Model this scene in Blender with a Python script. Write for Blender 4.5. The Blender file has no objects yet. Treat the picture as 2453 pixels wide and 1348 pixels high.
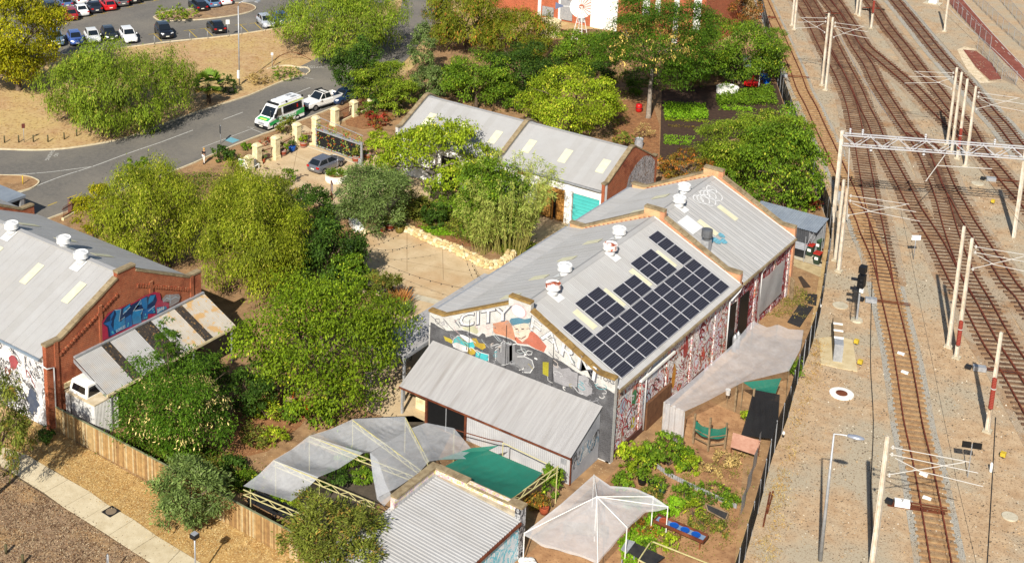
import bpy, math, random
import numpy as np
from mathutils import Vector, Matrix
random.seed(7)
S = bpy.context.scene
COL = S.collection
# ------------------------------------------------------------------ camera
FPX, CX, CY, CAMH = 3274.23, 917.43, 5.95, 52.0      # focal length and principal point of the photograph (px), flying height (m)
YAW, PITCH, ROLL = math.radians(-37.65385), math.radians(14.93018), math.radians(0.74529)
_r0 = Vector((math.cos(YAW), -math.sin(YAW), 0))
FW = Vector((math.sin(YAW)*math.cos(PITCH), math.cos(YAW)*math.cos(PITCH), -math.sin(PITCH)))
_u0 = _r0.cross(FW)
RT = math.cos(ROLL)*_r0 + math.sin(ROLL)*_u0
UP = -math.sin(ROLL)*_r0 + math.cos(ROLL)*_u0
cam = bpy.data.cameras.new('camera'); co = bpy.data.objects.new('camera', cam); COL.objects.link(co)
co.matrix_world = Matrix(((RT.x, UP.x, -FW.x, 0), (RT.y, UP.y, -FW.y, 0), (RT.z, UP.z, -FW.z, CAMH), (0, 0, 0, 1)))
cam.sensor_width = 36; cam.sensor_fit = 'HORIZONTAL'; cam.lens = 36*FPX/2453
cam.shift_x = (1226.5-CX)/2453; cam.shift_y = -(674-CY)/2453
cam.clip_start = 1; cam.clip_end = 3000
S.camera = co
# ------------------------------------------------------------------ light
SUN_EL, SUN_AZ = math.radians(37.5), math.radians(160)    # azimuth clockwise from +Y
SUNV = Vector((math.cos(SUN_EL)*math.sin(SUN_AZ), math.cos(SUN_EL)*math.cos(SUN_AZ), math.sin(SUN_EL)))
W = bpy.data.worlds.new('World'); S.world = W; W.use_nodes = True
nt = W.node_tree; nt.nodes.clear()
sky = nt.nodes.new('ShaderNodeTexSky'); sky.sky_type = 'NISHITA'; sky.sun_disc = False
sky.sun_elevation = SUN_EL; sky.sun_rotation = SUN_AZ
bg = nt.nodes.new('ShaderNodeBackground'); bg.inputs[1].default_value = 0.062
wo = nt.nodes.new('ShaderNodeOutputWorld')
nt.links.new(sky.outputs[0], bg.inputs[0]); nt.links.new(bg.outputs[0], wo.inputs[0])
sl = bpy.data.lights.new('sun', 'SUN'); sl.energy = 4.4; sl.angle = math.radians(0.53); sl.color = (1, 0.945, 0.86)
so = bpy.data.objects.new('sun', sl); COL.objects.link(so); so.rotation_euler = SUNV.to_track_quat('Z', 'Y').to_euler(); so.location = (0, 0, 80)
vs = S.view_settings; vs.view_transform = 'Standard'; vs.look = 'None'; vs.exposure = 0.7; vs.gamma = 1; vs.use_curve_mapping = False
S.cycles.max_bounces = 6; S.cycles.transparent_max_bounces = 16; S.cycles.diffuse_bounces = 3; S.cycles.glossy_bounces = 3

# ------------------------------------------------------------------ surveying helpers: where a point seen in the photograph stands on the ground (or at height z)
def G(px, py, z=0.0):
    d = FW + RT*((px-CX)/FPX) - UP*((py-CY)/FPX)
    t = (z-CAMH)/d.z
    return Vector((d.x*t, d.y*t, z))
def HT(base, px, py):
    """height of the point seen at (px, py) above the ground point base"""
    d = FW + RT*((px-CX)/FPX) - UP*((py-CY)/FPX)
    t = (base.x*d.x+base.y*d.y)/(d.x*d.x+d.y*d.y)
    return CAMH+d.z*t
def SC(p):
    """pixels of the photograph per metre at p"""
    return FPX/((Vector(p)-Vector((0, 0, CAMH))).dot(FW))
def Z1(x0, y0, pts, k=620/2453):
    return [(x0+a*k, y0+b*k) for a, b in pts]

# ------------------------------------------------------------------ mesh builder
class MB:
    def __init__(s): s.v = []; s.f = []; s.m = []
    def add(s, vs, fs, mi=0):
        o = len(s.v); s.v += [tuple(p) for p in vs]
        s.f += [tuple(i+o for i in f) for f in fs]; s.m += [mi]*len(fs); return s
    def box(s, x0, y0, z0, x1, y1, z1, mi=0):
        x0, x1 = sorted((x0, x1)); y0, y1 = sorted((y0, y1)); z0, z1 = sorted((z0, z1))
        return s.add([(x0,y0,z0),(x1,y0,z0),(x1,y1,z0),(x0,y1,z0),(x0,y0,z1),(x1,y0,z1),(x1,y1,z1),(x0,y1,z1)],
                     [(0,3,2,1),(4,5,6,7),(0,1,5,4),(1,2,6,5),(2,3,7,6),(3,0,4,7)], mi)
    def beam(s, p, q, w, h, mi=0, up=(0,0,1)):
        p = Vector(p); q = Vector(q); d = (q-p)
        if d.length < 1e-6: return s
        d.normalize(); up = Vector(up)
        if abs(d.dot(up)) > .98: up = Vector((1,0,0))
        a = d.cross(up).normalized(); b = a.cross(d).normalized()
        vs = []
        for c in (p, q):
            for i, j in ((-1,-1),(1,-1),(1,1),(-1,1)): vs.append(c+a*(i*w/2)+b*(j*h/2))
        return s.add(vs, [(0,3,2,1),(4,5,6,7),(0,1,5,4),(1,2,6,5),(2,3,7,6),(3,0,4,7)], mi)
    def tube(s, pts, r, n=8, mi=0, caps=True):
        pts = [Vector(p) for p in pts]
        if not hasattr(r, '__len__'): r = [r]*len(pts)
        rings = []; ref = Vector((0.31, 0.17, 0.93))
        for i, p in enumerate(pts):
            d = (pts[min(i+1, len(pts)-1)]-pts[max(i-1, 0)])
            if d.length < 1e-9: d = Vector((0,0,1))
            d.normalize()
            rf = ref if abs(d.dot(ref)) < .95 else Vector((1,0,0))
            a = d.cross(rf).normalized(); b = d.cross(a)
            rings.append([p+a*(r[i]*math.cos(2*math.pi*k/n))+b*(r[i]*math.sin(2*math.pi*k/n)) for k in range(n)])
        vs = [q for rg in rings for q in rg]; fs = []
        for i in range(len(pts)-1):
            for k in range(n):
                k2 = (k+1) % n; fs.append((i*n+k, i*n+k2, (i+1)*n+k2, (i+1)*n+k))
        if caps: fs += [tuple(range(n))[::-1], tuple(range((len(pts)-1)*n, len(pts)*n))]
        return s.add(vs, fs, mi)
    def lathe(s, prof, c=(0,0,0), n=16, mi=0):
        c = Vector(c); vs = []; fs = []
        for r, z in prof:
            for k in range(n):
                a = 2*math.pi*k/n; vs.append((c.x+r*math.cos(a), c.y+r*math.sin(a), c.z+z))
        for i in range(len(prof)-1):
            for k in range(n):
                k2 = (k+1) % n; fs.append((i*n+k, i*n+k2, (i+1)*n+k2, (i+1)*n+k))
        if prof[0][0] > 1e-4: fs.append(tuple(range(n))[::-1])
        if prof[-1][0] > 1e-4: fs.append(tuple(range((len(prof)-1)*n, len(prof)*n)))
        return s.add(vs, fs, mi)
    def prism(s, poly, z0, z1, mi=0):
        n = len(poly); a = sum(poly[i][0]*poly[(i+1)%n][1]-poly[(i+1)%n][0]*poly[i][1] for i in range(n))
        if a < 0: poly = poly[::-1]
        vs = [(p[0], p[1], z0) for p in poly]+[(p[0], p[1], z1) for p in poly]
        fs = [tuple(range(n))[::-1], tuple(range(n, 2*n))]+[(i, (i+1)%n, n+(i+1)%n, n+i) for i in range(n)]
        return s.add(vs, fs, mi)
    def extr(s, poly, off, mi=0):
        """any planar polygon thickened by the vector off"""
        n = len(poly); off = Vector(off); P = [Vector(p) for p in poly]
        vs = P+[p+off for p in P]
        return s.add(vs, [tuple(range(n))[::-1], tuple(range(n, 2*n))]+[(i, (i+1)%n, n+(i+1)%n, n+i) for i in range(n)], mi)
    def sheet(s, poly, z, mi=0):
        n = len(poly); a = sum(poly[i][0]*poly[(i+1)%n][1]-poly[(i+1)%n][0]*poly[i][1] for i in range(n))
        if a < 0: poly = poly[::-1]
        return s.add([(p[0], p[1], z) for p in poly], [tuple(range(n))], mi)
    def grid(s, fn, nu, nv, mi=0):
        vs = [fn(i/nu, j/nv) for j in range(nv+1) for i in range(nu+1)]
        return s.add(vs, [(j*(nu+1)+i, j*(nu+1)+i+1, (j+1)*(nu+1)+i+1, (j+1)*(nu+1)+i) for j in range(nv) for i in range(nu)], mi)
    def build(s, name, mats, parent=None, smooth=False, local=False):
        off = Vector((0,0,0))
        if parent is not None and not local:
            q = parent
            while q is not None: off += q.location; q = q.parent
        me = bpy.data.meshes.new(name)
        me.from_pydata([(p[0]-off.x, p[1]-off.y, p[2]-off.z) for p in s.v], [], s.f)
        if not isinstance(mats, (list, tuple)): mats = [mats]
        for m in mats: me.materials.append(m)
        if len(mats) > 1: me.polygons.foreach_set('material_index', s.m)
        if smooth: me.polygons.foreach_set('use_smooth', [True]*len(me.polygons))
        o = bpy.data.objects.new(name, me); COL.objects.link(o)
        if parent is not None: o.parent = parent
        return o
def tag(o, label, cat, group=None):
    o['label'] = label; o['category'] = cat
    if group: o['group'] = group
    return o
def thing(name, label, cat, loc=(0,0,0), rz=0, group=None):
    o = bpy.data.objects.new(name, None); COL.objects.link(o); o.empty_display_size = .3
    o.location = loc; o.rotation_euler = (0, 0, rz)
    return tag(o, label, cat, group)
def struct(o): o['kind'] = 'structure'; return o
def stuff(o, label=None, cat=None):
    o['kind'] = 'stuff'
    if label: o['label'] = label; o['category'] = cat
    return o
KIDS = {}
def copy_tree(o, parent=None):
    c = o.copy(); COL.objects.link(c)
    if parent is not None: c.parent = parent
    for ch in [x for x in o.children]: copy_tree(ch, c)
    return c
def place(o, parent, name, loc, rz=0, mesh=None):
    """another piece sharing mesh data"""
    c = bpy.data.objects.new(name, mesh or o.data); COL.objects.link(c); c.parent = parent
    c.location = Vector(loc)-(parent.location if parent else Vector()); c.rotation_euler = (0,0,rz); return c

# ------------------------------------------------------------------ materials
def lin(c):
    c = c/255; return c/12.92 if c <= .04045 else ((c+.055)/1.055)**2.4
def C(r, g, b, k=1.0): return (lin(r)*k, lin(g)*k, lin(b)*k, 1)
MATS = {}
def nodes(name):
    m = bpy.data.materials.new(name); m.use_nodes = True; nt = m.node_tree
    b = nt.nodes['Principled BSDF']; MATS[name] = m
    b.inputs['Specular IOR Level'].default_value = .3
    return m, nt, b
def N(nt, t, **kw):
    n = nt.nodes.new(t)
    for k, v in kw.items():
        if k.startswith('i_'): n.inputs[int(k[2:])].default_value = v
        else: setattr(n, k, v)
    return n
def mix(nt, fac, a, b, mode='MIX'):
    n = nt.nodes.new('ShaderNodeMix'); n.data_type = 'RGBA'; n.blend_type = mode
    for idx, v in ((0, fac), (6, a), (7, b)):
        if hasattr(v, 'links') or hasattr(v, 'is_linked'): nt.links.new(v, n.inputs[idx])
        else: n.inputs[idx].default_value = v
    return n.outputs[2]
def coords(nt, world=True):
    if world: return nt.nodes.new('ShaderNodeNewGeometry').outputs['Position']
    return nt.nodes.new('ShaderNodeTexCoord').outputs['Object']
def noise(nt, vec, scale, detail=6, rough=.6, lo=.35, hi=.65, dist=0):
    n = N(nt, 'ShaderNodeTexNoise'); n.inputs['Scale'].default_value = scale; n.inputs['Detail'].default_value = detail
    n.inputs['Roughness'].default_value = rough; n.inputs['Distortion'].default_value = dist
    nt.links.new(vec, n.inputs['Vector'])
    r = N(nt, 'ShaderNodeMapRange'); r.inputs[1].default_value = lo; r.inputs[2].default_value = hi
    nt.links.new(n.outputs[0], r.inputs[0]); return r.outputs[0]
def bump(nt, b, h, strength, dist=.02):
    n = N(nt, 'ShaderNodeBump'); n.inputs['Strength'].default_value = strength; n.inputs['Distance'].default_value = dist
    nt.links.new(h, n.inputs['Height']); nt.links.new(n.outputs[0], b.inputs['Normal'])
def pm(name, c1, c2=None, sc=3, rough=.85, metal=0, bmp=0, c3=None, sc3=.25, lo3=.5, hi3=.75, world=True, lo=.35, hi=.65, spec=.3, c4=None, sc4=25, lo4=.55, hi4=.7, bsc=None):
    """procedural colour: two tones by noise, a third in broad patches, a fourth in fine specks"""
    m, nt, b = nodes(name); v = coords(nt, world)
    c2 = c2 or tuple(x*.8 for x in c1[:3])+(1,)
    col = mix(nt, noise(nt, v, sc, 8, .65, lo, hi), c1, c2)
    if c3: col = mix(nt, noise(nt, v, sc3, 5, .6, lo3, hi3), col, c3)
    if c4: col = mix(nt, noise(nt, v, sc4, 3, .5, lo4, hi4), col, c4)
    nt.links.new(col, b.inputs['Base Color'])
    b.inputs['Roughness'].default_value = rough; b.inputs['Metallic'].default_value = metal
    b.inputs['Specular IOR Level'].default_value = spec
    if bmp: bump(nt, b, noise(nt, v, bsc or sc*3, 6, .7, 0, 1), bmp)
    return m
def brickm(name, c1, c2, mortar, scale=1.0, w=.24, h=.086, ms=.012, c3=None):
    m, nt, b = nodes(name); v = coords(nt)
    s = N(nt, 'ShaderNodeSeparateXYZ'); nt.links.new(v, s.inputs[0])
    a = N(nt, 'ShaderNodeMath', operation='ADD'); nt.links.new(s.outputs[0], a.inputs[0]); nt.links.new(s.outputs[1], a.inputs[1])
    cb = N(nt, 'ShaderNodeCombineXYZ'); nt.links.new(a.outputs[0], cb.inputs[0]); nt.links.new(s.outputs[2], cb.inputs[1])
    t = N(nt, 'ShaderNodeTexBrick'); nt.links.new(cb.outputs[0], t.inputs['Vector'])
    t.inputs['Color1'].default_value = c1; t.inputs['Color2'].default_value = c2; t.inputs['Mortar'].default_value = mortar
    t.inputs['Scale'].default_value = 1; t.inputs['Mortar Size'].default_value = ms; t.inputs['Brick Width'].default_value = w; t.inputs['Row Height'].default_value = h
    t.inputs['Bias'].default_value = -.2
    col = t.outputs[0]
    if c3: col = mix(nt, noise(nt, v, .7, 6, .65, .5, .75), col, c3)
    col = mix(nt, noise(nt, v, 2.2, 6, .6, .3, .8), col, mix(nt, .35, col, (0.02,.015,.012,1)))
    nt.links.new(col, b.inputs['Base Color']); b.inputs['Roughness'].default_value = .9
    inv = N(nt, 'ShaderNodeMath', operation='SUBTRACT'); inv.inputs[0].default_value = 1; nt.links.new(t.outputs[1], inv.inputs[1])
    bump(nt, b, inv.outputs[0], .5, .01)
    return m
def glassm(name, c, rough=.08):
    m, nt, b = nodes(name); b.inputs['Base Color'].default_value = c; b.inputs['Roughness'].default_value = rough
    b.inputs['Specular IOR Level'].default_value = .6; return m
def netm(name, c, alpha, sc=30):
    """woven shade net: threads with open gaps, lets part of the light through"""
    m, nt, b = nodes(name); v = coords(nt)
    nt.links.new(mix(nt, noise(nt, v, .9, 5, .6, .3, .7), c, tuple(x*.88 for x in c[:3])+(1,)), b.inputs['Base Color'])
    b.inputs['Roughness'].default_value = .8
    r = N(nt, 'ShaderNodeMapRange'); r.inputs[1].default_value = 0; r.inputs[2].default_value = 1; r.inputs[3].default_value = alpha-.06; r.inputs[4].default_value = alpha+.06
    nt.links.new(noise(nt, v, 1.6, 4, .6, .3, .7, 1.5), r.inputs[0])
    tr = N(nt, 'ShaderNodeBsdfTransparent'); tl = N(nt, 'ShaderNodeBsdfTranslucent'); tl.inputs[0].default_value = c
    m1 = N(nt, 'ShaderNodeMixShader'); m1.inputs[0].default_value = .35; nt.links.new(b.outputs[0], m1.inputs[1]); nt.links.new(tl.outputs[0], m1.inputs[2])
    m2 = N(nt, 'ShaderNodeMixShader'); nt.links.new(r.outputs[0], m2.inputs[0]); nt.links.new(tr.outputs[0], m2.inputs[1]); nt.links.new(m1.outputs[0], m2.inputs[2])
    nt.links.new(m2.outputs[0], nt.nodes['Material Output'].inputs[0]); return m
def leafm(name, trans=.17, rough=.6):
    m, nt, b = nodes(name)
    a = N(nt, 'ShaderNodeVertexColor', layer_name='Col')
    nt.links.new(a.outputs[0], b.inputs['Base Color']); b.inputs['Roughness'].default_value = rough; b.inputs['Specular IOR Level'].default_value = .15
    tl = N(nt, 'ShaderNodeBsdfTranslucent'); nt.links.new(mix(nt, 1.0, a.outputs[0], (1.25,1.2,.6,1), 'MULTIPLY'), tl.inputs[0])
    m1 = N(nt, 'ShaderNodeMixShader'); m1.inputs[0].default_value = trans; nt.links.new(b.outputs[0], m1.inputs[1]); nt.links.new(tl.outputs[0], m1.inputs[2])
    nt.links.new(m1.outputs[0], nt.nodes['Material Output'].inputs[0]); return m
LEAF = leafm('leaf')
WHITE = pm('white_paint', C(238,236,230,.95), C(222,219,210,.92), 2, .6, world=False)
CREAM = pm('cream_render', C(236,222,180,.9), C(214,196,150,.85), 2.5, .85, c3=C(170,150,110,.8), sc3=1.2, lo3=.55, hi3=.8)
GALV = pm('galvanised_steel', C(190,192,194,.8), C(165,168,172,.75), 4, .45, .3)
DARK = pm('dark_metal', C(38,38,40), C(28,28,30), 5, .5, world=False)
BLACK = pm('black_plastic', C(18,18,19), C(24,24,25), 8, .5, world=False)
RUST = pm('rusty_steel', C(112,58,34,.9), C(78,40,26,.85), 6, .9, c3=C(140,82,50,.9), sc3=1.5)
WOOD = pm('weathered_timber', C(150,128,98,.8), C(112,92,68,.75), 5, .9, c3=C(172,150,118,.8), sc3=1.5)
CONC = pm('concrete', C(206,196,172,.85), C(188,178,154,.82), 3, .9, c3=C(168,156,130,.8), sc3=.6, bmp=.1)
YELLOW = pm('yellow_paint', C(214,184,60,.85), C(190,160,50,.8), 6, .7)
ROADWHITE = pm('road_marking_paint', C(214,212,204,.85), C(180,178,170,.75), 9, .8, c3=C(120,118,112,.6), sc3=5, lo3=.55, hi3=.7)
TERRA = pm('terracotta', C(176,88,54,.85), C(150,70,42,.8), 4, .8, world=False)
def flat(name, c, rough=.6, metal=0, world=False): return pm(name, c, tuple(x*.9 for x in c[:3])+(1,), 4, rough, metal, world=world)
# lettering laid on a surface: a thin mesh from the built-in font
def text_mesh(body, size, mat, name='lettering', parent=None, loc=(0,0,0), xdir=(1,0,0), ydir=(0,0,1), depth=.004, sx=1.0, bold=0, shear=0):
    cu = bpy.data.curves.new(name, 'FONT'); cu.body = body; cu.size = size; cu.extrude = depth; cu.offset = bold; cu.shear = shear
    cu.align_x = 'CENTER'; cu.align_y = 'CENTER'; cu.resolution_u = 2
    to = bpy.data.objects.new(name, cu); COL.objects.link(to)
    dg = bpy.context.evaluated_depsgraph_get(); dg.update()
    me = bpy.data.meshes.new_from_object(to.evaluated_get(dg)); bpy.data.objects.remove(to); bpy.data.curves.remove(cu)
    xd = Vector(xdir).normalized(); yd = Vector(ydir).normalized(); zd = xd.cross(yd)
    off = Vector((0,0,0)); q = parent
    while q is not None: off += q.location; q = q.parent
    L = Vector(loc)-off
    me.transform(Matrix(((xd.x*sx, yd.x, zd.x, L.x), (xd.y*sx, yd.y, zd.y, L.y), (xd.z*sx, yd.z, zd.z, L.z), (0,0,0,1))))
    me.materials.clear(); me.materials.append(mat)
    o = bpy.data.objects.new(name, me); COL.objects.link(o); o.parent = parent; return o
def smooth_line(pts, n=8):
    P = [Vector(p) for p in pts]; out = []
    for i in range(len(P)-1):
        p0 = P[max(i-1, 0)]; p1 = P[i]; p2 = P[i+1]; p3 = P[min(i+2, len(P)-1)]
        for k in range(n):
            t = k/n
            out.append(.5*((2*p1)+(p2-p0)*t+(2*p0-5*p1+4*p2-p3)*t*t+(3*p1-p0-3*p2+p3)*t**3))
    out.append(P[-1]); return out
def strip(mb, pts, w, z, h=0, mi=0, closed=False):
    """a ribbon (h=0) or kerb-like bar along a ground polyline"""
    P = [Vector((p[0], p[1], 0)) for p in pts]; n = len(P); L = []; Rr = []
    for i in range(n):
        a = P[(i-1) % n] if closed else P[max(i-1, 0)]; b = P[(i+1) % n] if closed else P[min(i+1, n-1)]
        d = (b-a).normalized(); nn = Vector((-d.y, d.x, 0)); L.append(P[i]+nn*w/2); Rr.append(P[i]-nn*w/2)
    segs = n if closed else n-1
    for i in range(segs):
        j = (i+1) % n
        if h == 0: mb.add([(Rr[i].x,Rr[i].y,z),(Rr[j].x,Rr[j].y,z),(L[j].x,L[j].y,z),(L[i].x,L[i].y,z)], [(0,1,2,3)], mi)
        else:
            vs = [(q.x,q.y,zz) for zz in (z, z+h) for q in (Rr[i], Rr[j], L[j], L[i])]
            fs = [(4,5,6,7),(0,1,5,4),(2,3,7,6)]
            if not closed and i == 0: fs.append((3,0,4,7))
            if not closed and i == segs-1: fs.append((1,2,6,5))
            mb.add(vs, fs, mi)
    return mb
def offset_line(pts, d):
    P = [Vector((p[0], p[1], 0)) for p in pts]; out = []
    for i in range(len(P)):
        a = P[max(i-1, 0)]; b = P[min(i+1, len(P)-1)]; t = (b-a).normalized(); out.append(P[i]+Vector((-t.y, t.x, 0))*d)
    return out
# ================================================================== the ground
def P2(pts): return [G(*p) for p in pts]
M_TERR = pm('dry_sandy_ground', C(206,178,128,.8), C(180,146,98,.75), .9, .95, c3=C(214,190,120,.8), sc3=.18, c4=C(146,112,76,.7), sc4=5, lo4=.55, hi4=.75, bmp=.3)
M_VERGE = pm('dry_grass', C(210,178,132,.76), C(190,150,106,.74), .8, .95, c3=C(210,184,120,.76), sc3=.12, lo3=.45, hi3=.7, c4=C(150,112,70,.7), sc4=3, lo4=.52, hi4=.75, bmp=.4)
M_MULCH = pm('leaf_litter', C(180,150,118,.66), C(142,114,88,.62), 1.6, .95, c3=C(190,150,98,.75), sc3=.3, c4=C(214,186,140,.8), sc4=9, lo4=.6, hi4=.68, bmp=.6)
M_STRAW = pm('straw_verge', C(208,174,112,.74), C(172,132,80,.7), 1.8, .95, c3=C(190,146,82,.8), sc3=.4, c4=C(226,200,140,.9), sc4=8, lo4=.57, hi4=.68, bmp=.6)
M_SOIL = pm('farm_soil', C(188,150,108,.66), C(150,116,82,.62), 1.2, .95, c3=C(200,156,106,.7), sc3=.25, c4=C(214,186,142,.72), sc4=7, lo4=.62, hi4=.72, bmp=.5)
M_ASPH = pm('asphalt', C(150,144,134,.55), C(128,124,118,.55), 2.5, .92, c3=C(160,152,138,.6), sc3=.12, lo3=.4, hi3=.7, c4=C(110,106,100,.5), sc4=20, bmp=.15)
M_YARD = pm('courtyard_concrete', C(220,196,158,.76), C(204,178,138,.74), .7, .9, c3=C(190,150,104,.8), sc3=.18, lo3=.5, hi3=.8, c4=C(168,140,106,.7), sc4=6, lo4=.62, hi4=.74, bmp=.1)
M_RAILY = pm('rail_yard_dirt', C(208,181,145,.78), C(188,155,118,.74), 1.1, .95, c3=C(190,176,150,.74), sc3=.16, lo3=.44, hi3=.58, c4=C(150,124,98,.7), sc4=11, lo4=.55, hi4=.68, bmp=.5)
M_BALL = pm('ballast_gravel', C(200,182,156,.76), C(176,154,126,.72), 9, .95, c3=C(178,138,98,.72), sc3=.35, lo3=.48, hi3=.65, c4=C(96,86,76,.6), sc4=16, lo4=.56, hi4=.66, bmp=.8)
M_BALLG = pm('grey_ballast_gravel', C(196,190,176,.78), C(166,160,146,.74), 10, .95, c3=C(190,166,132,.75), sc3=.3, lo3=.5, hi3=.7, c4=C(92,88,82,.6), sc4=16, lo4=.55, hi4=.66, bmp=.8)
M_KERB = pm('kerb_concrete', C(222,208,176,.85), C(200,184,150,.8), 2, .9)
def ground(name, pts, z, m, extra=()):
    mb = MB(); mb.sheet([(p.x, p.y) for p in (P2(pts) if pts and not hasattr(pts[0], 'x') else pts)], z)
    return struct(mb.build(name, m))
struct(MB().sheet([(-900,-300),(500,-300),(500,1000),(-900,1000)], -.06).build('ground', M_TERR))
# railway corridor: everything beyond the black boundary fence
FENCE = [G(1745,1460), G(1781,1348), G(1827,1185), G(1850,1095), G(1886,1005), G(1908,923), G(1955,796), G(1977,670), G(1987,555), G(1940,420), G(1890,280), G(1855,180), G(1840,100), G(1815,0), G(1795,-90)]
yard = [(p.x, p.y) for p in FENCE]
mb = MB(); mb.sheet([(-22,40)]+yard+[(-130,330),(60,330),(60,40)], -.03); struct(mb.build('rail_yard', M_RAILY))
# verge north of the road, car park, road
Rtop = [(-260,372),(-60,362),(0,359),(60,361),(121,360),(177,355),(268,340),(329,323),(430,285),(526,253),(600,229),(676,197),(730,180)]
Rbot = [(106,528),(202,492),(440,400.6),(503,373),(600,333),(749,278),(840,240)]
verge = P2([(-420,300)]+Rtop)+P2([(760,168),(800,120),(760,52),(700,62)])+P2([(531,88.5),(296,115),(100,136),(-420,180)])
ground('verge', verge, -.02, M_VERGE)
cpk = P2([(700,62),(531,88.5),(296,115),(100,136),(-420,180),(-420,-160),(900,-160),(990,-20),(900,20)])
ground('car_park', cpk, -.016, M_ASPH)
far = P2([(840,240),(920,200),(960,150),(985,110),(1020,60),(1030,-20),(960,-20),(940,40),(915,110),(860,130),(800,150),(746,146),(709,164),(734,179)])
road = P2(Rtop)+P2([(734,179),(709,164),(746,146),(800,118),(870,110),(930,70),(960,20),(975,-60),(1120,-60),(1040,60),(985,130),(930,190),(840,240)])+P2(Rbot[::-1])+P2([(20,562),(-150,632),(-600,780),(-900,560),(-600,420)])
ground('road', road, 0, M_ASPH)
for nm, ln, d in (('kerb', Rtop, .08), ('kerb', [(20,562)]+Rbot+[(870,226),(930,190)], -.08), ('kerb', [(20,146),(296,115),(404,101),(531,88.5),(620,76),(700,62)], 0), ('kerb', [(734,179),(742,172),(735,163),(715,162),(690,158),(664,160),(640,166)], 0)):
    pl = smooth_line(P2(ln), 4); mb = MB(); strip(mb, offset_line(pl, d), .17, -.01, .13); struct(mb.build(nm, M_KERB))
# kerbed islands
def island(pts, m, nm='traffic_island'):
    pl = smooth_line(P2(pts)+[G(*pts[0])], 5)[:-1]
    mb = MB(); mb.sheet([(p.x, p.y) for p in pl], .09); o = struct(mb.build(nm, m))
    k = MB(); strip(k, pl, .16, -.01, .13, closed=True); k.build('kerb', M_KERB, o); return o
island([(368,42),(385,50),(430,50),(480,48),(540,41),(590,32),(612,22),(600,12),(560,8),(470,22),(400,28)], M_MULCH)
island([(-160,425),(-60,418),(0,421),(60,423),(88,432),(92,440),(75,452),(40,462),(-60,490),(-190,520)], M_SOIL)
# painted road markings (each mark a thin sheet)
def mark(pts, w, name='road_marking', m=None, z=.005):
    mb = MB(); strip(mb, smooth_line(P2(pts), 3) if len(pts) > 2 else P2(pts), w, z); return struct(mb.build(name, m or ROADWHITE))
mark([(47,462),(140,425),(222,399),(300,370),(385,341)], .13)
mark([(385,341),(462,312)], .13)
mark([(0,420),(60,417),(130,411),(222,399)], .12)
for a, b in (((534,287),(582,269)), ((703,226),(743,210))): mark([a, b], .12)
for a, b in (((219,453),(258,440)), ((161,475),(183,467)), ((114,493),(137,484))): mark([a, b], .12, m=YELLOW)
for a, b in (((483,354),(605,308)), ((592,305),(609,306)), ((603,309),(632,320)), ((727,186),(752,190)), ((960,105),(990,113))): mark([a, b], .09)
mk = MB(); mk.sheet([(p.x,p.y) for p in P2([(537,336),(553,329),(574,336),(557,343)])], .009); struct(mk.build('road_marking', flat('parking_blue', C(120,178,190,.8))))
text_mesh('NO\nSTANDING', .62, ROADWHITE, 'road_lettering', None, G(127,371)+Vector((0,0,.008)), (.61,-.79,0), (.79,.61,0), .001)
text_mesh('NO\nSTANDING', .62, ROADWHITE, 'road_lettering', None, G(746,161)+Vector((0,0,.008)), (.62,.78,0), (-.78,.62,0), .001)
for o in [x for x in COL.objects if x.name.startswith('road_lettering')]: struct(o)
# car park bay lines
for x, y in ((368,85),(452,76),(490,72),(575,63),(610,59),(640,56)):
    mark([(x-12,y-2),(x+16,y-5)], .1, m=YELLOW); mark([(x,y-4),(x+20,y+15)], .1, m=YELLOW)
for x, y in ((160,55),(193,48),(222,41),(250,34),(282,26),(312,19),(340,11),(372,4)): mark([(x-9,y),(x+9,y-3)], .1, m=YELLOW); mark([(x,y-1),(x-14,y-14)], .1, m=YELLOW)
# ------------------------------------------------ lower left: footpath of concrete slabs, straw verge, leaf litter
ground('straw_verge', P2([(0,1075),(60,1010),(133,1030),(360,1160),(560,1258),(780,1348),(860,1420),(560,1440),(430,1319),(126,1123)]), -.02, M_STRAW)
ground('leaf_litter_ground', P2([(-200,1000),(40,1000),(60,1012),(0,1077),(-30,1110),(71,1162),(361,1348),(470,1440),(-100,1500)]), -.024, M_MULCH)
fp = struct(MB().sheet([(p.x,p.y) for p in P2([(20,1082),(126,1123),(430,1319),(560,1402),(470,1420),(361,1348),(71,1162),(-40,1098)])], -.012).build('footpath', flat('path_bed', C(120,104,82,.6), .95)))
Ls = [(-60,1086),(10,1120),(106,1180),(152,1214),(200,1244),(260,1282),(316,1319),(387,1364),(450,1404)]
Rs = [(-10,1064),(66,1090),(164,1148),(217,1178),(258,1208),(321,1244),(374,1282),(432,1317),(505,1362)]
M_SLAB = pm('footpath_concrete', C(216,202,170,.85), C(204,188,154,.82), 1.4, .9, c4=C(170,154,124,.7), sc4=9, lo4=.64, hi4=.72, bmp=.1, c3=C(190,172,136,.8), sc3=.5)
for i in range(len(Ls)-1):
    q = P2([Ls[i], Ls[i+1], Rs[i+1], Rs[i]]); c = sum(q, Vector())/4
    mb = MB(); mb.prism([((p-c)*.985+c)[:2] for p in q], -.02, .02+random.uniform(-.006,.006)); mb.build('path_slab', M_SLAB, fp)
man = thing('manhole_cover', 'dark square manhole cover set in the concrete footpath', 'manhole cover', G(266,1225))
c = G(266,1225); d = (G(361,1348)-G(71,1162)).normalized(); n = Vector((-d.y,d.x,0))
MB().prism([(c+d*a*.42+n*b*.42)[:2] for a, b in ((-1,-1),(1,-1),(1,1),(-1,1))], .0, .034).build('frame', DARK, man)
MB().lathe([(.33,.0),(.33,.042),(.06,.045)], c, 20).build('lid', pm('cover_concrete', C(150,132,108,.7)), man)
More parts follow.
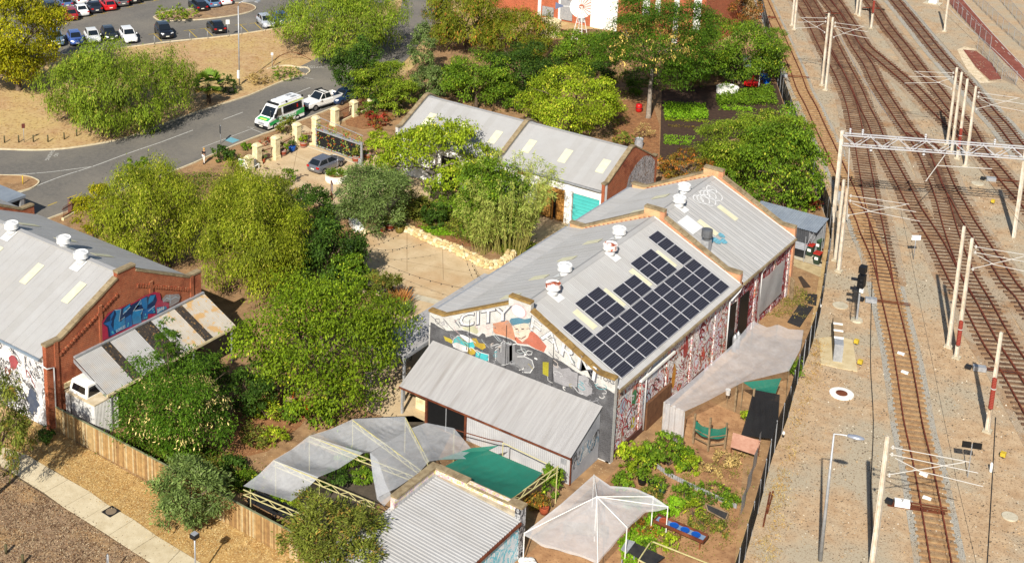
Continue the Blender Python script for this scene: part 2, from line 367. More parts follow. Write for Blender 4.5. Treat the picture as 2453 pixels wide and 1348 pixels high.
# ------------------------------------------------ farm ground: soil, concrete courtyard with joints, beds
farm = P2([(1760,1348),(1838,1100),(1940,790),(1984,540),(1940,420),(1855,180),(1840,110),(1500,70),(1250,70),(1040,110),(960,190),(870,228),(749,280),(600,335),(503,375),(440,402),(106,530),(20,564),(-20,700),(130,1028),(360,1160),(560,1258),(780,1352),(1000,1500),(1700,1500)])
mb = MB(); mb.sheet([(p.x,p.y) for p in farm], -.012); struct(mb.build('farm_ground', M_SOIL))
yardp = P2([(640,330),(730,300),(800,345),(905,372),(1000,420),(1100,470),(1300,520),(1400,545),(1300,600),(1220,560),(1080,510),(980,500),(860,480),(790,500),(700,470),(600,440),(570,420)])
ground('paved_court', P2([(838,575),(870,556),(975,552),(1010,572),(1120,612),(1210,640),(1250,640),(1100,720),(1045,760),(1060,1010),(960,1010),(880,985),(870,900),(940,770),(905,705),(838,700)]), -.002, M_YARD)
cy = ground('courtyard', yardp, .0, M_YARD)
M_JOINT = flat('joint_line', C(150,122,88,.7), .95)
M_GDN = pm('garden_mulch', C(176,124,80,.7), C(136,92,60,.65), 2, .95, c4=C(214,176,124,.8), sc4=8, lo4=.6, hi4=.7, bmp=.5)
for a, b in (((975,560),(975,650)), ((1060,588),(1062,670)), ((915,690),(1090,720)), ((715,345),(700,420)), ((640,345),(860,440)), ((880,610),(1160,660)), ((905,560),(917,580)), ((560,420),(700,455))): mark([a, b], .035, 'joint_line', M_JOINT, .004)
mb = MB(); mb.sheet([(p.x,p.y) for p in P2([(905,690),(1000,705),(1090,728),(1084,738),(990,716),(900,700)])], .006); struct(mb.build('concrete_strip', CONC))
M_STAIN = pm('oil_stain', C(112,92,72,.6), C(140,116,90,.6), 3, .8)
for x, y, r in ((640,404,9), (667,394,6), (692,412,9), (735,420,8), (697,438,5), (662,424,4), (720,418,4), (685,433,3), (712,350,3)):
    c = G(x, y); s = SC(c); rr = r/s
    mb = MB(); mb.sheet([(c.x+rr*(1+.5*random.uniform(-1,1))*math.cos(a), c.y+.6*rr*(1+.6*random.uniform(-1,1))*math.sin(a)) for a in [k*.5236 for k in range(12)]], .007); struct(mb.build('oil_stain', M_STAIN))
# vegetable garden north: paths of straw and dark beds
ground('garden_path', P2([(1460,240),(1560,240),(1580,300),(1580,380),(1560,400),(1470,330)]), -.004, M_GDN)
ground('garden_path', P2([(1265,130),(1330,140),(1310,190),(1255,180)]), -.004, M_GDN)
ground('nursery_floor', P2([(590,1180),(660,1100),(760,1040),(860,1000),(990,995),(1080,1040),(1050,1100),(900,1210),(780,1270)]), -.002, pm('nursery_floor', C(112,100,84,.6), C(84,76,64,.55), 1.5, .95))
ground('mulch_bed', P2([(590,925),(640,925),(760,960),(720,1020),(640,1080),(560,1100),(530,1040)]), -.004, M_GDN)
ground('mulch_bed', P2([(985,540),(1070,530),(1150,560),(1150,590),(1090,590),(1010,565)]), .004, M_GDN)
ground('mulch_bed', P2([(820,270),(900,260),(950,275),(930,300),(870,310),(830,300)]), .004, M_GDN)
ground('garden_bed', P2([(1585,215),(1700,205),(1860,200),(1880,260),(1860,300),(1700,350),(1650,385),(1580,385)]), -.006, pm('dark_bed_soil', C(94,70,54,.6), C(70,52,42,.55), 2.5, .95, bmp=.5))
ground('nursery_ground', P2([(1490,1110),(1580,1040),(1700,960),(1790,1000),(1760,1348),(1640,1500),(1260,1400),(1250,1340)]), -.008, pm('nursery_dirt', C(196,152,108,.75), C(166,122,84,.7), 1.2, .95, c3=C(140,100,70,.7), sc3=.3, lo3=.5, hi3=.7, c4=C(120,86,60,.65), sc4=7, lo4=.6, hi4=.7, bmp=.5))
# ------------------------------------------------ railway tracks
k = 620/2453
def zz(y0, pts): return Z1(1833, y0, pts)
T = {
 'a': (zz(0, [(-40,40),(20,180),(75,300),(160,500),(240,690),(300,860),(380,1010),(450,1170),(530,1345)])+zz(340, [(590,130),(650,270),(720,430),(790,600),(855,745),(900,875),(960,1010),(1020,1160),(1062,1320)])+zz(670, [(1110,230),(1200,640),(1265,1030),(1310,1345)])+zz(1008, [(1400,420),(1480,860),(1560,1345)]), 'pale'),
 'b': (zz(0, [(310,60),(400,220),(470,370),(550,530),(640,680),(720,860),(775,1030),(820,1260)])+zz(340, [(850,40),(880,220),(905,370),(920,480),(950,620),(975,740),(1005,900),(1040,1120),(1070,1335)]), 'brown'),
 'c': (zz(0, [(400,40),(520,250),(640,500),(740,690),(820,850),(890,1020),(970,1180)])+zz(340, [(1040,20),(1150,230),(1250,420),(1350,620),(1450,780),(1560,960),(1680,1200)])+zz(670, [(1740,20),(1900,300),(2000,500),(2100,680),(2170,780),(2300,1000),(2440,1260)]), 'brown'),
 'd': (zz(0, [(530,0),(650,150),(740,300),(830,470),(930,620),(1000,770),(1090,920),(1180,1060),(1270,1200)])+zz(340, [(1410,50),(1500,240),(1560,400),(1620,570),(1680,800),(1740,990),(1790,1120),(1850,1270)])+zz(670, [(1990,210),(2090,400),(2200,600),(2330,800),(2453,1000)]), 'brown'),
 'e': (zz(0, [(1330,1270)])+zz(340, [(1530,60),(1600,230),(1680,430),(1760,570),(1850,740),(1940,880),(2040,1040),(2120,1150),(2240,1345)])+zz(670, [(2360,170),(2453,310)]), 'brown'),
 'f': (zz(0, [(570,-60),(660,60),(740,190),(830,330),(900,440),(1050,570),(1190,690),(1330,810),(1450,930),(1570,1060),(1740,1230),(1900,1385)]), 'brown'),
 'g': (zz(0, [(900,-40),(1010,100),(1120,270),(1250,430),(1370,590),(1480,730),(1600,880),(1710,1020),(1880,1230)])+zz(340, [(1990,100),(2120,250),(2250,410),(2380,560),(2500,700)]), 'brown'),
 'h': (zz(0, [(1150,-40),(1300,140),(1420,290),(1540,440),(1640,560),(1740,670),(1850,790),(1960,920),(2090,1080),(2200,1200),(2310,1345),(2420,1480)]), 'brown')}
TLAB = {'a': 'single rusty track nearest the boundary fence, running past the signal', 'b': 'rusty track joining the nearest track from the top behind the lattice gantry', 'c': 'rusty track passing under the gantry to the red-wrapped twin masts', 'd': 'rusty track under the gantry ending beside the lone red-wrapped mast', 'e': 'rusty track branching right below the gantry shadow', 'f': 'rusty crossover track cutting diagonally across between two lines', 'g': 'rusty track passing left of the group of four masts', 'h': 'farthest rusty track, beside the red cycle path'}
M_SLP = {'pale': pm('weathered_sleeper', C(186,154,112,.72), C(152,114,76,.7), 3, .95), 'brown': pm('rusty_brown_sleeper', C(124,96,74,.7), C(86,62,48,.65), 2.5, .95, c3=C(150,120,92,.7), sc3=.6)}
M_RAIL = pm('rusted_rail', C(124,58,38,.8), C(92,44,30,.75), 5, .8, 0, c3=C(142,76,50,.8), sc3=.8)
GA = 1.2
slm = {}
for kk, sm in M_SLP.items():
    s = MB(); s.box(-1.12,-.1,-.07,1.12,.1,.07); o = s.build('sleeper', sm); slm[kk] = o.data; bpy.data.objects.remove(o)
def along(pl, step):
    out = []; acc = 0; nxt = 0
    for i in range(len(pl)-1):
        a = pl[i]; b = pl[i+1]; L = (b-a).length
        while nxt <= acc+L: t = (nxt-acc)/max(L,1e-6); out.append((a.lerp(b, t), (b-a).normalized())); nxt += step
        acc += L
    return out
for ti, (key, (px, kind)) in enumerate(T.items()):
    pts = P2(px)
    if key in 'abcdgh' or key == 'f': pts = [pts[0]+(pts[0]-pts[1]).normalized()*(70 if key != 'f' else 10)]+pts
    if key in 'acdeg': pts = pts+[pts[-1]+(pts[-1]-pts[-2]).normalized()*18]
    pl = smooth_line(pts, 6); cl = offset_line(pl, GA/2); zo = .012+ti*.004
    t = thing('railway_track', TLAB[key], 'railway track', (cl[len(cl)//2].x, cl[len(cl)//2].y, 0), group='tracks of the rail yard')
    b = MB(); strip(b, cl, 3.4 if kind == 'brown' else 3.0, zo-.02-.01+ti*.0006); struct(b.build('ballast_bed', M_BALLG if key in 'ah' else M_BALL))
    if key == 'a': b = MB(); strip(b, cl, 2.0, zo-.016); struct(b.build('rust_stained_ballast', pm('rust_ballast', C(186,156,120,.7), C(162,126,90,.66), 5, .95, c4=C(110,84,60,.6), sc4=14, lo4=.55, hi4=.65, bmp=.6)))
    for side in (0, GA):
        rl = offset_line(pl, side); rm = MB(); strip(rm, rl, .085, .085+zo, .13); rm.build('rail', M_RAIL, t)
    sp = along(cl, .7)
    sp.sort(key=lambda q: (q[0]-Vector((0,0,52))).length)
    rest = MB()
    for n_, (p, d) in enumerate(sp):
        ang = math.atan2(d.x, -d.y)+random.uniform(-.02,.02)
        inv = pix_ok = True
        if n_ < 150: place(None, t, 'sleeper', (p.x+random.uniform(-.05,.05), p.y, zo+.02+random.uniform(-.012,.012)), ang, slm[kind])
        else:
            a = Vector((math.cos(ang), math.sin(ang), 0)); rest.beam((p-a*1.12)+Vector((0,0,zo+.02)), (p+a*1.12)+Vector((0,0,zo+.02)), .24, .14)
    if rest.v: stuff(rest.build('far_sleepers', M_SLP[kind], t))
# red cycle path, its white edge lines and dashes
M_REDP = pm('red_asphalt', C(150,84,68,.75), C(134,72,58,.7), 1.5, .9, c3=C(164,100,84,.75), sc3=.4)
L1 = zz(0, [(1560,-200),(1700,-20),(1900,200),(2100,420),(2300,620),(2470,790),(2700,1010)]); L2 = zz(0, [(1760,-160),(1860,-20),(2050,200),(2250,420),(2460,640),(2700,880)])
ground('cycle_path', P2(L1)+P2(L2)[::-1], -.01, M_REDP)
for ln in (L2, zz(0, [(1700,40),(1900,240),(2180,480),(2453,760)])): mark(ln, .1, z=.0)
for a, b in (((1810,20),(1832,42)), ((1860,75),(1882,95)), ((1905,125),(1930,145)), ((1955,175),(1978,195)), ((2010,225),(2035,245)), ((2180,385),(2205,408)), ((2240,445),(2265,470)), ((2300,500),(2325,525)), ((2365,560),(2390,585)), ((2430,625),(2453,645))):
    mark(zz(0, [a, b]), .1, z=.001)
ground('red_paved_apron', P2(zz(0, [(1875,470),(2000,485),(2150,600),(2240,750),(2130,760),(2000,640)])), -.004, M_REDP)
mb = MB(); mb.sheet([(p.x,p.y) for p in P2(zz(0, [(1890,440),(2010,470),(1880,480),(2000,650),(2120,770),(2200,780),(2040,790),(1930,690),(1860,560),(1820,470)]))], -.014); struct(mb.build('sand_patch', pm('pale_sand', C(232,214,184,.85), C(210,188,150,.8), 1.5, .95)))
# ================================================================== buildings
def _ray(px, py): return FW + RT*((px-CX)/FPX) - UP*((py-CY)/FPX)
def GY(px, py, Y): d = _ray(px, py); t = Y/d.y; return Vector((d.x*t, Y, CAMH+d.z*t))
def GX(px, py, X): d = _ray(px, py); t = X/d.x; return Vector((X, d.y*t, CAMH+d.z*t))
def GSL(px, py, x0, z0, m):
    d = _ray(px, py); t = (z0-m*x0-CAMH)/(d.z-m*d.x); return Vector((d.x*t, d.y*t, CAMH+d.z*t))
M_ROOF = pm('painted_roof_sheet', C(205,204,202,.59), C(200,198,195,.575), .8, .5, c3=C(198,194,188,.6), sc3=.25, lo3=.5, hi3=.9, spec=.35)
M_ROOFB = pm('blue_grey_roof_sheet', C(156,166,176,.7), C(140,150,162,.68), .8, .45)
def streakm(name, c1, c2, c3_, vec, rough=.5, metal=.1):
    """metal sheet with run-off streaks down the slope and a few darker sheets"""
    m, nt, b = nodes(name); v = coords(nt); mp = N(nt, 'ShaderNodeMapping'); mp.inputs['Scale'].default_value = vec; nt.links.new(v, mp.inputs[0])
    col = mix(nt, noise(nt, mp.outputs[0], 1.0, 6, .6, .35, .65), c1, c2); col = mix(nt, noise(nt, mp.outputs[0], .33, 3, .5, .55, .75), col, c3_)
    nt.links.new(col, b.inputs['Base Color']); b.inputs['Roughness'].default_value = rough; b.inputs['Metallic'].default_value = metal; return m
M_GALVR = streakm('galvanised_roof_sheet', C(208,206,204,.6), C(196,193,191,.57), C(186,181,176,.54), (5,.35,.35))
M_SKYL = pm('fibreglass_skylight', C(240,236,204,.72), C(232,226,188,.7), 2, .5)
M_BRICK = brickm('red_brick', C(176,76,40,.85), C(146,58,32,.8), C(206,150,110,.75), c3=C(122,48,30,.75))
M_BRICKO = brickm('orange_brick', C(206,128,88,.85), C(186,104,70,.8), C(224,190,150,.8), c3=C(226,176,130,.8))
M_BRICKC = brickm('cream_washed_brick', C(230,192,142,.85), C(220,176,126,.82), C(206,166,124,.8), c3=C(200,140,98,.8))
M_BRICKW = brickm('white_painted_brick', C(226,224,218,.85), C(216,213,206,.82), C(196,192,184,.78))
M_COPE = pm('coping_concrete', C(178,160,126,.7), C(150,130,98,.65), 3, .92, c3=C(124,104,76,.6), sc3=.8, lo3=.5, hi3=.75)
M_COPEO = pm('mossy_coping', C(176,144,86,.7), C(146,114,64,.65), 3, .92, c3=C(124,96,56,.6), sc3=.8)
M_PLINTH = flat('dark_plinth', C(92,56,44,.7), .9, world=True)
M_VENT = flat('vent_white', C(232,232,230,.82), .45, world=True)

M_ROOF2 = pm('roof_sheet_dull', C(204,202,199,.575), C(198,196,192,.56), .8, .5); M_ROOF3 = pm('roof_sheet_fresh', C(206,205,203,.6), C(201,199,196,.585), .8, .5)
def roof_sheets(parent, ridge_axis, a0, a1, prof, w=.762, ribs=4, amp=.022, mat=None, name='roof_sheet', lap=.03, mats=None, skip=None):
    """profiled metal sheets, each its own piece, laid side by side along the ridge; prof = [(across, z), ...] down the slope"""
    n = max(1, round((a1-a0)/w)); w = (a1-a0)/n
    if mats is None and mat is M_ROOF: mats = lambda k: random.choice((None, None, None, M_ROOF2, M_ROOF3))
    seq = []
    for i in range(ribs):
        b = i/ribs; d = 1/ribs
        seq += [(b, 0), (b+d*.45, 0), (b+d*.6, amp), (b+d*.85, amp)]
    seq += [(1-.06, 0), (1-.045, lap), (1.0, lap), (1.012, 0)]
    data = None; out = []
    for k in range(n):
        if data is None:
            mb = MB(); vs = []
            for t, h in seq:
                for c, z in prof:
                    vs.append((c, t*w, z+h) if ridge_axis == 'y' else (t*w, c, z+h))
            m = len(prof)
            mb.add(vs, [(i*m+j, (i+1)*m+j, (i+1)*m+j+1, i*m+j+1) for i in range(len(seq)-1) for j in range(m-1)])
            o = mb.build(name, mat, None); data = o.data; bpy.data.objects.remove(o)
            alt = {}
        o = place(None, parent, name, (0, a0+k*w, 0) if ridge_axis == 'y' else (a0+k*w, 0, 0), 0, data)
        mm = mats(k) if mats else None
        if mm:
            if mm.name not in alt: alt[mm.name] = data.copy(); alt[mm.name].materials.clear(); alt[mm.name].materials.append(mm)
            o.data = alt[mm.name]
        o.location.z += random.uniform(-.004,.004); out.append(o)
    return out
def gable_prof(c, half, ze, zk, zb, zt, kink=1.2, blk=.87):
    return [(c-half, ze), (c-half+kink, ze), (c-blk, zb), (c-blk, zt), (c+blk, zt), (c+blk, zb), (c+half-kink, ze), (c+half, ze)]
def gable_wall(parent, axis, at, th, prof, z0, mat, cope, name='gable_wall', cw=.5, ch=.15):
    """wall along x (axis='x', standing at y=at) or along y; coping stones laid end to end on top"""
    mb = MB(); top = [(u, z-ch) for u, z in prof]
    poly = [(top[0][0], z0)]+top+[(top[-1][0], z0)]
    if axis == 'x': mb.extr([(u, at, z) for u, z in poly], (0, th, 0))
    else: mb.extr([(at, u, z) for u, z in poly], (th, 0, 0))
    w = mb.build(name, mat, parent)
    mid = at+th/2
    for i in range(len(prof)-1):
        a, b = prof[i], prof[i+1]
        if abs(a[0]-b[0]) < .05: continue
        L = math.hypot(b[0]-a[0], b[1]-a[1]); n = max(1, round(L/.75))
        for k in range(n):
            t0, t1 = k/n+.006/L*2, (k+1)/n-.006/L*2
            if a[1] == b[1] and i == 0: t0 -= .05 if k == 0 else 0
            p = [(a[0]+(b[0]-a[0])*t, a[1]+(b[1]-a[1])*t-ch/2) for t in (t0, t1)]
            q = MB(); jit = random.uniform(-.008,.008)
            P = [(u, mid+jit, z) if axis == 'x' else (mid+jit, u, z) for u, z in p]
            q.beam(P[0], P[1], cw, ch); q.build('coping_stone', cope, parent)
    return w
# ridge ventilator (drum on a neck)
def ventilator(parent, c, r=.52, rust=False):
    mb = MB(); mb.lathe([(.36,-.45),(.36,.04)], c, 16); mb.build('ventilator_neck', M_VENT, parent, True)
    mb = MB(); mb.lathe([(.05,.02),(r,.02),(r+.02,.05),(r,.08),(r,.36),(r+.03,.39),(r-.01,.42),(r-.05,.34),(.0,.5)], c, 22)
    mb.build('ventilator_drum', M_VENT if not rust else M_VENTR, parent)
M_VENTR = pm('rusty_white_paint', C(238,237,234,.95), C(228,226,220,.9), 2, .5, c3=C(170,84,52,.8), sc3=1.3, lo3=.5, hi3=.6)
def down_pipe(parent, pts, r=.055): MB().tube(pts, r, 8).build('downpipe', M_VENT, parent, True)

# ---------------- mural helpers: flat paint on a wall plane
def patch(parent, pts, mat, name='painted_patch'):
    mb = MB(); mb.add(pts, [tuple(range(len(pts)))]); return mb.build(name, mat, parent)
def blob(P, cu, cv, ru, rv, n=18, j=.0, rot=0):
    out = []
    for k in range(n):
        a = 2*math.pi*k/n; f = 1+j*random.uniform(-1,1)
        u = ru*math.cos(a)*f; v = rv*math.sin(a)*f
        out.append(P(cu+u*math.cos(rot)-v*math.sin(rot), cv+u*math.sin(rot)+v*math.cos(rot)))
    return out
def ribbon(parent, pts, nrm, w, mat, name='painted_line', closed=False):
    pts = [Vector(p) for p in pts]; nrm = Vector(nrm); n = len(pts); L = []; Rr = []
    for i in range(n):
        a = pts[(i-1)%n] if closed else pts[max(i-1,0)]; b = pts[(i+1)%n] if closed else pts[min(i+1,n-1)]
        d = (b-a)
        if d.length < 1e-6: d = Vector((1,0,0))
        s = d.normalized().cross(nrm); L.append(pts[i]+s*w/2); Rr.append(pts[i]-s*w/2)
    mb = MB(); m = n if closed else n-1
    for i in range(m): j = (i+1)%n; mb.add([L[i],L[j],Rr[j],Rr[i]], [(0,1,2,3)])
    return mb.build(name, mat, parent)
PAINT = {}
def paint(r, g, b, k=.85):
    key = (r, g, b)
    if key not in PAINT: PAINT[key] = brickm('paint_%d' % len(PAINT), C(r,g,b,k), C(r,g,b,k*.88), C(r,g,b,k*.7), c3=C((r+150)//2,(g+148)//2,(b+145)//2,k*.9))
    return PAINT[key]
def chaos(name, cols, sc=1.1, dist=2.2, base=None):
    """layered spray paint: drips and loops of several colours"""
    m, nt, b = nodes(name); v = coords(nt)
    mp = N(nt, 'ShaderNodeMapping'); mp.inputs['Scale'].default_value = (1,1,.75); nt.links.new(v, mp.inputs[0])
    n = N(nt, 'ShaderNodeTexNoise'); n.inputs['Scale'].default_value = sc; n.inputs['Detail'].default_value = 5; n.inputs['Roughness'].default_value = .62; n.inputs['Distortion'].default_value = dist
    nt.links.new(mp.outputs[0], n.inputs['Vector'])
    r = N(nt, 'ShaderNodeValToRGB'); r.color_ramp.interpolation = 'CONSTANT'
    e = r.color_ramp.elements; lo, hi = .28, .72
    for i, c in enumerate(cols):
        p = lo+(hi-lo)*i/len(cols) if i else 0
        if i < 2: e[i].position = p; e[i].color = c
        else: x = e.new(p); x.color = c
    nt.links.new(n.outputs[0], r.inputs[0])
    ln = noise(nt, mp.outputs[0], sc*2.1, 3, .5, .47, .49, 3); ln2 = noise(nt, mp.outputs[0], sc*2.1, 3, .5, .51, .53, 3)
    sb = N(nt, 'ShaderNodeMath', operation='SUBTRACT'); nt.links.new(ln, sb.inputs[0]); nt.links.new(ln2, sb.inputs[1])
    col = mix(nt, sb.outputs[0], r.outputs[0], cols[0])
    col = mix(nt, noise(nt, v, 7, 4, .6, .55, .75), col, mix(nt, .5, col, (.5,.48,.45,1)))
    nt.links.new(col, b.inputs['Base Color']); b.inputs['Roughness'].default_value = .85
    return m

# ================================================================== 1. main warehouse
XL, XR, XM, Y0, YM, YB = -50.7, -36.15, -43.36, 71.6, 91.1, 101.8
mw = thing('warehouse', 'long brick warehouse with pale metal roof, solar panels and graffiti covered walls', 'building', (XM, 86, 0))
PRF = gable_prof(XM, 7.38, 6.25, 6.2, 8.95, 9.48)
gable_wall(mw, 'x', Y0, .36, PRF, 0, M_BRICKW, M_COPEO, 'front_gable_wall')
gable_wall(mw, 'x', YM, .36, PRF, 5.0, M_BRICKO, M_COPE, 'middle_parapet')
gable_wall(mw, 'x', YB, .36, PRF, 0, M_BRICKO, M_COPE, 'rear_gable_wall')
# cream wash on the left half of the inner parapets
for yy in (YM, YB):
    poly = [(-50.69,5.2),(-50.69,6.08),(-49.55,6.08),(-44.24,8.78),(-44.24,9.3),(-42.9,9.3),(-42.9,8.5),(-43.36,8.3),(-49.4,5.5)]
    patch(mw, [(x, yy-.006, z) for x, z in poly], M_BRICKC, 'cream_wash')
    # stepped brick edge showing along the roof flashing
    for k in range(15):
        x = -49.3+k*.39; zb = 8.78-(-43.36-x)*.456+.0
        if x < -43.5: MB().box(x, yy-.03, zb-.05, x+.2, yy-.008, zb+.10).build('stepped_flashing', M_BRICK, mw)
MURAL = chaos('side_mural', [C(236,232,226,.85), C(196,60,52,.8), C(208,212,222,.85), C(158,44,44,.75), C(226,222,214,.85), C(120,84,62,.7), C(206,90,70,.8), C(176,150,116,.8), C(96,70,60,.65)], .5, 2.4)
MURAL2 = chaos('side_mural_cool', [C(228,226,222,.85), C(190,204,220,.85), C(198,70,66,.8), C(214,210,204,.85), C(150,110,84,.75), C(176,52,48,.8), C(232,230,226,.85), C(120,60,52,.7), C(186,168,140,.8)], .6, 2.2)
# long side wall with pilasters, facing the railway
mb = MB(); mb.box(XR-.36, Y0+.36, 0, XR-.06, YM, 5.35); mb.build('side_wall', MURAL, mw)
mb = MB(); mb.box(XR-.36, YM, 0, XR-.06, YB, 5.35); mb.build('side_wall', chaos('rear_side_mural', [C(140,44,48,.75), C(176,66,66,.8), C(206,200,204,.85), C(122,36,40,.7), C(168,52,52,.8), C(214,190,184,.8), C(96,30,34,.65)], .9, 2.2), mw)
for k, yy in enumerate((72.0, 75.9, 79.8, 83.7, 87.6, 91.2, 94.9, 98.6, 101.6)):
    MB().box(XR-.1, yy-.22, 0, XR+.02, yy+.22, 5.2).build('pilaster', MURAL2 if k % 2 else MURAL, mw)
    MB().box(XR-.05, yy+.222, .1, XR-.03, yy+.27, 5.2).build('dark_strip', DARK, mw)  # narrow dark strip along one edge of each pilaster
MB().box(XR-.2, Y0, 0, XR+.05, 86.0, .45).build('plinth', M_PLINTH, mw)
mb = MB(); mb.box(XL+.06, Y0+.36, 0, XL+.36, YB, 5.6); mb.build('side_wall', M_BRICKC, mw)
# painted details on the side wall
SW = XR-.055
def PS(y, z, o=.004): return (SW+o, y, z)
for y0, y1, z0, z1, c in ((74.6,75.3,2.6,3.9,(70,140,90)), (74.7,75.2,.9,1.8,(214,200,70)), (80.6,81.3,1.0,3.0,(220,150,50)), (77.3,78.3,3.3,4.9,(206,212,222)), (82.2,83.0,2.9,4.4,(190,60,50)), (86.0,86.8,1.2,3.8,(226,224,220)), (72.9,74.0,2.7,4.0,(190,206,220)), (76.2,77.6,1.0,3.0,(200,206,216))):
    patch(mw, blob(lambda u, v: PS(u, v), (y0+y1)/2, (z0+z1)/2, (y1-y0)/2, (z1-z0)/2, 14, .25), paint(*c), 'painted_patch')
for k in range(44):
    y = random.uniform(72.6, 90.6); z = random.uniform(1.0, 4.6); c = random.choice([(190,40,50),(236,230,226),(150,40,44),(90,60,60),(230,226,222)]); r = random.uniform(.25,.6)
    pts = [PS(y+r*math.cos(a)*(1+.3*math.sin(3*a)), z+r*1.3*math.sin(a)*(1+.3*math.cos(2*a+k)), .01+.002*(k%5)) for a in [i*.55 for i in range(random.randint(5, 11))]]
    ribbon(mw, pts, (1,0,0), random.uniform(.07,.13), paint(*c))
# brown boarded panel with a conduit above it
MB().box(XR-.02, 76.6, .0, XR+.18, 80.2, 2.0).build('boarded_panel', pm('brown_board', C(132,92,62,.7), C(108,72,48,.65), 2, .9), mw)
MB().box(XR-.04, 75.4, 4.2, XR+.2, 80.4, 4.38).build('conduit_cover', WHITE, mw)
MB().box(XR+.0, 90.0, .1, XR+.08, 91.0, 3.9).build('black_door', BLACK, mw)
MB().box(XR+.1, 91.5, .2, XR+.16, 93.2, 4.0).build('shade_cloth', BLACK, mw)
# roof
sr = .456
def zr(x): return 8.75-abs(x-XM)*sr
roof_sheets(mw, 'y', Y0+.37, YM-.02, [(XM+.05, 8.73), (XR+.30, zr(XR+.30))], .76, 5, .02, M_ROOF)
roof_sheets(mw, 'y', YM+.37, YB-.02, [(XM+.05, 8.73), (XR+.30, zr(XR+.30))], .86, 3, .02, M_ROOF, lap=.045)
for a, b in ((Y0+.37, YM-.02), (YM+.37, YB-.02)):
    roof_sheets(mw, 'y', a, b, [(XM-.05, 8.73), (-49.5, zr(-49.5))], .76, 6, .012, M_ROOF, lap=.02)
    roof_sheets(mw, 'y', a, b, [(-49.42, zr(-49.5)-.03), (-50.95, zr(-49.5)-.22)], .76, 6, .012, M_ROOF, name='eave_sheet', lap=.02)
    mb = MB(); mb.add([(XM-.3,a,zr(XM-.3)+.035),(XM,a,8.83),(XM+.3,a,zr(XM+.3)+.05),(XM-.3,b,zr(XM-.3)+.035),(XM,b,8.83),(XM+.3,b,zr(XM+.3)+.05)], [(0,3,4,1),(1,4,5,2)]); mb.build('ridge_capping', M_ROOF, mw)
    MB().box(XR+.26, a, zr(XR+.3)-.17, XR+.42, b, zr(XR+.3)-.01).build('gutter', M_COPE, mw)
    MB().box(-51.1, a, zr(-49.5)-.36, -50.93, b, zr(-49.5)-.21).build('gutter', GALV, mw)
for y in (Y0+.42, YM-.1, YM+.42, YB-.1):
    mb = MB(); mb.add([(XM,y-.1,8.82),(XR+.2,y-.1,zr(XR+.2)+.06),(XR+.2,y+.1,zr(XR+.2)+.06),(XM,y+.1,8.82)], [(0,1,2,3)]); mb.build('barge_flashing', M_VENT, mw)
for i, (y, s) in enumerate(((75.2,1), (78.2,-1), (83.3,1), (86.2,-1), (94.6,1), (97.2,-1))):
    ventilator(mw, (XM+s*.42, y, 8.95), .52, i in (0, 2))
    mb = MB(); x1 = XM+s*.1; x2 = XM+s*1.15
    mb.add([(x1,y-.45,zr(x1)+.06),(x2,y-.45,zr(x2)+.06),(x2,y+.45,zr(x2)+.06),(x1,y+.45,zr(x1)+.06)], [(0,1,2,3)]); mb.build('vent_flashing', M_VENT, mw)
def slope_patch(parent, x0, x1, y0, y1, mat, dz=.055, name='skylight', sk=0):
    mb = MB(); A = [(x0,y0,zr(x0)+dz),(x1,y0,zr(x1)+dz),(x1,y1,zr(x1)+dz),(x0,y1,zr(x0)+dz)]
    mb.extr(A, (0,0,.02)); return mb.build(name, mat, parent)
for y in (74.2, 78.0, 81.95, 85.75, 93.2, 97.1): slope_patch(mw, -46.6, -45.3, y, y+.8, M_SKYL)
for y in (74.95, 78.98, 83.0, 87.0, 94.3, 98.0): slope_patch(mw, -41.2, -39.55, y, y+.62, M_SKYL)
slope_patch(mw, -42.0, -40.6, 92.4, 94.2, M_VENT, .06, 'white_paint_patch')
# graffiti on the roof
def PR(x, y, o=.07): return (x, y, zr(x)+o)
for k in range(7):
    r = .5+.12*(k % 3); x = -42.5+.25*(k % 3); y = 97.2+k*.42
    ribbon(mw, [PR(x+r*.8*math.cos(a), y+r*math.sin(a)) for a in [i*.5 for i in range(13)]], (.41,0,.91), .09, M_VENT, 'roof_graffiti')
for k, (x, y, r) in enumerate(((-39.6,93.3,.35), (-39.2,93.8,.4), (-38.9,94.4,.35), (-39.3,94.9,.3))):
    patch(mw, blob(lambda u, v: PR(u, v, .075+.004*k), x, y, r*.8, r, 10, .2), paint(120,186,206), 'roof_graffiti')
fl = MB(); fl.box(-39.55, 91.6, 6.7, -38.95, 92.2, 7.7); fl.build('flue_box', GALV, mw)
MB().lathe([(.28,.0),(.28,.25),(.42,.28),(.42,.85),(.3,.9)], (-39.25,91.9,7.7), 16).build('flue_cowl', pm('dull_zinc', C(140,142,146,.6), C(116,118,122,.55), 3, .5, .3), mw)
# downpipes
for y, yt in ((76.3,76.3), (89.6,91.2), (95.6,95.6)):
    down_pipe(mw, [(XR+.34,yt,5.25),(XR+.3,yt,4.95),(XR+.1,y,4.55),(XR+.1,y,.2)])
down_pipe(mw, [(XR+.36,91.0,5.2),(XR+.32,90.8,4.9),(XR+.14,89.7,4.5)], .07)
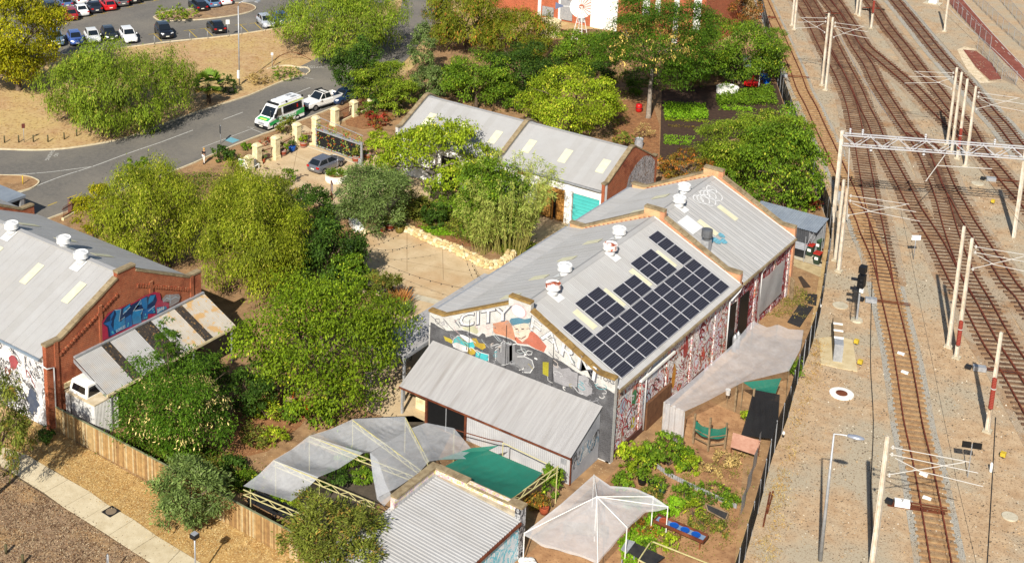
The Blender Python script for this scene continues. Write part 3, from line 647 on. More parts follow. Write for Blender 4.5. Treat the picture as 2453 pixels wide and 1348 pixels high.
# painted front gable (facing the annex)
FY = Y0
def PF(px, py, o=.005): return tuple(GY(px, py, FY-o))
def Z7(pts): return [(1020+x/7.096, 690+y/7.096) for x, y in pts]
def Z4(pts): return [(1220+x/4.815, 700+y/4.815) for x, y in pts]
BLK = brickm('black_painted_brick', C(84,84,87,.85), C(66,66,69,.8), C(116,116,118,.75), c3=C(134,134,136,.75))
top = Z7([(80,575),(150,605),(220,655),(360,722),(480,722),(600,712),(700,732),(800,782),(900,822),(960,762),(1010,782),(1020,832),(1130,802),(1200,792),(1330,832),(1450,872),(1540,932)])+Z4([(90,605),(230,625),(300,655),(400,692),(480,745),(600,795),(690,855),(760,905),(830,945),(930,985),(1000,1065),(1120,1105),(1192,1155)])
ptsF = [PF(*p) for p in top]; ptsF = [(max(p[0],-50.73), p[1], p[2]) for p in ptsF]
patch(mw, ptsF+[(-35.985,FY-.005,ptsF[-1][2]),(-35.985,FY-.005,0.1),(-50.73,FY-.005,0.1)], BLK, 'black_paint')
LINE = paint(112,112,120); WP = paint(238,236,232,.95)
# white outlined lettering along the two gable slopes
a = GY(*Z7([(590,640)])[0], FY-.02); b = GY(*Z7([(1410,520)])[0], FY-.02)
cC = GY(*Z7([(985,500)])[0], FY-.012); dC = (b-a).normalized()
text_mesh('CITY', 1.45, LINE, 'mural_lettering', mw, cC+Vector((.03,0,-.03)), dC, (0,0,1), .002, 1.5, .05)
text_mesh('CITY', 1.42, WP, 'mural_lettering', mw, cC+Vector((0,-.008,0)), dC, (0,0,1), .002, 1.5, .0)
a = GY(*Z4([(330,420)])[0], FY); b = GY(*Z4([(900,880)])[0], FY); dF = (b-a).normalized()
cF = GY(*Z4([(615,655)])[0], FY-.012)
text_mesh('FARM', 1.5, LINE, 'mural_lettering', mw, cF+Vector((.03,0,-.03)), dF, (.12,0,1), .002, 1.55, .03)
text_mesh('FARM', 1.47, WP, 'mural_lettering', mw, cF+Vector((0,-.008,0)), dF, (.12,0,1), .002, 1.55, .0)
cN = GY(*Z4([(1070,985)])[0], FY-.012); text_mesh('VICTORS', .42, LINE, 'mural_lettering', mw, cN, (1,0,-.05), (0,0,1), .002, 1.1, .01)
def PP(z, pts, c, o): return patch(mw, [PF(*p, o) for p in (Z7(pts) if z == 7 else Z4(pts))], paint(*c), 'painted_patch')
def PL(z, pts, c, w, o, closed=False): return ribbon(mw, [PF(*p, o) for p in (Z7(pts) if z == 7 else Z4(pts))], (0,-1,0), w, paint(*c), 'painted_line', closed)
# portrait with a blue cap on a red ground
PP(7, [(1140,600),(1400,540),(1470,650),(1540,900),(1300,800),(1150,770)], (214,150,116), .007)
PP(4, [(230,470),(260,440),(330,500),(430,620),(400,690),(300,650),(215,600),(90,590),(60,520)], (206,120,96), .007)
PP(4, [(30,360),(60,330),(180,330),(230,380),(240,450),(215,520),(150,575),(90,520),(50,450)], (236,218,196), .009)
PP(4, [(0,330),(20,300),(110,290),(180,310),(270,290),(265,330),(215,360),(170,355),(90,370),(30,385)], (92,140,160), .011)
PL(4, [(70,425),(100,420)], (70,60,60), .07, .011); PL(4, [(140,425),(170,420)], (70,60,60), .07, .011); PL(4, [(105,430),(100,480),(120,490)], (150,110,90), .04, .011); PL(4, [(100,520),(140,535),(190,505)], (120,60,60), .06, .011)
patch(mw, blob(lambda u, v: tuple(Vector((u, FY-.009, v))), *(lambda p: (p.x, p.z))(GY(*Z4([(110,215)])[0], FY)), .62, .5, 18), paint(230,190,190), 'painted_patch')
patch(mw, blob(lambda u, v: tuple(Vector((u, FY-.011, v))), *(lambda p: (p.x, p.z))(GY(*Z4([(105,215)])[0], FY)), .54, .43, 18), WP, 'painted_patch')
PP(7, [(610,660),(850,640),(900,740),(860,780),(760,740),(640,700)], (206,204,170), .007); PP(7, [(900,640),(1100,600),(1120,790),(1020,800),(990,740),(900,760)], (226,214,206), .007)
PL(7, [(90,470),(150,520),(210,600),(330,700)], (90,90,96), .05, .008); PL(7, [(160,560),(170,520),(230,520),(240,580),(190,610),(160,560)], (90,90,96), .04, .008); PL(7, [(300,520),(400,640),(480,720)], (90,90,96), .05, .008)
# teal, gold and white letters above the annex
PP(7, [(470,930),(480,870),(540,820),(600,840),(640,900),(720,930),(800,900),(830,920),(830,1000),(780,1050),(650,1010),(600,960)], (78,196,200), .009)
PP(7, [(560,760),(780,860),(800,910),(720,930),(600,830)], (236,236,232), .010)
PP(7, [(450,940),(520,920),(720,1000),(720,1080),(640,1080),(470,1000)], (234,230,228), .010)
PP(7, [(780,850),(860,850),(900,930),(1000,940),(1020,1010),(960,1050),(880,1000),(830,980)], (196,166,60), .010)
PP(7, [(720,1000),(860,1050),(830,1120),(780,1140),(710,1100)], (196,166,60), .011)
PP(7, [(860,1070),(930,1100),(900,1180),(840,1170)], (78,196,200), .011); PP(7, [(940,1100),(1060,1130),(1060,1230),(1000,1240),(910,1180)], (78,196,200), .011)
PP(7, [(300,810),(420,860),(470,900),(440,940),(330,890)], (196,176,60), .009)
PL(7, [(455,930),(470,860),(545,805),(620,830),(780,880),(850,930)], (236,236,234), .05, .013); PL(7, [(650,930),(700,970),(690,1050)], (40,40,44), .06, .013); PL(7, [(860,1050),(930,1090),(1070,1130),(1065,1240)], (236,236,234), .06, .013)
# grey bubble letters
PP(7, [(1190,1200),(1190,1060),(1230,1030),(1280,1100),(1290,930),(1330,910),(1370,930),(1380,1280),(1320,1300),(1250,1270)], (142,142,144), .009)
PP(7, [(1385,960),(1470,970),(1470,1260),(1420,1290),(1390,1260)], (120,120,122), .010)
PP(4, [(0,620),(45,600),(60,600),(70,690),(170,720),(190,740),(270,780),(280,880),(230,920),(150,900),(60,840),(0,830)], (146,146,148), .010)
for q in ([(1185,1230),(1180,1060),(1230,1020),(1275,1090),(1280,930),(1330,895),(1380,930),(1470,955)],): PL(7, q, (236,236,234), .05, .013)
PL(4, [(40,600),(90,590),(130,600),(140,660),(180,700),(170,735)], (236,236,234), .06, .013); PL(4, [(90,740),(180,740),(260,780),(285,860),(240,925),(150,920)], (236,236,234), .06, .013)
PL(4, [(190,690),(220,670),(265,685),(255,715),(215,720),(190,690)], (236,236,234), .05, .013)
# scrubbed-over grey patches and a yellow tag
PP(4, [(495,850),(570,845),(600,880),(690,870),(720,910),(790,930),(780,1090),(640,1080),(520,1030)], (168,166,168), .009)
PP(4, [(800,960),(870,950),(920,1000),(910,1050),(960,1110),(950,1170),(890,1200),(810,1160),(790,1100)], (178,176,178), .010)
PP(4, [(385,800),(455,805),(450,970),(385,940)], (180,170,50), .011)
for x in (190, 300, 315): patch(mw, blob(lambda u, v: (u, FY-.012, v), *(lambda p: (p.x, p.z))(GY(*Z4([(x, 640+x*.4)])[0], FY)), .07, .07, 8), WP, 'painted_patch')
for u in (-47.3, -44.3, -40.6): MB().box(u-.02, FY-.03, 3.9, u+.02, FY-.014, 7.2 if u > -47 else 6.6).build('wall_joint', DARK, mw)

rgm = random.Random(5)
for k in range(70):   # layers of small tags, drips and dots over the mural
    u = rgm.uniform(-50.2,-36.6); zt = 6.2+max(0, 2.6-abs(u-XM)*.46); lowz = rgm.random() < .6; z = rgm.uniform(4.1, 5.4) if lowz else rgm.uniform(5.4, zt-.2); r = rgm.uniform(.1,.34)
    c = rgm.choice([(206,206,206),(150,150,154),(228,226,222),(110,110,114),(90,170,180),(176,160,90)] if lowz else [(170,168,172),(206,180,180),(190,200,200),(120,120,128),(214,200,190)])
    ribbon(mw, [(u+r*math.cos(a*1.1+k)*(1+.4*math.sin(2.3*a)), FY-.016-.0003*k, z+r*.8*math.sin(a+k*.7)) for a in [i*.62 for i in range(rgm.randint(4,10))]], (0,-1,0), rgm.uniform(.03,.07), paint(*c))
# ---------------- solar panels
M_CELL, nt, b = nodes('solar_cells'); v = nt.nodes.new('ShaderNodeTexCoord').outputs['Object']
chk = N(nt, 'ShaderNodeTexBrick'); chk.offset = 0; nt.links.new(v, chk.inputs['Vector'])
for kk, vv in (('Color1', C(20,20,26)), ('Color2', C(22,22,29)), ('Mortar', C(84,84,96)), ('Scale', 1), ('Mortar Size', .012), ('Brick Width', .16), ('Row Height', .14)): chk.inputs[kk].default_value = vv
nt.links.new(chk.outputs[0], b.inputs['Base Color']); b.inputs['Roughness'].default_value = .35; b.inputs['Specular IOR Level'].default_value = .25
M_ALU = flat('aluminium', C(214,214,216,.85), .4, .2, world=True)
sa = thing('solar_array', 'black solar panels in white frames on the warehouse roof slope', 'solar panels', (-38, 81, 6.3))
th = math.atan(sr); pl_w, pl_h = 1.65, .82
pm1 = MB(); pm1.box(-pl_h/2+.02, -pl_w/2+.02, .0, pl_h/2-.02, pl_w/2-.02, .035); o = pm1.build('panel', M_CELL); PD = o.data; bpy.data.objects.remove(o)
pf = MB()
for s in (-1, 1): pf.box(s*(pl_h/2-.0125)-.0125, -pl_w/2, -.01, s*(pl_h/2-.0125)+.0125, pl_w/2, .045); pf.box(-pl_h/2+.0251, s*(pl_w/2-.0125)-.0125, -.01, pl_h/2-.0251, s*(pl_w/2-.0125)+.0125, .045)
o = pf.build('frame', M_ALU); FD = o.data; bpy.data.objects.remove(o)
def panel(xc, yc):
    z = zr(xc)+.13
    p = bpy.data.objects.new('panel', PD); COL.objects.link(p); p.parent = sa; p.location = Vector((xc,yc,z))-sa.location; p.rotation_euler = (0, th, 0)
    q = bpy.data.objects.new('frame', FD); COL.objects.link(q); q.parent = p
def row(i): return -39.2+(i+.5)*.76   # rows of the lower block, up the slope is negative
for c in range(10):
    for r in range(4): panel(row(r), 72.85+.82+c*1.68)
for (y, n0, n1) in ((73.67,-2,0), (76.55,-3,0), (78.23,-3,0), (80.5,-2,0), (82.18,-2,0), (84.55,-3,0), (86.23,-3,0), (88.79,-4,0)):
    for r in range(n0, n1): panel(row(r)-.05, y)

# ================================================================== 2. lean-to annex in front of the gable
an = thing('lean_to_shed', 'corrugated iron lean-to with broad grey roof against the painted gable', 'shed', (-43.5, 69.7, 0))
roof_sheets(an, 'x', -50.35, -36.75, [(Y0-.06, 3.98), (67.62, 2.16)], .76, 9, .018, M_GALVR, lap=.022)
M_IRON = pm('pale_corrugated_wall', C(206,206,206,.78), C(190,190,192,.74), .8, .55, .1, c3=C(196,186,170,.74), sc3=.5, lo3=.55, hi3=.8)
def iron_wall(parent, p, q, z0, z1, mat, pitch=.15, amp=.02, z1b=None, name='corrugated_wall'):
    p = Vector((p[0],p[1],0)); q = Vector((q[0],q[1],0)); d = (q-p); L = d.length; d.normalize(); nrm = Vector((d.y,-d.x,0)); n = max(2, int(L/pitch*2)); mb = MB(); vs = []
    z1b = z1 if z1b is None else z1b
    for i in range(n+1):
        c = p+d*(L*i/n)+nrm*(amp if i % 2 else 0); t = i/n
        vs += [(c.x,c.y,z0),(c.x,c.y,z1+(z1b-z1)*t)]
    mb.add(vs, [(2*i,2*i+2,2*i+3,2*i+1) for i in range(n)]); return mb.build(name, mat, parent)
iron_wall(an, (-44.9,67.95), (-36.9,67.95), 0, 2.2, M_IRON)
iron_wall(an, (-36.9,67.95), (-36.9,Y0), 0, 2.25, pm('graffiti_iron', C(170,172,176,.72), C(152,154,160,.68), 1, .55), z1b=3.9, name='side_wall')
MB().box(-50.3, 71.2, 0, -45.0, 71.4, 3.6).build('rear_wall', pm('store_wall', C(214,196,150,.8), C(190,170,126,.75), 1.5, .9), an)
MB().box(-48.1, 67.98, 0, -45.0, 68.05, 2.2).build('dark_opening', BLACK, an)  # black panel stands in for the shade inside the door opening
MB().box(-46.6, 67.93, 0, -46.55, 67.97, 2.2).build('gate_bar', GALV, an)
for x in (-48.2, -44.95): MB().box(x-.08, 67.86, 0, x+.08, 68.02, 2.2).build('rusty_post', RUST, an)
MB().box(-50.3, 67.8, 0, -50.15, 67.95, 2.15).build('corner_post', GALV, an)
for x in (-36.86,): MB().box(x-.03, 67.84, 0, x+.05, 67.92, 2.15).build('corner_trim', RUST, an)
MB().box(-50.35, 67.6, 2.02, -36.75, 67.66, 2.14).build('fascia', RUST, an)
MB().box(-49.9, 69.0, 0, -48.3, 69.1, .9).build('counter', CREAM, an)
MB().box(-37.6, 67.9, 1.3, -37.2, 67.94, 1.7).build('louvre', GALV, an)
SX = -36.9-.024
for k in range(26):   # tag lettering on the side wall: pale loops over blue
    y = 68.3+(k % 13)*.24; z = 1.1+(k//13)*.5+y*.12-8.1; r = .2+.08*random.random()
    ribbon(an, [(-36.9+.03+.001*k, y+r*math.cos(a+k), z+1.2*r*math.sin(a*1.3+k)) for a in [i*.7 for i in range(6)]], (1,0,0), .07, paint(*random.choice([(236,236,234),(60,60,64),(120,170,196),(236,236,234)])), 'painted_line')
# hanging rack of fabric at the open end
# canopy over the left front corner
cn = thing('verandah', 'flat grey metal canopy on posts at the left corner of the warehouse', 'canopy', (-52.5, 73, 0))
roof_sheets(cn, 'y', 69.0, 84.0, [(-51.0, 3.55), (-54.3, 3.2)], .76, 5, .012, M_GALVR, lap=.018)
MB().box(-51.12, 69.0, 3.3, -50.98, 78, 3.5).build('edge_beam', GALV, cn)
for y in (69.1, 74, 79): MB().box(-51.15, y, 0, -51.0, y+.15, 3.3).build('post', GALV, cn)
for y in (69.1, 74, 79): MB().box(-54.2, y, 0, -54.05, y+.15, 3.15).build('post', GALV, cn)

# ================================================================== 3. white workshop
ws = thing('workshop', 'low white workshop with two grey roofs and timber and teal doors', 'building', (-65.5, 108, 0))
WY0, WY1, WXL, WXM, WXR = 102.97, 112.9, -77.5, -65.3, -53.9
M_WSW = pm('white_workshop_wall', C(240,238,232,.95), C(230,227,220,.92), 1.5, .85)
def wprof(): 
    c = (WY0+WY1)/2; return [(WY0-.2,4.95),(WY0+.4,4.95),(c-.3,7.05),(c+.3,7.05),(WY1-.4,4.75),(WY1+.2,4.75)]
for x, m in ((WXR-.3, M_BRICK), (WXM-.15, M_BRICKW), (WXL, M_BRICKW)):
    gable_wall(ws, 'y', x, .3, wprof(), 0 if x != WXM-.15 else 3.5, m, M_COPE, 'gable_wall', .45, .13)
MB().box(WXL+.3, WY0, 3.15, WXR-.3, WY0+.25, 4.3).build('front_wall', M_WSW, ws)
for a, b in ((WXL+.3,-72.0),(-69.6,-66.9),(-64.6,-61.05),(-58.05,-57.3)): MB().box(a, WY0, 0, b, WY0+.25, 3.15).build('front_wall', M_WSW, ws)
MB().box(WXL+.3, WY1-.25, 0, WXR-.3, WY1, 4.3).build('rear_wall', M_WSW, ws)
for a in (-61.4,-57.7,-54.2,-64.9,-69.2): MB().box(a-.2, WY0-.08, 0, a+.2, WY0-.001, 4.2).build('pier', M_WSW, ws)
MB().box(WXR-.31, WY0-.08, 0, WXR+.01, WY0+.3, 4.8).build('corner_pier', M_WSW, ws)
M_TIM = pm('orange_timber', C(214,160,84,.8), C(184,126,60,.75), 2.5, .8, c3=C(160,104,52,.7), sc3=1)
for i in range(10):
    if i in (5,): continue
    x = -61.0+i*.295
    if i == 6: MB().beam((x, WY0+.02, 1.4), (x+.2, WY0-.55, 1.4), .06, 2.5, up=(0,0,1)).build('door_board', M_TIM, ws)
    else: MB().box(x, WY0+.06, .05, x+.285, WY0+.12+random.uniform(0,.02), 2.72).build('door_board', M_TIM, ws)
for i in range(3): MB().box(-61.03+i*.99, WY0+.02, 2.73, -60.05+i*.99, WY0+.1, 3.14).build('lintel_board', M_TIM, ws)
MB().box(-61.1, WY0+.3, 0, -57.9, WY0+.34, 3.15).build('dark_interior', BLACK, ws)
MB().box(-57.2, WY0+.1, 0, -54.2, WY0+.16, 3.1).build('roller_door', pm('teal_door', C(86,196,190,.85), C(78,186,182,.82), 1, .5), ws)
for k in range(9): MB().box(-57.2, WY0+.08, .3+k*.33, -54.2, WY0+.1, .32+k*.33).build('door_rib', paint(70,176,172), ws)
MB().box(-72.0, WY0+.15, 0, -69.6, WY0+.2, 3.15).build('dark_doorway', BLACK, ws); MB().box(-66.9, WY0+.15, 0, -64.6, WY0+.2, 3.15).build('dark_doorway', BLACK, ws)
MB().box(-63.2, WY0-.05, 3.5, -62.0, WY0-.001, 3.8).build('sign_board', pm('brown_sign', C(120,64,48,.7)), ws)
MB().lathe([(.12,0),(.16,.05),(.02,.12)], (-59.5, WY0-.1, 3.6), 10).build('wall_lamp', GALV, ws)
wc = (WY0+WY1)/2; sl_ = (6.75-4.3)/(wc-WY0)
for a, b in ((WXL+.3, WXM-.16), (WXM+.16, WXR-.31)):
    roof_sheets(ws, 'x', a, b, [(wc, 6.75), (WY0-.2, 4.3-.2*sl_)], .76, 8, .012, M_ROOF, lap=.014)
    roof_sheets(ws, 'x', a, b, [(WY1+.2, 4.2), (wc, 6.75)], .76, 8, .012, M_ROOF, lap=.014)
    MB().box(a, wc-.15, 6.76, b, wc+.15, 6.8).build('ridge_capping', M_ROOF, ws)
    MB().box(a, WY0-.34, 4.05, b, WY0-.2, 4.18).build('gutter', GALV, ws)
def wz(y): return 4.3+(y-WY0)*sl_
for x in (-75.6, -71.6, -67.7, -63.85, -59.9, -55.9):
    A = [(x,104.5,wz(104.5)+.03),(x+.8,104.5,wz(104.5)+.03),(x+.8,106.05,wz(106.05)+.03),(x,106.05,wz(106.05)+.03)]
    mb = MB(); mb.extr(A, (0,0,.02)); mb.build('skylight', M_SKYL, ws)
# grey mural on the brick end
def PW(y, z, o=.006): return (WXR+o, y, z)
mt = chaos('animal_mural', [C(150,146,150,.75), C(176,170,170,.8), C(120,108,100,.7), C(196,190,188,.8), C(150,120,96,.72), C(90,84,84,.6), C(186,182,184,.8)], 1.6, 1.5)
patch(ws, [PW(y, z) for y, z in ((107.2,1.5),(106.9,3.0),(107.4,4.2),(108.6,5.0),(110.2,5.4),(111.6,5.0),(112.6,4.2),(112.7,1.5))], mt, 'painted_patch')
text_mesh('TE', 1.5, paint(150,152,158), 'mural_lettering', ws, (WXR+.012, 104.6, 2.6), (0,1,0), (0,0,1), .002, 1.1, .03)
patch(ws, [PW(y, z, .008) for y, z in ((104.2,.8),(107.2,1.0),(107.0,2.0),(105.4,1.8),(104.3,1.4))], paint(200,206,212), 'painted_patch')

# ================================================================== 4. red brick warehouse at the left
bw = thing('brick_warehouse', 'red brick warehouse with grey roof and blue lettering on its gable', 'building', (-82, 58.4, 0))
BX, BY0, BY1, BM = -67.4, 51.2, 65.5, 58.38
PB = gable_prof(BM, 7.2, 6.4, 6.4, 8.9, 9.3, 1.25, .85)
gable_wall(bw, 'y', BX-.36, .36, PB, 0, M_BRICK, M_COPE, 'gable_wall')
gable_wall(bw, 'y', -87.2, .36, PB, 5.0, M_BRICK, M_COPE, 'middle_parapet')
def zb(y): return 8.75-abs(y-BM)*sr
WM = chaos('white_black_mural', [C(236,234,230,.9), C(224,222,220,.88), C(190,188,190,.8), C(236,234,232,.9), C(90,90,96,.6), C(60,60,66,.5), C(214,212,212,.85), C(120,124,134,.65)], .8, 1.6)
MB().box(-103, BY0+.05, 0, BX-.37, BY0+.35, 5.3).build('side_wall', WM, bw)
MB().box(-103, BY1-.35, 0, BX-.37, BY1-.05, 5.3).build('side_wall', M_BRICK, bw)
for a, b in ((-103, -87.25), (-86.8, BX-.38)):
    roof_sheets(bw, 'x', a, b, [(BM, 8.73), (BY0-.25, zb(BY0-.25))], .76, 5, .015, M_ROOF, lap=.022)
    roof_sheets(bw, 'x', a, b, [(BY1+.35, zb(BY1+.35)+.0), (BM, 8.73)], .76, 6, .012, M_ROOF, lap=.018)
    MB().box(a, BM-.2, 8.7, b, BM+.2, 8.79).build('ridge_capping', M_ROOF, bw)
    MB().box(a, BY0-.42, zb(BY0-.25)-.14, b, BY0-.26, zb(BY0-.25)-.01).build('gutter', pm('blue_gutter', C(150,166,180,.7)), bw)
for x, s in ((-79.6,-1), (-74.6,1), (-71.7,-1)):
    ventilator(bw, (x, BM+s*.42, 8.95))
    mb = MB(); y1 = BM+s*.1; y2 = BM+s*1.2; mb.add([(x-.45,y1,zb(y1)+.04),(x+.45,y1,zb(y1)+.04),(x+.45,y2,zb(y2)+.04),(x-.45,y2,zb(y2)+.04)], [(0,1,2,3)]); mb.build('vent_flashing', M_VENT, bw)
def bsky(x, y0, y1):
    mb = MB(); mb.extr([(x,y0,zb(y0)+.04),(x+.7,y0,zb(y0)+.04),(x+.7,y1,zb(y1)+.04),(x,y1,zb(y1)+.04)], (0,0,.02)); mb.build('skylight', M_SKYL, bw)
for x in (-74.9, -70.3, -79.6): bsky(x, 54.9, 56.65)
for x in (-77.6, -73.4, -69.9, -82): bsky(x, 60.2, 61.9)
# corbelled brick band and pilasters on the gable
def PB_(y, z, o=.006): return (BX+o, y, z)
for y in (52.0, 55.9, 60.6, 64.6): MB().box(BX, y-.15, 0, BX+.08, y+.15, 6.3 if abs(y-BM) > 5 else 7.4).build('pilaster', M_BRICK, bw)
for s in (-1, 1):
    for k in range(22):
        y = BM+s*(1.0+k*.24); z = 8.3-(abs(y-BM)-.87)*.46-.55
        if abs(y-BM) < 6.3: MB().box(BX, y-.08, z-.22, BX+.09, y+.08, z).build('corbel_brick', M_BRICK, bw)
GZ = lambda pts: [(220+x/7.49, 660+y/7.49) for x, y in pts]
def QB(pts, c, o): return patch(bw, [tuple(GX(*p, BX+o)) for p in GZ(pts)], paint(*c), 'painted_patch')
def QL(pts, c, w, o): return ribbon(bw, [tuple(GX(*p, BX+o)) for p in GZ(pts)], (1,0,0), w, paint(*c), 'painted_line')
QB([(190,1170),(180,830),(300,660),(540,560),(750,480),(920,370),(1120,290),(1220,310),(1250,440),(1390,500),(1380,580),(1150,700),(1030,800),(330,1110)], (190,44,76), .082)
QB([(200,860),(270,740),(330,680),(410,610),(520,600),(680,500),(700,530),(890,420),(980,370),(1020,380),(1060,340),(1150,340),(1170,440),(1130,540),(1160,680),(1010,690),(1000,780),(920,800),(730,880),(590,960),(430,1040),(300,1110),(280,930)], (18,52,96), .086)
BL = (46,140,196)
QB([(420,620),(520,610),(490,820),(520,830),(590,740),(600,950),(440,1010),(390,960),(400,800),(440,690)], BL, .09)
QB([(600,760),(710,690),(730,900),(600,950)], (36,110,176), .0885); QB([(570,590),(690,500),(680,560),(620,600),(640,640),(560,690)], BL, .09)
QB([(740,640),(890,430),(880,520),(830,560),(780,540),(770,620),(920,600),(880,680),(890,840),(740,880),(720,740)], BL, .09)
QB([(900,420),(980,380),(1000,500),(990,600),(930,600),(870,480)], (40,126,188), .091); QB([(1050,360),(1140,345),(1100,450),(1050,490),(1010,520),(1020,420)], BL, .092); QB([(910,620),(1000,600),(1130,540),(1130,670),(1010,680),(990,770),(910,790)], (30,104,170), .092)
QB([(330,720),(400,620),(390,700),(340,800),(370,800),(340,880),(430,1040),(340,1080),(300,900),(210,860),(330,810)], (36,110,176), .0915)
QB([(1160,570),(1330,545),(1350,590),(1170,690)], (40,130,180), .09)
QB([(1260,420),(1330,340),(1560,330),(1590,380),(1560,470),(1440,540),(1390,560),(1390,470),(1280,470)], (170,160,158), .088)
for q in ([(410,620),(520,605),(490,820),(590,740)], [(740,640),(885,425),(880,520)], [(560,690),(690,560)], [(1130,540),(1010,640)], [(770,630),(920,600),(880,690)], [(1280,470),(1340,400),(1420,430),(1500,380),(1560,400)], [(1400,340),(1410,500)]): QL(q, (206,226,236), .05, .097)
p1 = GX(*GZ([(1235,610)])[0], BX+.096); text_mesh('2018', .38, paint(236,236,234), 'mural_lettering', bw, p1, (0,1,0), (0,0,1), .002, .9, .01)
p1 = GX(*GZ([(520,955)])[0], BX+.1); text_mesh('SOFLES', .3, paint(206,220,232), 'mural_lettering', bw, p1, (0,1,.05), (0,0,1), .002, .9, .005)
for q in ((350,1000),(365,1020),(640,850),(630,890),(945,690),(935,750),(970,740),(1080,600),(1100,640)): patch(bw, blob(lambda u, v: (BX+.097, u, v), *(lambda p: (p.y, p.z))(GX(*GZ([q])[0], BX)), .07, .08, 8), paint(90,196,214), 'painted_patch')
down_pipe(bw, [(BX-.2,BY0-.35,5.0),(BX+.1,BY0-.1,4.7),(BX+.12,BY0+.45,4.6),(BX+.12,BY0+.45,.1)])
MB().box(BX-.02, 52.6, 0, BX+.06, 53.3, 2.6).build('dark_doorway', BLACK, bw); MB().box(BX-.02, 52.5, 2.6, BX+.1, 54.2, 2.95).build('lintel', CREAM, bw)
for y0, y1, z0, z1, c in ((-74.2,-73.4,3.6,4.6,(170,80,84)), (-71.6,-70.6,3.2,4.2,(176,86,90)), (-69.8,-68.6,.6,2.4,(80,90,110)), (-68.9,-68.0,2.2,3.4,(214,214,218)), (-72.8,-71.8,.4,1.4,(60,62,70))):
    patch(bw, blob(lambda u, v: (u, BY0+.044, v), (y0+y1)/2, (z0+z1)/2, (y1-y0)/2, (z1-z0)/2, 14, .3), paint(*c), 'painted_patch')
for k in range(16):
    x = random.uniform(-74,-68); z = random.uniform(.6,4.4); r = random.uniform(.25,.5)
    ribbon(bw, [(x+r*math.cos(a+k), BY0+.04-.001*k, z+1.2*r*math.sin(a*1.2)) for a in [i*.6 for i in range(7)]], (0,-1,0), .09, paint(*random.choice([(60,62,70),(236,236,234),(120,124,134),(150,60,66)])), 'painted_line')
# carport against the gable: separate sheets, some of dark translucent plastic
cp = thing('carport', 'skillion carport roof of pale and dark sheets against the brick gable', 'carport', (-65.8, 59.5, 0))
M_CPD = pm('dark_plastic_sheet', C(70,62,54,.6), C(48,44,40,.55), 2, .4, c4=C(150,118,70,.7), sc4=6, lo4=.58, hi4=.66)
M_CPL = pm('pale_carport_sheet', C(196,195,192,.64), C(184,182,178,.62), 1, .6, c3=C(184,172,156,.74), sc3=.7)
M_CPS = pm('leaf_strewn_sheet', C(206,198,184,.68), C(194,184,166,.66), 1, .7, c3=C(196,160,108,.75), sc3=.9, lo3=.54, hi3=.6, c4=C(206,170,116,.75), sc4=4, lo4=.62, hi4=.66)
def cpm(k): return {3: M_CPD, 7: M_CPD, 8: M_CPD, 12: M_CPD}.get(k, M_CPS if k > 9 else None)
roof_sheets(cp, 'y', 53.4, 65.7, [(BX+.1, 4.5), (-64.05, 2.95)], .76, 6, .016, M_CPL, mats=cpm, lap=.02)
MB().box(BX+.02, 53.4, 4.5, BX+.22, 65.7, 4.62).build('flashing', GALV, cp); MB().box(-64.12, 53.4, 2.75, -64.0, 65.7, 2.93).build('gutter', CREAM, cp)
MB().add([(BX+.05,53.38,4.45),(BX+.05,53.38,4.15),(-64.1,53.38,2.7),(-64.1,53.38,2.95)], [(0,1,2,3)]).build('fascia', GALV, cp)
for y in (53.8, 57.5, 61.5, 65.4): MB().box(-64.2, y-.05, 0, -64.1, y+.05, 2.8).build('post', GALV, cp)
# white site box and the canopy shell on it
sb = thing('site_box', 'white metal storage box beside the timber fence', 'storage box', (-65.7, 53.4, 0))
MB().box(-67.15, 52.4, .05, -64.2, 54.45, 2.5).build('box_body', pm('site_box_white', C(226,224,218,.88), C(208,206,200,.82), 1.2, .6), sb)
MB().box(-67.2, 52.36, 2.5, -64.15, 54.5, 2.58).build('box_lid', pm('site_box_top', C(222,206,176,.82), C(206,186,150,.78), 1.5, .8), sb)
iron_wall(sb, (-64.17,52.4), (-64.17,54.45), .05, 2.48, WHITE, .12, .015, name='ribbed_side')
MB().box(-66.6, 52.37, .1, -66.55, 52.4, 2.4).build('door_seam', DARK, sb)
cy_ = thing('ute_canopy', 'white vehicle canopy shell lying on top of the storage box', 'vehicle canopy', (-66.0, 53.4, 2.58))
def canopy():
    mb = MB(); x0, x1 = -66.95, -65.1; y0, y1 = 52.55, 54.2; z0 = 2.585; h = .85
    mb.add([(x0,y0,z0),(x1,y0,z0),(x1,y1,z0),(x0,y1,z0),(x0+.12,y0+.22,z0+h),(x1-.1,y0+.22,z0+h),(x1-.1,y1-.2,z0+h),(x0+.12,y1-.2,z0+h)], [(4,5,6,7),(0,1,5,4),(1,2,6,5),(2,3,7,6),(3,0,4,7)]); mb.build('shell', WHITE, cy_)
    g = glassm('dark_window', C(22,22,24))
    f = lambda s, t: Vector((x0+(x1-x0)*s+(.12*(1-s)-.1*s)*t, y0+.22*t-.012, z0+h*t))
    MB().add([f(.12,.25),f(.88,.25),f(.86,.78),f(.14,.78)], [(0,1,2,3)]).build('side_window', g, cy_)
    f = lambda s, t: Vector((x1-.1*t+.012, y0+.22*t+(y1-y0-.42*t)*s, z0+h*t))
    MB().add([f(.06,.1),f(.94,.1),f(.93,.85),f(.07,.85)], [(0,1,2,3)]).build('rear_window', g, cy_)
canopy()

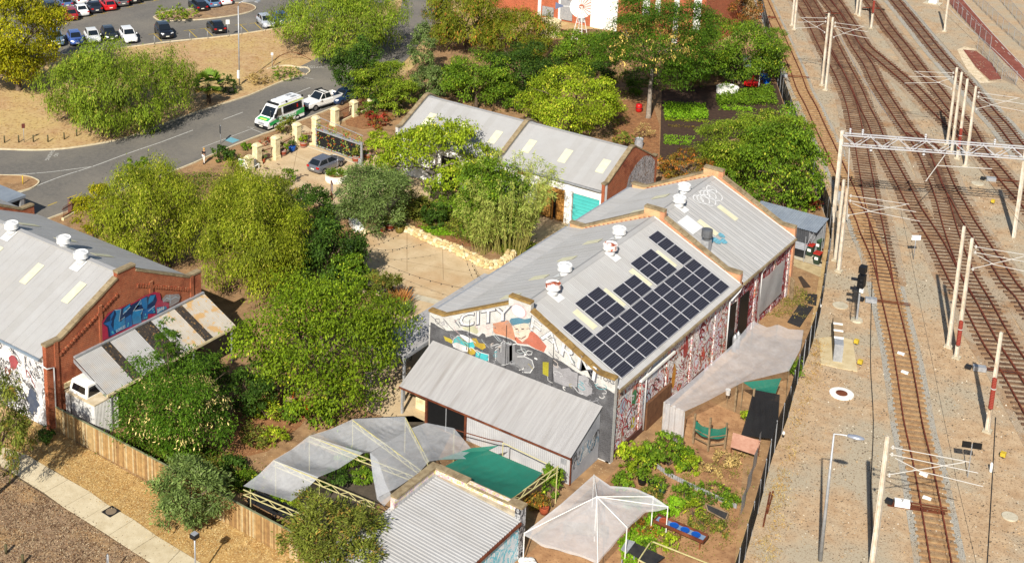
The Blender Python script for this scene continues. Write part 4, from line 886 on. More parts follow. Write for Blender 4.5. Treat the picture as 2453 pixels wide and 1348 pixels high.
# ================================================================== 5. parapet shed at the bottom edge
sh = thing('parapet_shed', 'small flat-roofed shed with ribbed metal roof and coping round two sides', 'shed', (-38.9, 55, 0))
SX0, SX1, SY0, SY1 = -42.1, -35.55, 48.5, 60.25
roof_sheets(sh, 'y', SY0, SY1-.55, [(SX0+.55, 2.95), (SX1+.12, 2.62)], .76, 3, .045, M_ROOF, lap=.05)
MB().box(SX0+.3, SY1-.56, 2.7, SX1, SY1-.29, 2.9).build('box_gutter', pm('dirty_gutter', C(206,194,170,.75), C(176,160,132,.7), 1.5, .9), sh)
MB().box(SX0+.29, 56.2, 2.7, SX0+.56, SY1-.3, 2.93).build('box_gutter', GALV, sh)
PK = chaos('pink_mural', [C(232,206,206,.85), C(226,190,200,.82), C(236,224,216,.88), C(214,206,120,.8), C(226,200,190,.85), C(196,150,170,.75), C(232,220,210,.85)], 1.3, 2)
MB().box(SX0, SY1-.3, 0, SX1+.02, SY1, 3.3).build('rear_wall', PK, sh)
MB().box(SX0, 55.9, 0, SX0+.3, SY1-.3, 3.3).build('side_wall', PK, sh)
MB().box(SX0, SY0, 0, SX0+.3, 55.9, 2.7).build('side_wall', M_BRICKW, sh)
MB().box(SX1-.28, SY0, 0, SX1, SY1-.3, 2.55).build('side_wall', chaos('blue_mural', [C(190,214,226,.85), C(226,228,228,.88), C(110,196,214,.8), C(214,218,222,.85), C(160,190,210,.8)], 1.1, 1.6), sh)
MB().box(SX1-.3, SY1-.62, 0, SX1+.06, SY1+.02, 3.28).build('corner_pier', chaos('black_white_mural', [C(60,60,64,.6), C(80,80,84,.6), C(206,206,206,.8), C(70,70,74,.6)], 2.2, 2), sh)
MB().box(SX1, SY0, 2.42, SX1+.2, SY1-.62, 2.58).build('gutter', RUST, sh)
def cope_run(p, q, w, z, parent, mat=M_COPE):
    p = Vector(p); q = Vector(q); n = max(1, round((q-p).length/.8))
    for k in range(n):
        a = p.lerp(q, k/n+.004); b_ = p.lerp(q, (k+1)/n-.004)
        MB().beam((a.x,a.y,z), (b_.x,b_.y,z), w+random.uniform(-.01,.01), .13).build('coping_stone', mat, parent)
cope_run((SX0+.15,56.0), (SX0+.15,SY1+.05), .5, 3.37, sh)
cope_run((SX0+.4,SY1-.15), (SX0+2.7,SY1-.15), .5, 3.37, sh); cope_run((SX0+2.72,SY1-.15), (SX1-.9,SY1-.15), .46, 3.22, sh); cope_run((SX1-.88,SY1-.2), (SX1+.1,SY1-.2), .62, 3.36, sh)
cope_run((SX0+.1,54.2), (SX0+.1,55.3), .5, 2.8, sh) if False else None
lw = thing('boundary_wall', 'white painted low wall with stone coping at the shed corner', 'wall', (-41.5, 52, 0))
for a, b_, z in ((-43.1,-41.6,2.6), (-41.55,-40.2,2.35)):
    MB().box(a, 51.9, 0, b_, 52.2, z-.07).build('wall', M_BRICKW, lw); cope_run((a-.05,52.05), (b_+.05,52.05), .55, z, lw)

# ================================================================== 6. grey iron shed by the bins
gs = thing('grey_shed', 'small dark grey iron shed with blue-grey roof beside the wheelie bins', 'shed', (-40, 111, 0))
M_DKI = pm('charcoal_iron', C(92,94,98,.65), C(74,76,80,.6), 1.5, .5)
roof_sheets(gs, 'x', -43.4, -37.1, [(113.2, 2.75), (110.3, 2.4)], .76, 4, .025, M_ROOFB)
iron_wall(gs, (-43.3,110.5), (-37.8,110.5), 0, 2.35, M_DKI, .18, .025); iron_wall(gs, (-37.8,110.5), (-37.2,113.0), 0, 2.4, GALV, .18, .02, z1b=2.7, name='side_wall')
MB().box(-40.9, 110.4, 1.7, -40.0, 110.47, 2.2).build('window', GALV, gs); MB().box(-39.95, 110.4, 1.65, -39.7, 110.47, 2.0).build('vent_hole', BLACK, gs)
mb = MB(); mb.add([(-42.5,110.42,1.1),(-37.7,110.42,1.1),(-37.7,109.7,.75),(-42.5,109.7,.75)], [(0,3,2,1)]); mb.build('skirt_roof', GALV, gs)
MB().box(-42.5, 109.75, 0, -37.7, 109.8, .7).build('skirt', DARK, gs)
MB().box(-37.55, 109.0, 0, -37.5, 109.05, 2.4).build('screen_post', GALV, gs); MB().box(-37.1, 112.0, 0, -37.05, 112.05, 2.5).build('screen_post', GALV, gs)
for k in range(10): MB().beam((-37.5+.02, 109.3+k*.28, 1.5+.3*math.sin(k)), (-37.4, 109.6+k*.28, 2.1-.2*math.cos(k)), .03, .05).build('scroll_bar', GALV, gs)

# ================================================================== 7. brick and white building at the back
bb = thing('brick_office', 'red brick and white panelled building behind the trees', 'building', (-88, 166, 0))
BBY = 163
def bbx(px, py=30): return GY(px, py, BBY).x
M_BB = brickm('office_brick', C(190,96,64,.85), C(168,78,50,.8), C(206,150,110,.7), w=.36, h=.12)
MB().box(-106, BBY+.02, -1, bbx(1690), BBY+12, 14).build('wall', M_BB, bb)
for a, b_, z0, z1 in ((1289,1296,-1,14), (1338,1346,-1,14), (1343,1374,3.2,14), (1416,1474,-1,14), (1474,1480,-1,14), (1615,1627,-1,14), (1662,1680,2,7), (1570,1582,3,6), (1540,1556,3,6)):
    MB().box(bbx(a), BBY-.12, z0, bbx(b_), BBY+.02, z1).build('white_panel', WHITE, bb)
for a, b_, z0, z1 in ((1343,1372,.2,3.1),(1387,1403,.4,1.5),(1300,1327,.2,1.6)): MB().box(bbx(a), BBY-.16, z0, bbx(b_), BBY-.02, z1).build('grey_shutter', GALV, bb)
for a, b_, z0, z1 in ((1448,1457,4.8,9),(1342,1357,3.2,4.6),(1510,1530,6.5,8),(1555,1575,6.6,8),(1660,1676,6.8,8)): MB().box(bbx(a), BBY-.17, z0, bbx(b_), BBY-.13, z1).build('window', glassm('office_glass', C(60,70,84)), bb)
# grey box shed on the street at the far left edge
gb = thing('grey_box_shelter', 'flat-topped grey metal shelter at the left edge of the street', 'shelter', (-99, 70.5, 0))
MB().box(-103.5, 68.9, 2.3, -96.3, 71.9, 2.55).build('roof', M_ROOFB, gb); MB().box(-103.5, 71.7, 0, -96.4, 71.85, 2.3).build('rear_wall', GALV, gb)
MB().box(-96.6, 71.3, 0, -96.35, 71.7, 2.3).build('corner_post', GALV, gb); MB().box(-103.5, 69.0, 0, -103.3, 71.7, 2.3).build('end_wall', GALV, gb)
MB().box(-103.3, 69.1, .0, -96.9, 71.6, .05).build('floor', DARK, gb); MB().box(-103.5, 68.95, .9, -96.4, 69.0, 1.0).build('rail', GALV, gb); MB().box(-96.6, 68.95, 0, -96.4, 69.15, 2.3).build('corner_post', GALV, gb)
# ================================================================== vegetation
RNG = np.random.default_rng(11)
BARK = pm('bark', C(128,108,88,.6), C(92,76,62,.55), 4, .95, c3=C(160,140,116,.65), sc3=1.5, world=False)
BARKL = pm('pale_bark', C(176,164,148,.7), C(140,126,110,.65), 4, .9, world=False)
def unit(v): return v/np.maximum(np.linalg.norm(v, axis=-1, keepdims=True), 1e-9)
def leaf_mesh(name, P, A, Nn, Ln, Wd, colr, parent, off, mat=None):
    """P base points (n,3); A leaf axis; Nn leaf normal; Ln, Wd sizes; colr (n,3) leaf colour"""
    n = len(P); B = unit(np.cross(A, Nn)); Ln = Ln[:,None]; Wd = Wd[:,None]
    V = np.empty((n,4,3), np.float32)
    V[:,0] = P; V[:,1] = P+A*Ln*.5+B*Wd*.5; V[:,2] = P+A*Ln; V[:,3] = P+A*Ln*.5-B*Wd*.5
    V = (V.reshape(-1,3)-np.array(off)).astype(np.float32)
    me = bpy.data.meshes.new(name); me.vertices.add(n*4); me.loops.add(n*4); me.polygons.add(n)
    me.vertices.foreach_set('co', V.ravel()); me.loops.foreach_set('vertex_index', np.arange(n*4, dtype=np.int32))
    me.polygons.foreach_set('loop_start', np.arange(0, n*4, 4, dtype=np.int32)); me.polygons.foreach_set('loop_total', np.full(n, 4, np.int32))
    ca = me.color_attributes.new('Col', 'FLOAT_COLOR', 'POINT')
    c4 = np.ones((n,4,4), np.float32); c4[:,:,:3] = colr[:,None,:]; ca.data.foreach_set('color', c4.ravel())
    me.update(calc_edges=True); me.materials.append(mat or LEAF)
    o = bpy.data.objects.new(name, me); COL.objects.link(o)
    if parent is not None: o.parent = parent
    return o
def c3(r, g, b, k=1.0): return np.array([lin(r)*k, lin(g)*k, lin(b)*k])
PAL = {  # leaf colours: darker tone, main, bright tips, odd leaves (share)
 'yellowgreen': (c3(120,126,14,.8), c3(176,172,26,.85), c3(212,190,40,.85), .14),
 'peppermint': (c3(94,118,26,.85), c3(138,158,42,.9), c3(172,168,66,.9), .12),
 'olive': (c3(100,116,20,.9), c3(148,156,36,.95), c3(190,182,76,.95), .12),
 'deep': (c3(44,70,20,.85), c3(76,104,32,.9), c3(110,130,40,.85), .1),
 'bright': (c3(72,104,20,.84), c3(116,144,34,.88), c3(172,180,52,.85), .12),
 'mango': (c3(78,104,14,.85), c3(128,150,28,.9), c3(176,178,48,.85), .07),
 'locust': (c3(54,88,18,.88), c3(92,122,28,.92), c3(226,178,78,.95), .045),
 'greygreen': (c3(84,106,50,.85), c3(126,146,78,.9), c3(156,166,116,.85), .1),
 'gum': (c3(92,102,34,.8), c3(128,136,52,.85), c3(166,134,64,.85), .16),
 'rustwillow': (c3(94,106,20,.8), c3(132,138,34,.85), c3(176,122,54,.85), .15),
 'brown': (c3(104,84,40,.75), c3(150,118,58,.8), c3(170,104,50,.8), .3),
 'lime': (c3(112,136,20,.85), c3(160,178,40,.9), c3(200,196,64,.9), .15),
 'russet': (c3(100,90,30,.8), c3(140,120,46,.85), c3(186,114,46,.85), .25),
 'straw': (c3(176,150,90,.8), c3(206,180,116,.85), c3(150,120,70,.8), .2),
 'redleaf': (c3(130,44,34,.8), c3(176,68,48,.85), c3(120,100,40,.8), .35),
 'lettuce': (c3(100,146,22,.85), c3(146,186,40,.9), c3(176,202,66,.9), .1),
}
def foliage(name, parent, off, C0, r, rv, nleaf, size, pal, style='broad', lobes=14, per=26, seed=0, spread=None, zmin=None, flatb=-.75, tips=None):
    """a crown: leaf clumps on the shells of several overlapping lobes"""
    rg = np.random.default_rng(seed+101); C0 = np.array(C0, float); E = np.array([r, r, rv], float)
    lobes = int(lobes*1.7)+4; i_ = np.arange(lobes); z_ = 1-(1-flatb)*(i_+.5)/lobes; a_ = i_*2.39996+rg.uniform(0,6); q_ = np.sqrt(1-z_*z_)
    d = unit(np.stack([np.cos(a_)*q_, np.sin(a_)*q_, z_], 1)+rg.normal(size=(lobes,3))*.25)
    sz = rg.uniform(.15,.32,(lobes,1)); lc = C0+d*E*(1.0-sz+rg.uniform(-.26,.09,(lobes,1))); lr = E*sz*rg.uniform(.85,1.2,(lobes,3)); lr[:,2] = np.maximum(lr[:,2]*.85, lr[:,0]*.45)
    lc = np.vstack([lc, C0[None]]); lr = np.vstack([lr, (E*.6)[None]]); d = np.vstack([d, [[0,0,1]]])
    nc = max(8, nleaf//per); wts = lr[:,0]**1.7; wts[-1] *= .45; wts /= wts.sum(); ltint = rg.uniform(.74,1.18,len(lc))
    li = rg.choice(len(lc), nc, p=wts); u = unit(rg.normal(size=(nc,3))+d[li]*.5+np.array([0,0,.45]))
    c = lc[li]+u*lr[li]*rg.uniform(.7,1.08,(nc,1)); ct = ltint[li]
    rel = np.linalg.norm((c[:,None,:]-lc[None])/lr[None], axis=2); deep = rel.min(1) < .5
    keep = ~deep | (rg.random(nc) < .25); c = c[keep]; u = u[keep]; ct = ct[keep]; nc = len(c)
    k = max(3, nleaf//nc); n = nc*k
    cs = spread or min(max(min(r, rv)*.075, .08), .34); g = rg.normal(size=(n,3))
    sh = np.array([1,1,.7]) if style in ('broad','tip') else (np.array([.8,.8,1.25]) if style == 'droop' else np.array([1.25,1.25,.42]))
    P = np.repeat(c, k, 0)+g*cs*sh; U = np.repeat(u, k, 0); rn = rg.normal(size=(n,3)); zz_ = np.array([0,0,1.0])
    if style == 'droop': A = unit(-zz_*1.0+rn*.45+U*.5); Nn = unit(U*1.1+zz_*.45+rn*.5); asp = .24
    elif style == 'feather': A = unit(U*.6+rn*.7*np.array([1,1,.35])-zz_*.12); Nn = unit(zz_*1.0+rn*.45); asp = .34
    elif style == 'tip': A = unit(U*.9+zz_*.4+rn*.55); Nn = unit(U*.5+zz_*.6+rn*.7); asp = .32
    else: A = unit(U*.55+rn*.75-zz_*.25); Nn = unit(U*.7+zz_*.5+rn*.75); asp = .5
    A = unit(A-Nn*(A*Nn).sum(1, keepdims=True))
    if zmin is not None: P[:,2] = np.maximum(P[:,2], zmin+rg.uniform(0,.3,n))
    Ln = size*rg.uniform(.65,1.35,n); Wd = Ln*asp*rg.uniform(.8,1.2,n)
    ca, cb, cc, pc = PAL[pal]; t = np.clip(np.repeat(rg.random(nc), k)*.7+rg.random(n)*.5-.1, 0, 1)[:,None]
    col = ca*(1-t)+cb*t; odd = (np.repeat(rg.random(nc), k)*.6+rg.random(n)*.4) > 1-pc*1.3 if pal != 'locust' else rg.random(n) < 0
    col = np.where(odd[:,None], cc, col)*rg.uniform(.7,1.3,(n,1))*np.repeat(ct, k)[:,None]
    o = leaf_mesh(name, P, A, Nn, Ln, Wd, col, parent, off); o['kind_note'] = 0; del o['kind_note']
    return o, c, u
def trunk(parent, base, C0, r, rv, tr=.2, nl=6, mat=None, seed=0, lean=.15):
    rg = random.Random(seed); mb = MB(); base = Vector(base); top = Vector(C0)-Vector((0,0,rv*.25))
    mid = base.lerp(top, .5)+Vector((rg.uniform(-lean,lean), rg.uniform(-lean,lean), 0))
    mb.tube([base-Vector((0,0,.1)), base+Vector((0,0,.15)), mid, top], [tr*1.5, tr*1.15, tr*.85, tr*.55], 8)
    for i in range(nl):
        a = 2*math.pi*i/nl+rg.uniform(-.4,.4); s = mid.lerp(top, rg.uniform(.1,1)); e = Vector(C0)+Vector((math.cos(a)*r*.72, math.sin(a)*r*.72, rv*rg.uniform(-.2,.55)))
        m = s.lerp(e, .5)+Vector((0,0,rv*.06)); mb.tube([s, m, e], [tr*.5, tr*.32, tr*.1], 6)
        for q in range(2):
            e2 = m.lerp(e, rg.uniform(.2,.8)); e3 = e2+Vector((rg.uniform(-1,1)*r*.3, rg.uniform(-1,1)*r*.3, rv*rg.uniform(0,.4))); mb.tube([e2, e3], [tr*.2, tr*.05], 5)
    return mb.build('trunk', mat or BARK, parent, True)
SEED = [0]
def tree(name, label, box, base, pal, style='broad', size=.3, dens=1.0, cat='tree', group=None, tr=None, lobes=14, bark=None, rvk=None, per=26, rk=1.0, lift=0, nl=6, spread=None, flatb=-.75, drop=None):
    """box = crown outline in the photograph, base = where the stem meets the ground; sizes are worked out from the survey"""
    SEED[0] += 1; sd = SEED[0]
    B = G(*base); x0, y0, x1, y1 = box
    cxp, cyp = (x0+x1)/2, (y0+y1)/2; h = max(.5, HT(B, cxp, cyp)); C0 = Vector((B.x, B.y, h))
    # shift sideways so that the crown centre stands over cxp
    s = SC(C0); C0 += Vector((RT.x, RT.y, 0)).normalized()*((cxp-base[0])/s if abs(cxp-base[0]) > 2 else 0)*.9
    h = max(.5, HT(Vector((C0.x,C0.y,0)), cxp, cyp)); C0.z = h+lift; s = SC(C0)
    r = (x1-x0)/2/s*rk; hp = (y1-y0)/2/s
    ang = math.atan2(CAMH-h, math.hypot(C0.x, C0.y)); v = (hp*hp-(r*math.sin(ang))**2)
    rv = math.sqrt(v)/math.cos(ang) if v > 0 else .4*r
    rv = max(rv, .45*r); rv = min(rv, h*.98 if h > 1 else rv)
    if rvk: rv = r*rvk
    t = thing(name, label, cat, (B.x, B.y, 0), group=group)
    size *= .74; area = (x1-x0)*(y1-y0)*.174*.785                        # crown area in picture pixels at the scored size
    lp = size*s*.4174; nleaf = int(min(46000, max(300, area*dens*7.5/max(1.0, lp*lp*(.5 if style == 'broad' else .3)))))
    foliage('crown', t, (B.x, B.y, 0), C0, r*1.07, rv*1.07, nleaf, size, pal, style, lobes, per, sd, spread, zmin=.05, flatb=flatb)
    trunk(t, B, C0, r, rv, tr or max(.06, r*.055), nl, bark, sd)
    return t, C0, r, rv
TG = 'street and garden trees'
def pods(t, C0, r, rv, n, size, seed, col=(242,208,112)):
    rg = np.random.default_rng(seed); d = unit(rg.normal(size=(n,3))); d[:,2] = np.abs(d[:,2])*.9-.25
    base = np.array(t.location); P = np.array(C0)+d*np.array([r,r,rv])*rg.uniform(.62,.98,(n,1)); k = 7
    P = np.repeat(P, k, 0)+rg.normal(size=(n*k,3))*.16; A = unit(np.array([0,0,-1.])+rg.normal(size=(n*k,3))*.3); Nn = unit(rg.normal(size=(n*k,3)))
    A = unit(A-Nn*(A*Nn).sum(1, keepdims=True))
    leaf_mesh('seed_pods', P, A, Nn, np.full(n*k, size), np.full(n*k, size*.3), np.tile(c3(*col, 1.0), (n*k,1))*rg.uniform(.8,1.15,(n*k,1)), t, base)
def build_trees():
    T_ = tree
    T_('street_tree', 'yellow-green leafy tree at the top left corner by the car park', (-90,-60,165,200), (45,215), 'yellowgreen', 'broad', .36, 1.6, lobes=24, flatb=-.9)
    T_('peppermint_tree', 'broad weeping tree on the dry verge beside the road', (88,100,468,315), (285,300), 'peppermint', 'droop', .46, 1.6, lobes=24, rk=1.02)
    T_('peppermint_tree', 'large weeping tree by the top of the road above the ambulance', (655,-60,992,150), (800,128), 'peppermint', 'droop', .46, 1.5, lobes=22)
    T_('dark_tree', 'dark rounded tree behind the white ute', (792,85,912,238), (856,236), 'deep', 'broad', .34, 1.1)
    T_('feathery_tree', 'spreading feathery tree with yellowish tips behind the cream pillars', (835,140,1000,258), (905,252), 'peppermint', 'feather', .34, 1.1, lobes=12)
    T_('sapling', 'slim grey-green sapling beside the upper road', (975,55,1045,185), (1015,190), 'greygreen', 'broad', .26, 1.0)
    T_('grey_tree', 'grey-green bushy tree left of the bright green tree', (975,150,1072,245), (1025,243), 'greygreen', 'broad', .26, 1.1)
    T_('willow_tree', 'tall weeping tree with rusty branch ends at the top centre', (995,-50,1215,135), (1120,118), 'rustwillow', 'droop', .5, 1.5, lobes=18)
    T_('willow_tree', 'weeping tree with bare pale twigs left of the brick office', (1150,15,1345,150), (1262,140), 'rustwillow', 'droop', .46, 1.5, lobes=16)
    T_('leafy_tree', 'bright green tree right behind the workshop', (1062,112,1215,272), (1140,262), 'bright', 'broad', .32, 1.1)
    T_('dark_tree', 'dark bushy tree right of the bright green tree', (1160,95,1342,235), (1250,225), 'deep', 'broad', .3, 1.1)
    T_('fruit_tree', 'round yellow-green tree behind the workshop ridge', (1238,158,1485,325), (1372,318), 'lime', 'broad', .3, 1.15, lobes=18)
    T_('leafy_tree', 'dense green tree left of the pod tree', (1312,52,1468,192), (1395,180), 'bright', 'broad', .3, 1.1)
    t, c, r, rv = T_('pod_tree', 'tall dark tree hung with yellow pods, its grey trunk showing in the garden', (1425,-30,1690,232), (1553,282), 'locust', 'feather', .36, 1.15, lobes=26, tr=.26, bark=BARKL, flatb=-.6); pods(t, c, r, rv, 330, .34, 5)
    T_('leafy_tree', 'broad green tree beside the railway fence', (1642,32,1880,208), (1770,200), 'bright', 'broad', .32, 1.1, lobes=18)
    T_('brown_tree', 'brownish tree at the top beside the railway', (1685,-40,1825,62), (1755,75), 'brown', 'broad', .34, .9)
    T_('hedge_tree', 'sprawling olive-green tree by the vegetable garden', (1662,262,1870,434), (1730,420), 'peppermint', 'feather', .34, 1.1, lobes=18)
    T_('hedge_tree', 'glossy bright green tree against the black fence', (1765,258,1960,512), (1880,505), 'bright', 'broad', .34, 1.15, lobes=18)
    T_('hedge_tree', 'yellow-tipped tree behind the glossy tree by the fence', (1765,250,1948,380), (1850,372), 'peppermint', 'broad', .3, 1.0)
    T_('russet_shrub', 'orange-brown shrub behind the rear gable', (1572,372,1742,435), (1650,440), 'russet', 'broad', .26, 1.1, cat='shrub')
    T_('courtyard_tree', 'broad yellow-green shade tree in the courtyard', (890,284,1195,472), (1035,478), 'lime', 'broad', .36, 1.1, lobes=22, tr=.22, bark=BARKL, flatb=-.45)
    T_('citrus_tree', 'leafy tree with yellow fruit beside the shade tree', (1078,368,1275,580), (1165,585), 'bright', 'broad', .32, 1.1)
    T_('olive_tree', 'olive-leaved bush by the terracotta tubs', (810,374,978,566), (905,560), 'greygreen', 'tip', .3, 1.2)
    T_('round_shrub', 'dense conical shrub by the notice board', (708,430,808,552), (758,545), 'deep', 'broad', .24, 1.1, cat='shrub')
    T_('round_shrub', 'rounded dark green bush on the stone-edged bed', (1012,482,1072,548), (1042,545), 'deep', 'broad', .22, 1.1, cat='shrub')
    T_('paperbark_tree', 'pale olive tree, left one of the tall pair beside the brick warehouse', (230,376,498,660), (400,640), 'olive', 'droop', .34, 1.6, lobes=26, tr=.3)
    T_('paperbark_tree', 'pale olive tree, right one of the tall pair beside the brick warehouse', (462,384,750,752), (600,700), 'olive', 'droop', .34, 1.6, lobes=28, tr=.3)
    T_('paperbark_tree', 'pale olive tree standing behind the tall pair beside the forecourt', (505,385,645,560), (575,565), 'olive', 'droop', .34, 1.5, lobes=16)
    T_('feathery_tree', 'yellow-green feathery shrub at the brick warehouse corner', (178,430,300,565), (240,560), 'yellowgreen', 'feather', .34, 1.1, lobes=12)
    T_('fig_shrub', 'small large-leaved shrub by the kerb', (298,372,372,440), (335,440), 'bright', 'broad', .4, 1.0, cat='shrub')
    T_('dark_tree', 'dark green tree in the shade of the tall pair', (695,505,880,700), (790,690), 'deep', 'broad', .32, 1.1)
    T_('dark_tree', 'dark leafy tree by the courtyard tables', (770,600,890,720), (835,715), 'bright', 'broad', .3, 1.0)
    T_('mango_tree', 'large glossy bright green tree between the two warehouses', (567,648,972,985), (800,960), 'mango', 'broad', .3, 1.1, lobes=34, tr=.32)
    t, c, r, rv = T_('pod_tree', 'pod-hung feathery tree beside the white storage box', (283,845,560,1105), (425,1090), 'locust', 'feather', .3, 1.15, lobes=24, tr=.18, flatb=-.8); pods(t, c, r, rv, 300, .26, 9, (236,214,140))
    T_('sapling', 'thin leafy sprig rising in front of the carport roof', (372,765,440,880), (408,1060), 'locust', 'feather', .26, .8, lobes=8)
    T_('citrus_bush', 'dark glossy citrus bush under the large tree', (548,868,665,1000), (605,1000), 'deep', 'broad', .24, 1.15)
    T_('gum_sapling', 'grey-green young gum outside the timber fence', (366,1085,548,1278), (462,1262), 'greygreen', 'tip', .3, 1.15, lobes=16)
    T_('gum_sapling', 'olive young gum beside the parapet shed', (670,1182,918,1400), (800,1400), 'gum', 'tip', .28, 1.1, lobes=20)
    for bx, bs, pal, st, lab in (((1040,150,1130,225),(1085,222),'deep','broad','dark tree between the sapling and the bright green tree'), ((1255,130,1345,215),(1300,212),'deep','broad','shaded tree below the weeping willow'), ((1395,140,1480,225),(1438,222),'deep','broad','dark tree filling the gap behind the round tree'),
      ((1580,120,1700,215),(1640,214),'bright','broad','leafy tree right behind the pod tree'), ((1690,120,1800,200),(1745,198),'deep','broad','dark tree behind the round raised bed'), ((1800,60,1880,170),(1840,175),'bright','feather','feathery tree nearest the railway at the fence bend'), ((905,205,990,275),(948,275),'peppermint','broad','bushy tree at the workshop corner'), ((1490,160,1570,230),(1530,228),'locust','feather','low tree beside the red drum'),
      ((1195,205,1270,270),(1232,268),'bright','broad','bush against the workshop roof'), ((660,560,760,650),(710,650),'deep','broad','dark bush behind the right tall tree'), ((640,420,720,500),(680,500),'gum','broad','grey bush at the edge of the forecourt'), ((1010,430,1100,500),(1055,500),'bright','broad','green bush under the shade tree'), ((940,455,1020,530),(980,528),'gum','tip','olive bush between the tubs and the shade tree'), ((450,840,560,960),(520,965),'locust','feather','feathery bush behind the near pod tree'),
      ((880,640,960,730),(925,735),'gum','tip','grey-leaved bush at the court corner'), ((1690,380,1790,450),(1745,452),'bright','broad','green shrub around the banana plants')):
        T_('garden_tree', lab, bx, bs, pal, st, .28, 1.0, lobes=10)
    T_('weeping_gum', 'drooping gum at the lower left edge', (-70,845,92,1180), (-15,1190), 'gum', 'droop', .34, .9, lobes=18, tr=.14)
build_trees()
# ================================================================== vehicles
GLASS = glassm('car_glass', C(26,32,38), .06); TYRE = flat('tyre', C(26,26,27), .9); HUB = flat('alloy', C(150,150,152,.8), .35, .6)
LAMP = flat('headlamp', C(226,228,230,.9), .15); TAIL = flat('tail_lamp', C(190,30,28,.8), .2); PLATE = flat('plate', C(232,230,214,.9), .5); TRIM = flat('black_trim', C(28,28,30), .6)
def carpaint(c, metal=.0):
    key = 'paint_car_%d_%d_%d' % c
    if key in MATS: return MATS[key]
    m, nt, b = nodes(key); b.inputs['Base Color'].default_value = C(*c, .9); b.inputs['Roughness'].default_value = .28; b.inputs['Metallic'].default_value = metal
    b.inputs['Coat Weight'].default_value = .6; b.inputs['Coat Roughness'].default_value = .06; b.inputs['Specular IOR Level'].default_value = .5; return m
KINDS = {  # length, width, belt z, roof z, bonnet, cabin base front/rear, roof front/rear, boot z
 'hatch': (4.2, 1.76, .93, 1.46, .90, (.95,-2.0), (.15,-1.45), .97),
 'sedan': (4.6, 1.80, .92, 1.43, .88, (.85,-1.65), (.1,-.95), .98),
 'wagon': (4.7, 1.80, .95, 1.50, .90, (.85,-2.2), (.1,-1.85), .98),
 'suv': (4.5, 1.84, 1.05, 1.66, 1.02, (.95,-2.1), (.25,-1.65), 1.08)}
def wheel(t, x, y, r=.32, w=.2):
    mb = MB(); s = 1 if y > 0 else -1
    def ring(rad, yy): return [(x+rad*math.cos(a), yy, r+rad*math.sin(a)) for a in [2*math.pi*k/14 for k in range(14)]]
    A, B, D, E_ = ring(r, y-w/2*s), ring(r, y+w/2*s), ring(r*.66, y+w/2*s), ring(r*.66, y+w/2*s-.03*s)
    mb.add(A+B+D, [(i, (i+1)%14, 14+(i+1)%14, 14+i) for i in range(14)]+[(14+i, 14+(i+1)%14, 28+(i+1)%14, 28+i) for i in range(14)])
    wh = mb.build('wheel', TYRE, t, local=True)
    MB().add(E_, [tuple(range(14)) if s > 0 else tuple(range(14))[::-1]]).build('hub', HUB, wh, local=True)
def quadpanel(t, name, q, mat, inset=.12, off=.012):
    """a pane set just proud of the flat face q (4 corners)"""
    Q = [Vector(p) for p in q]; c = sum(Q, Vector())/4; n = (Q[1]-Q[0]).cross(Q[3]-Q[0]).normalized()
    P = [c+(p-c)*(1-inset)+n*off for p in Q]
    return MB().add(P, [(0,1,2,3)]).build(name, mat, t, local=True)
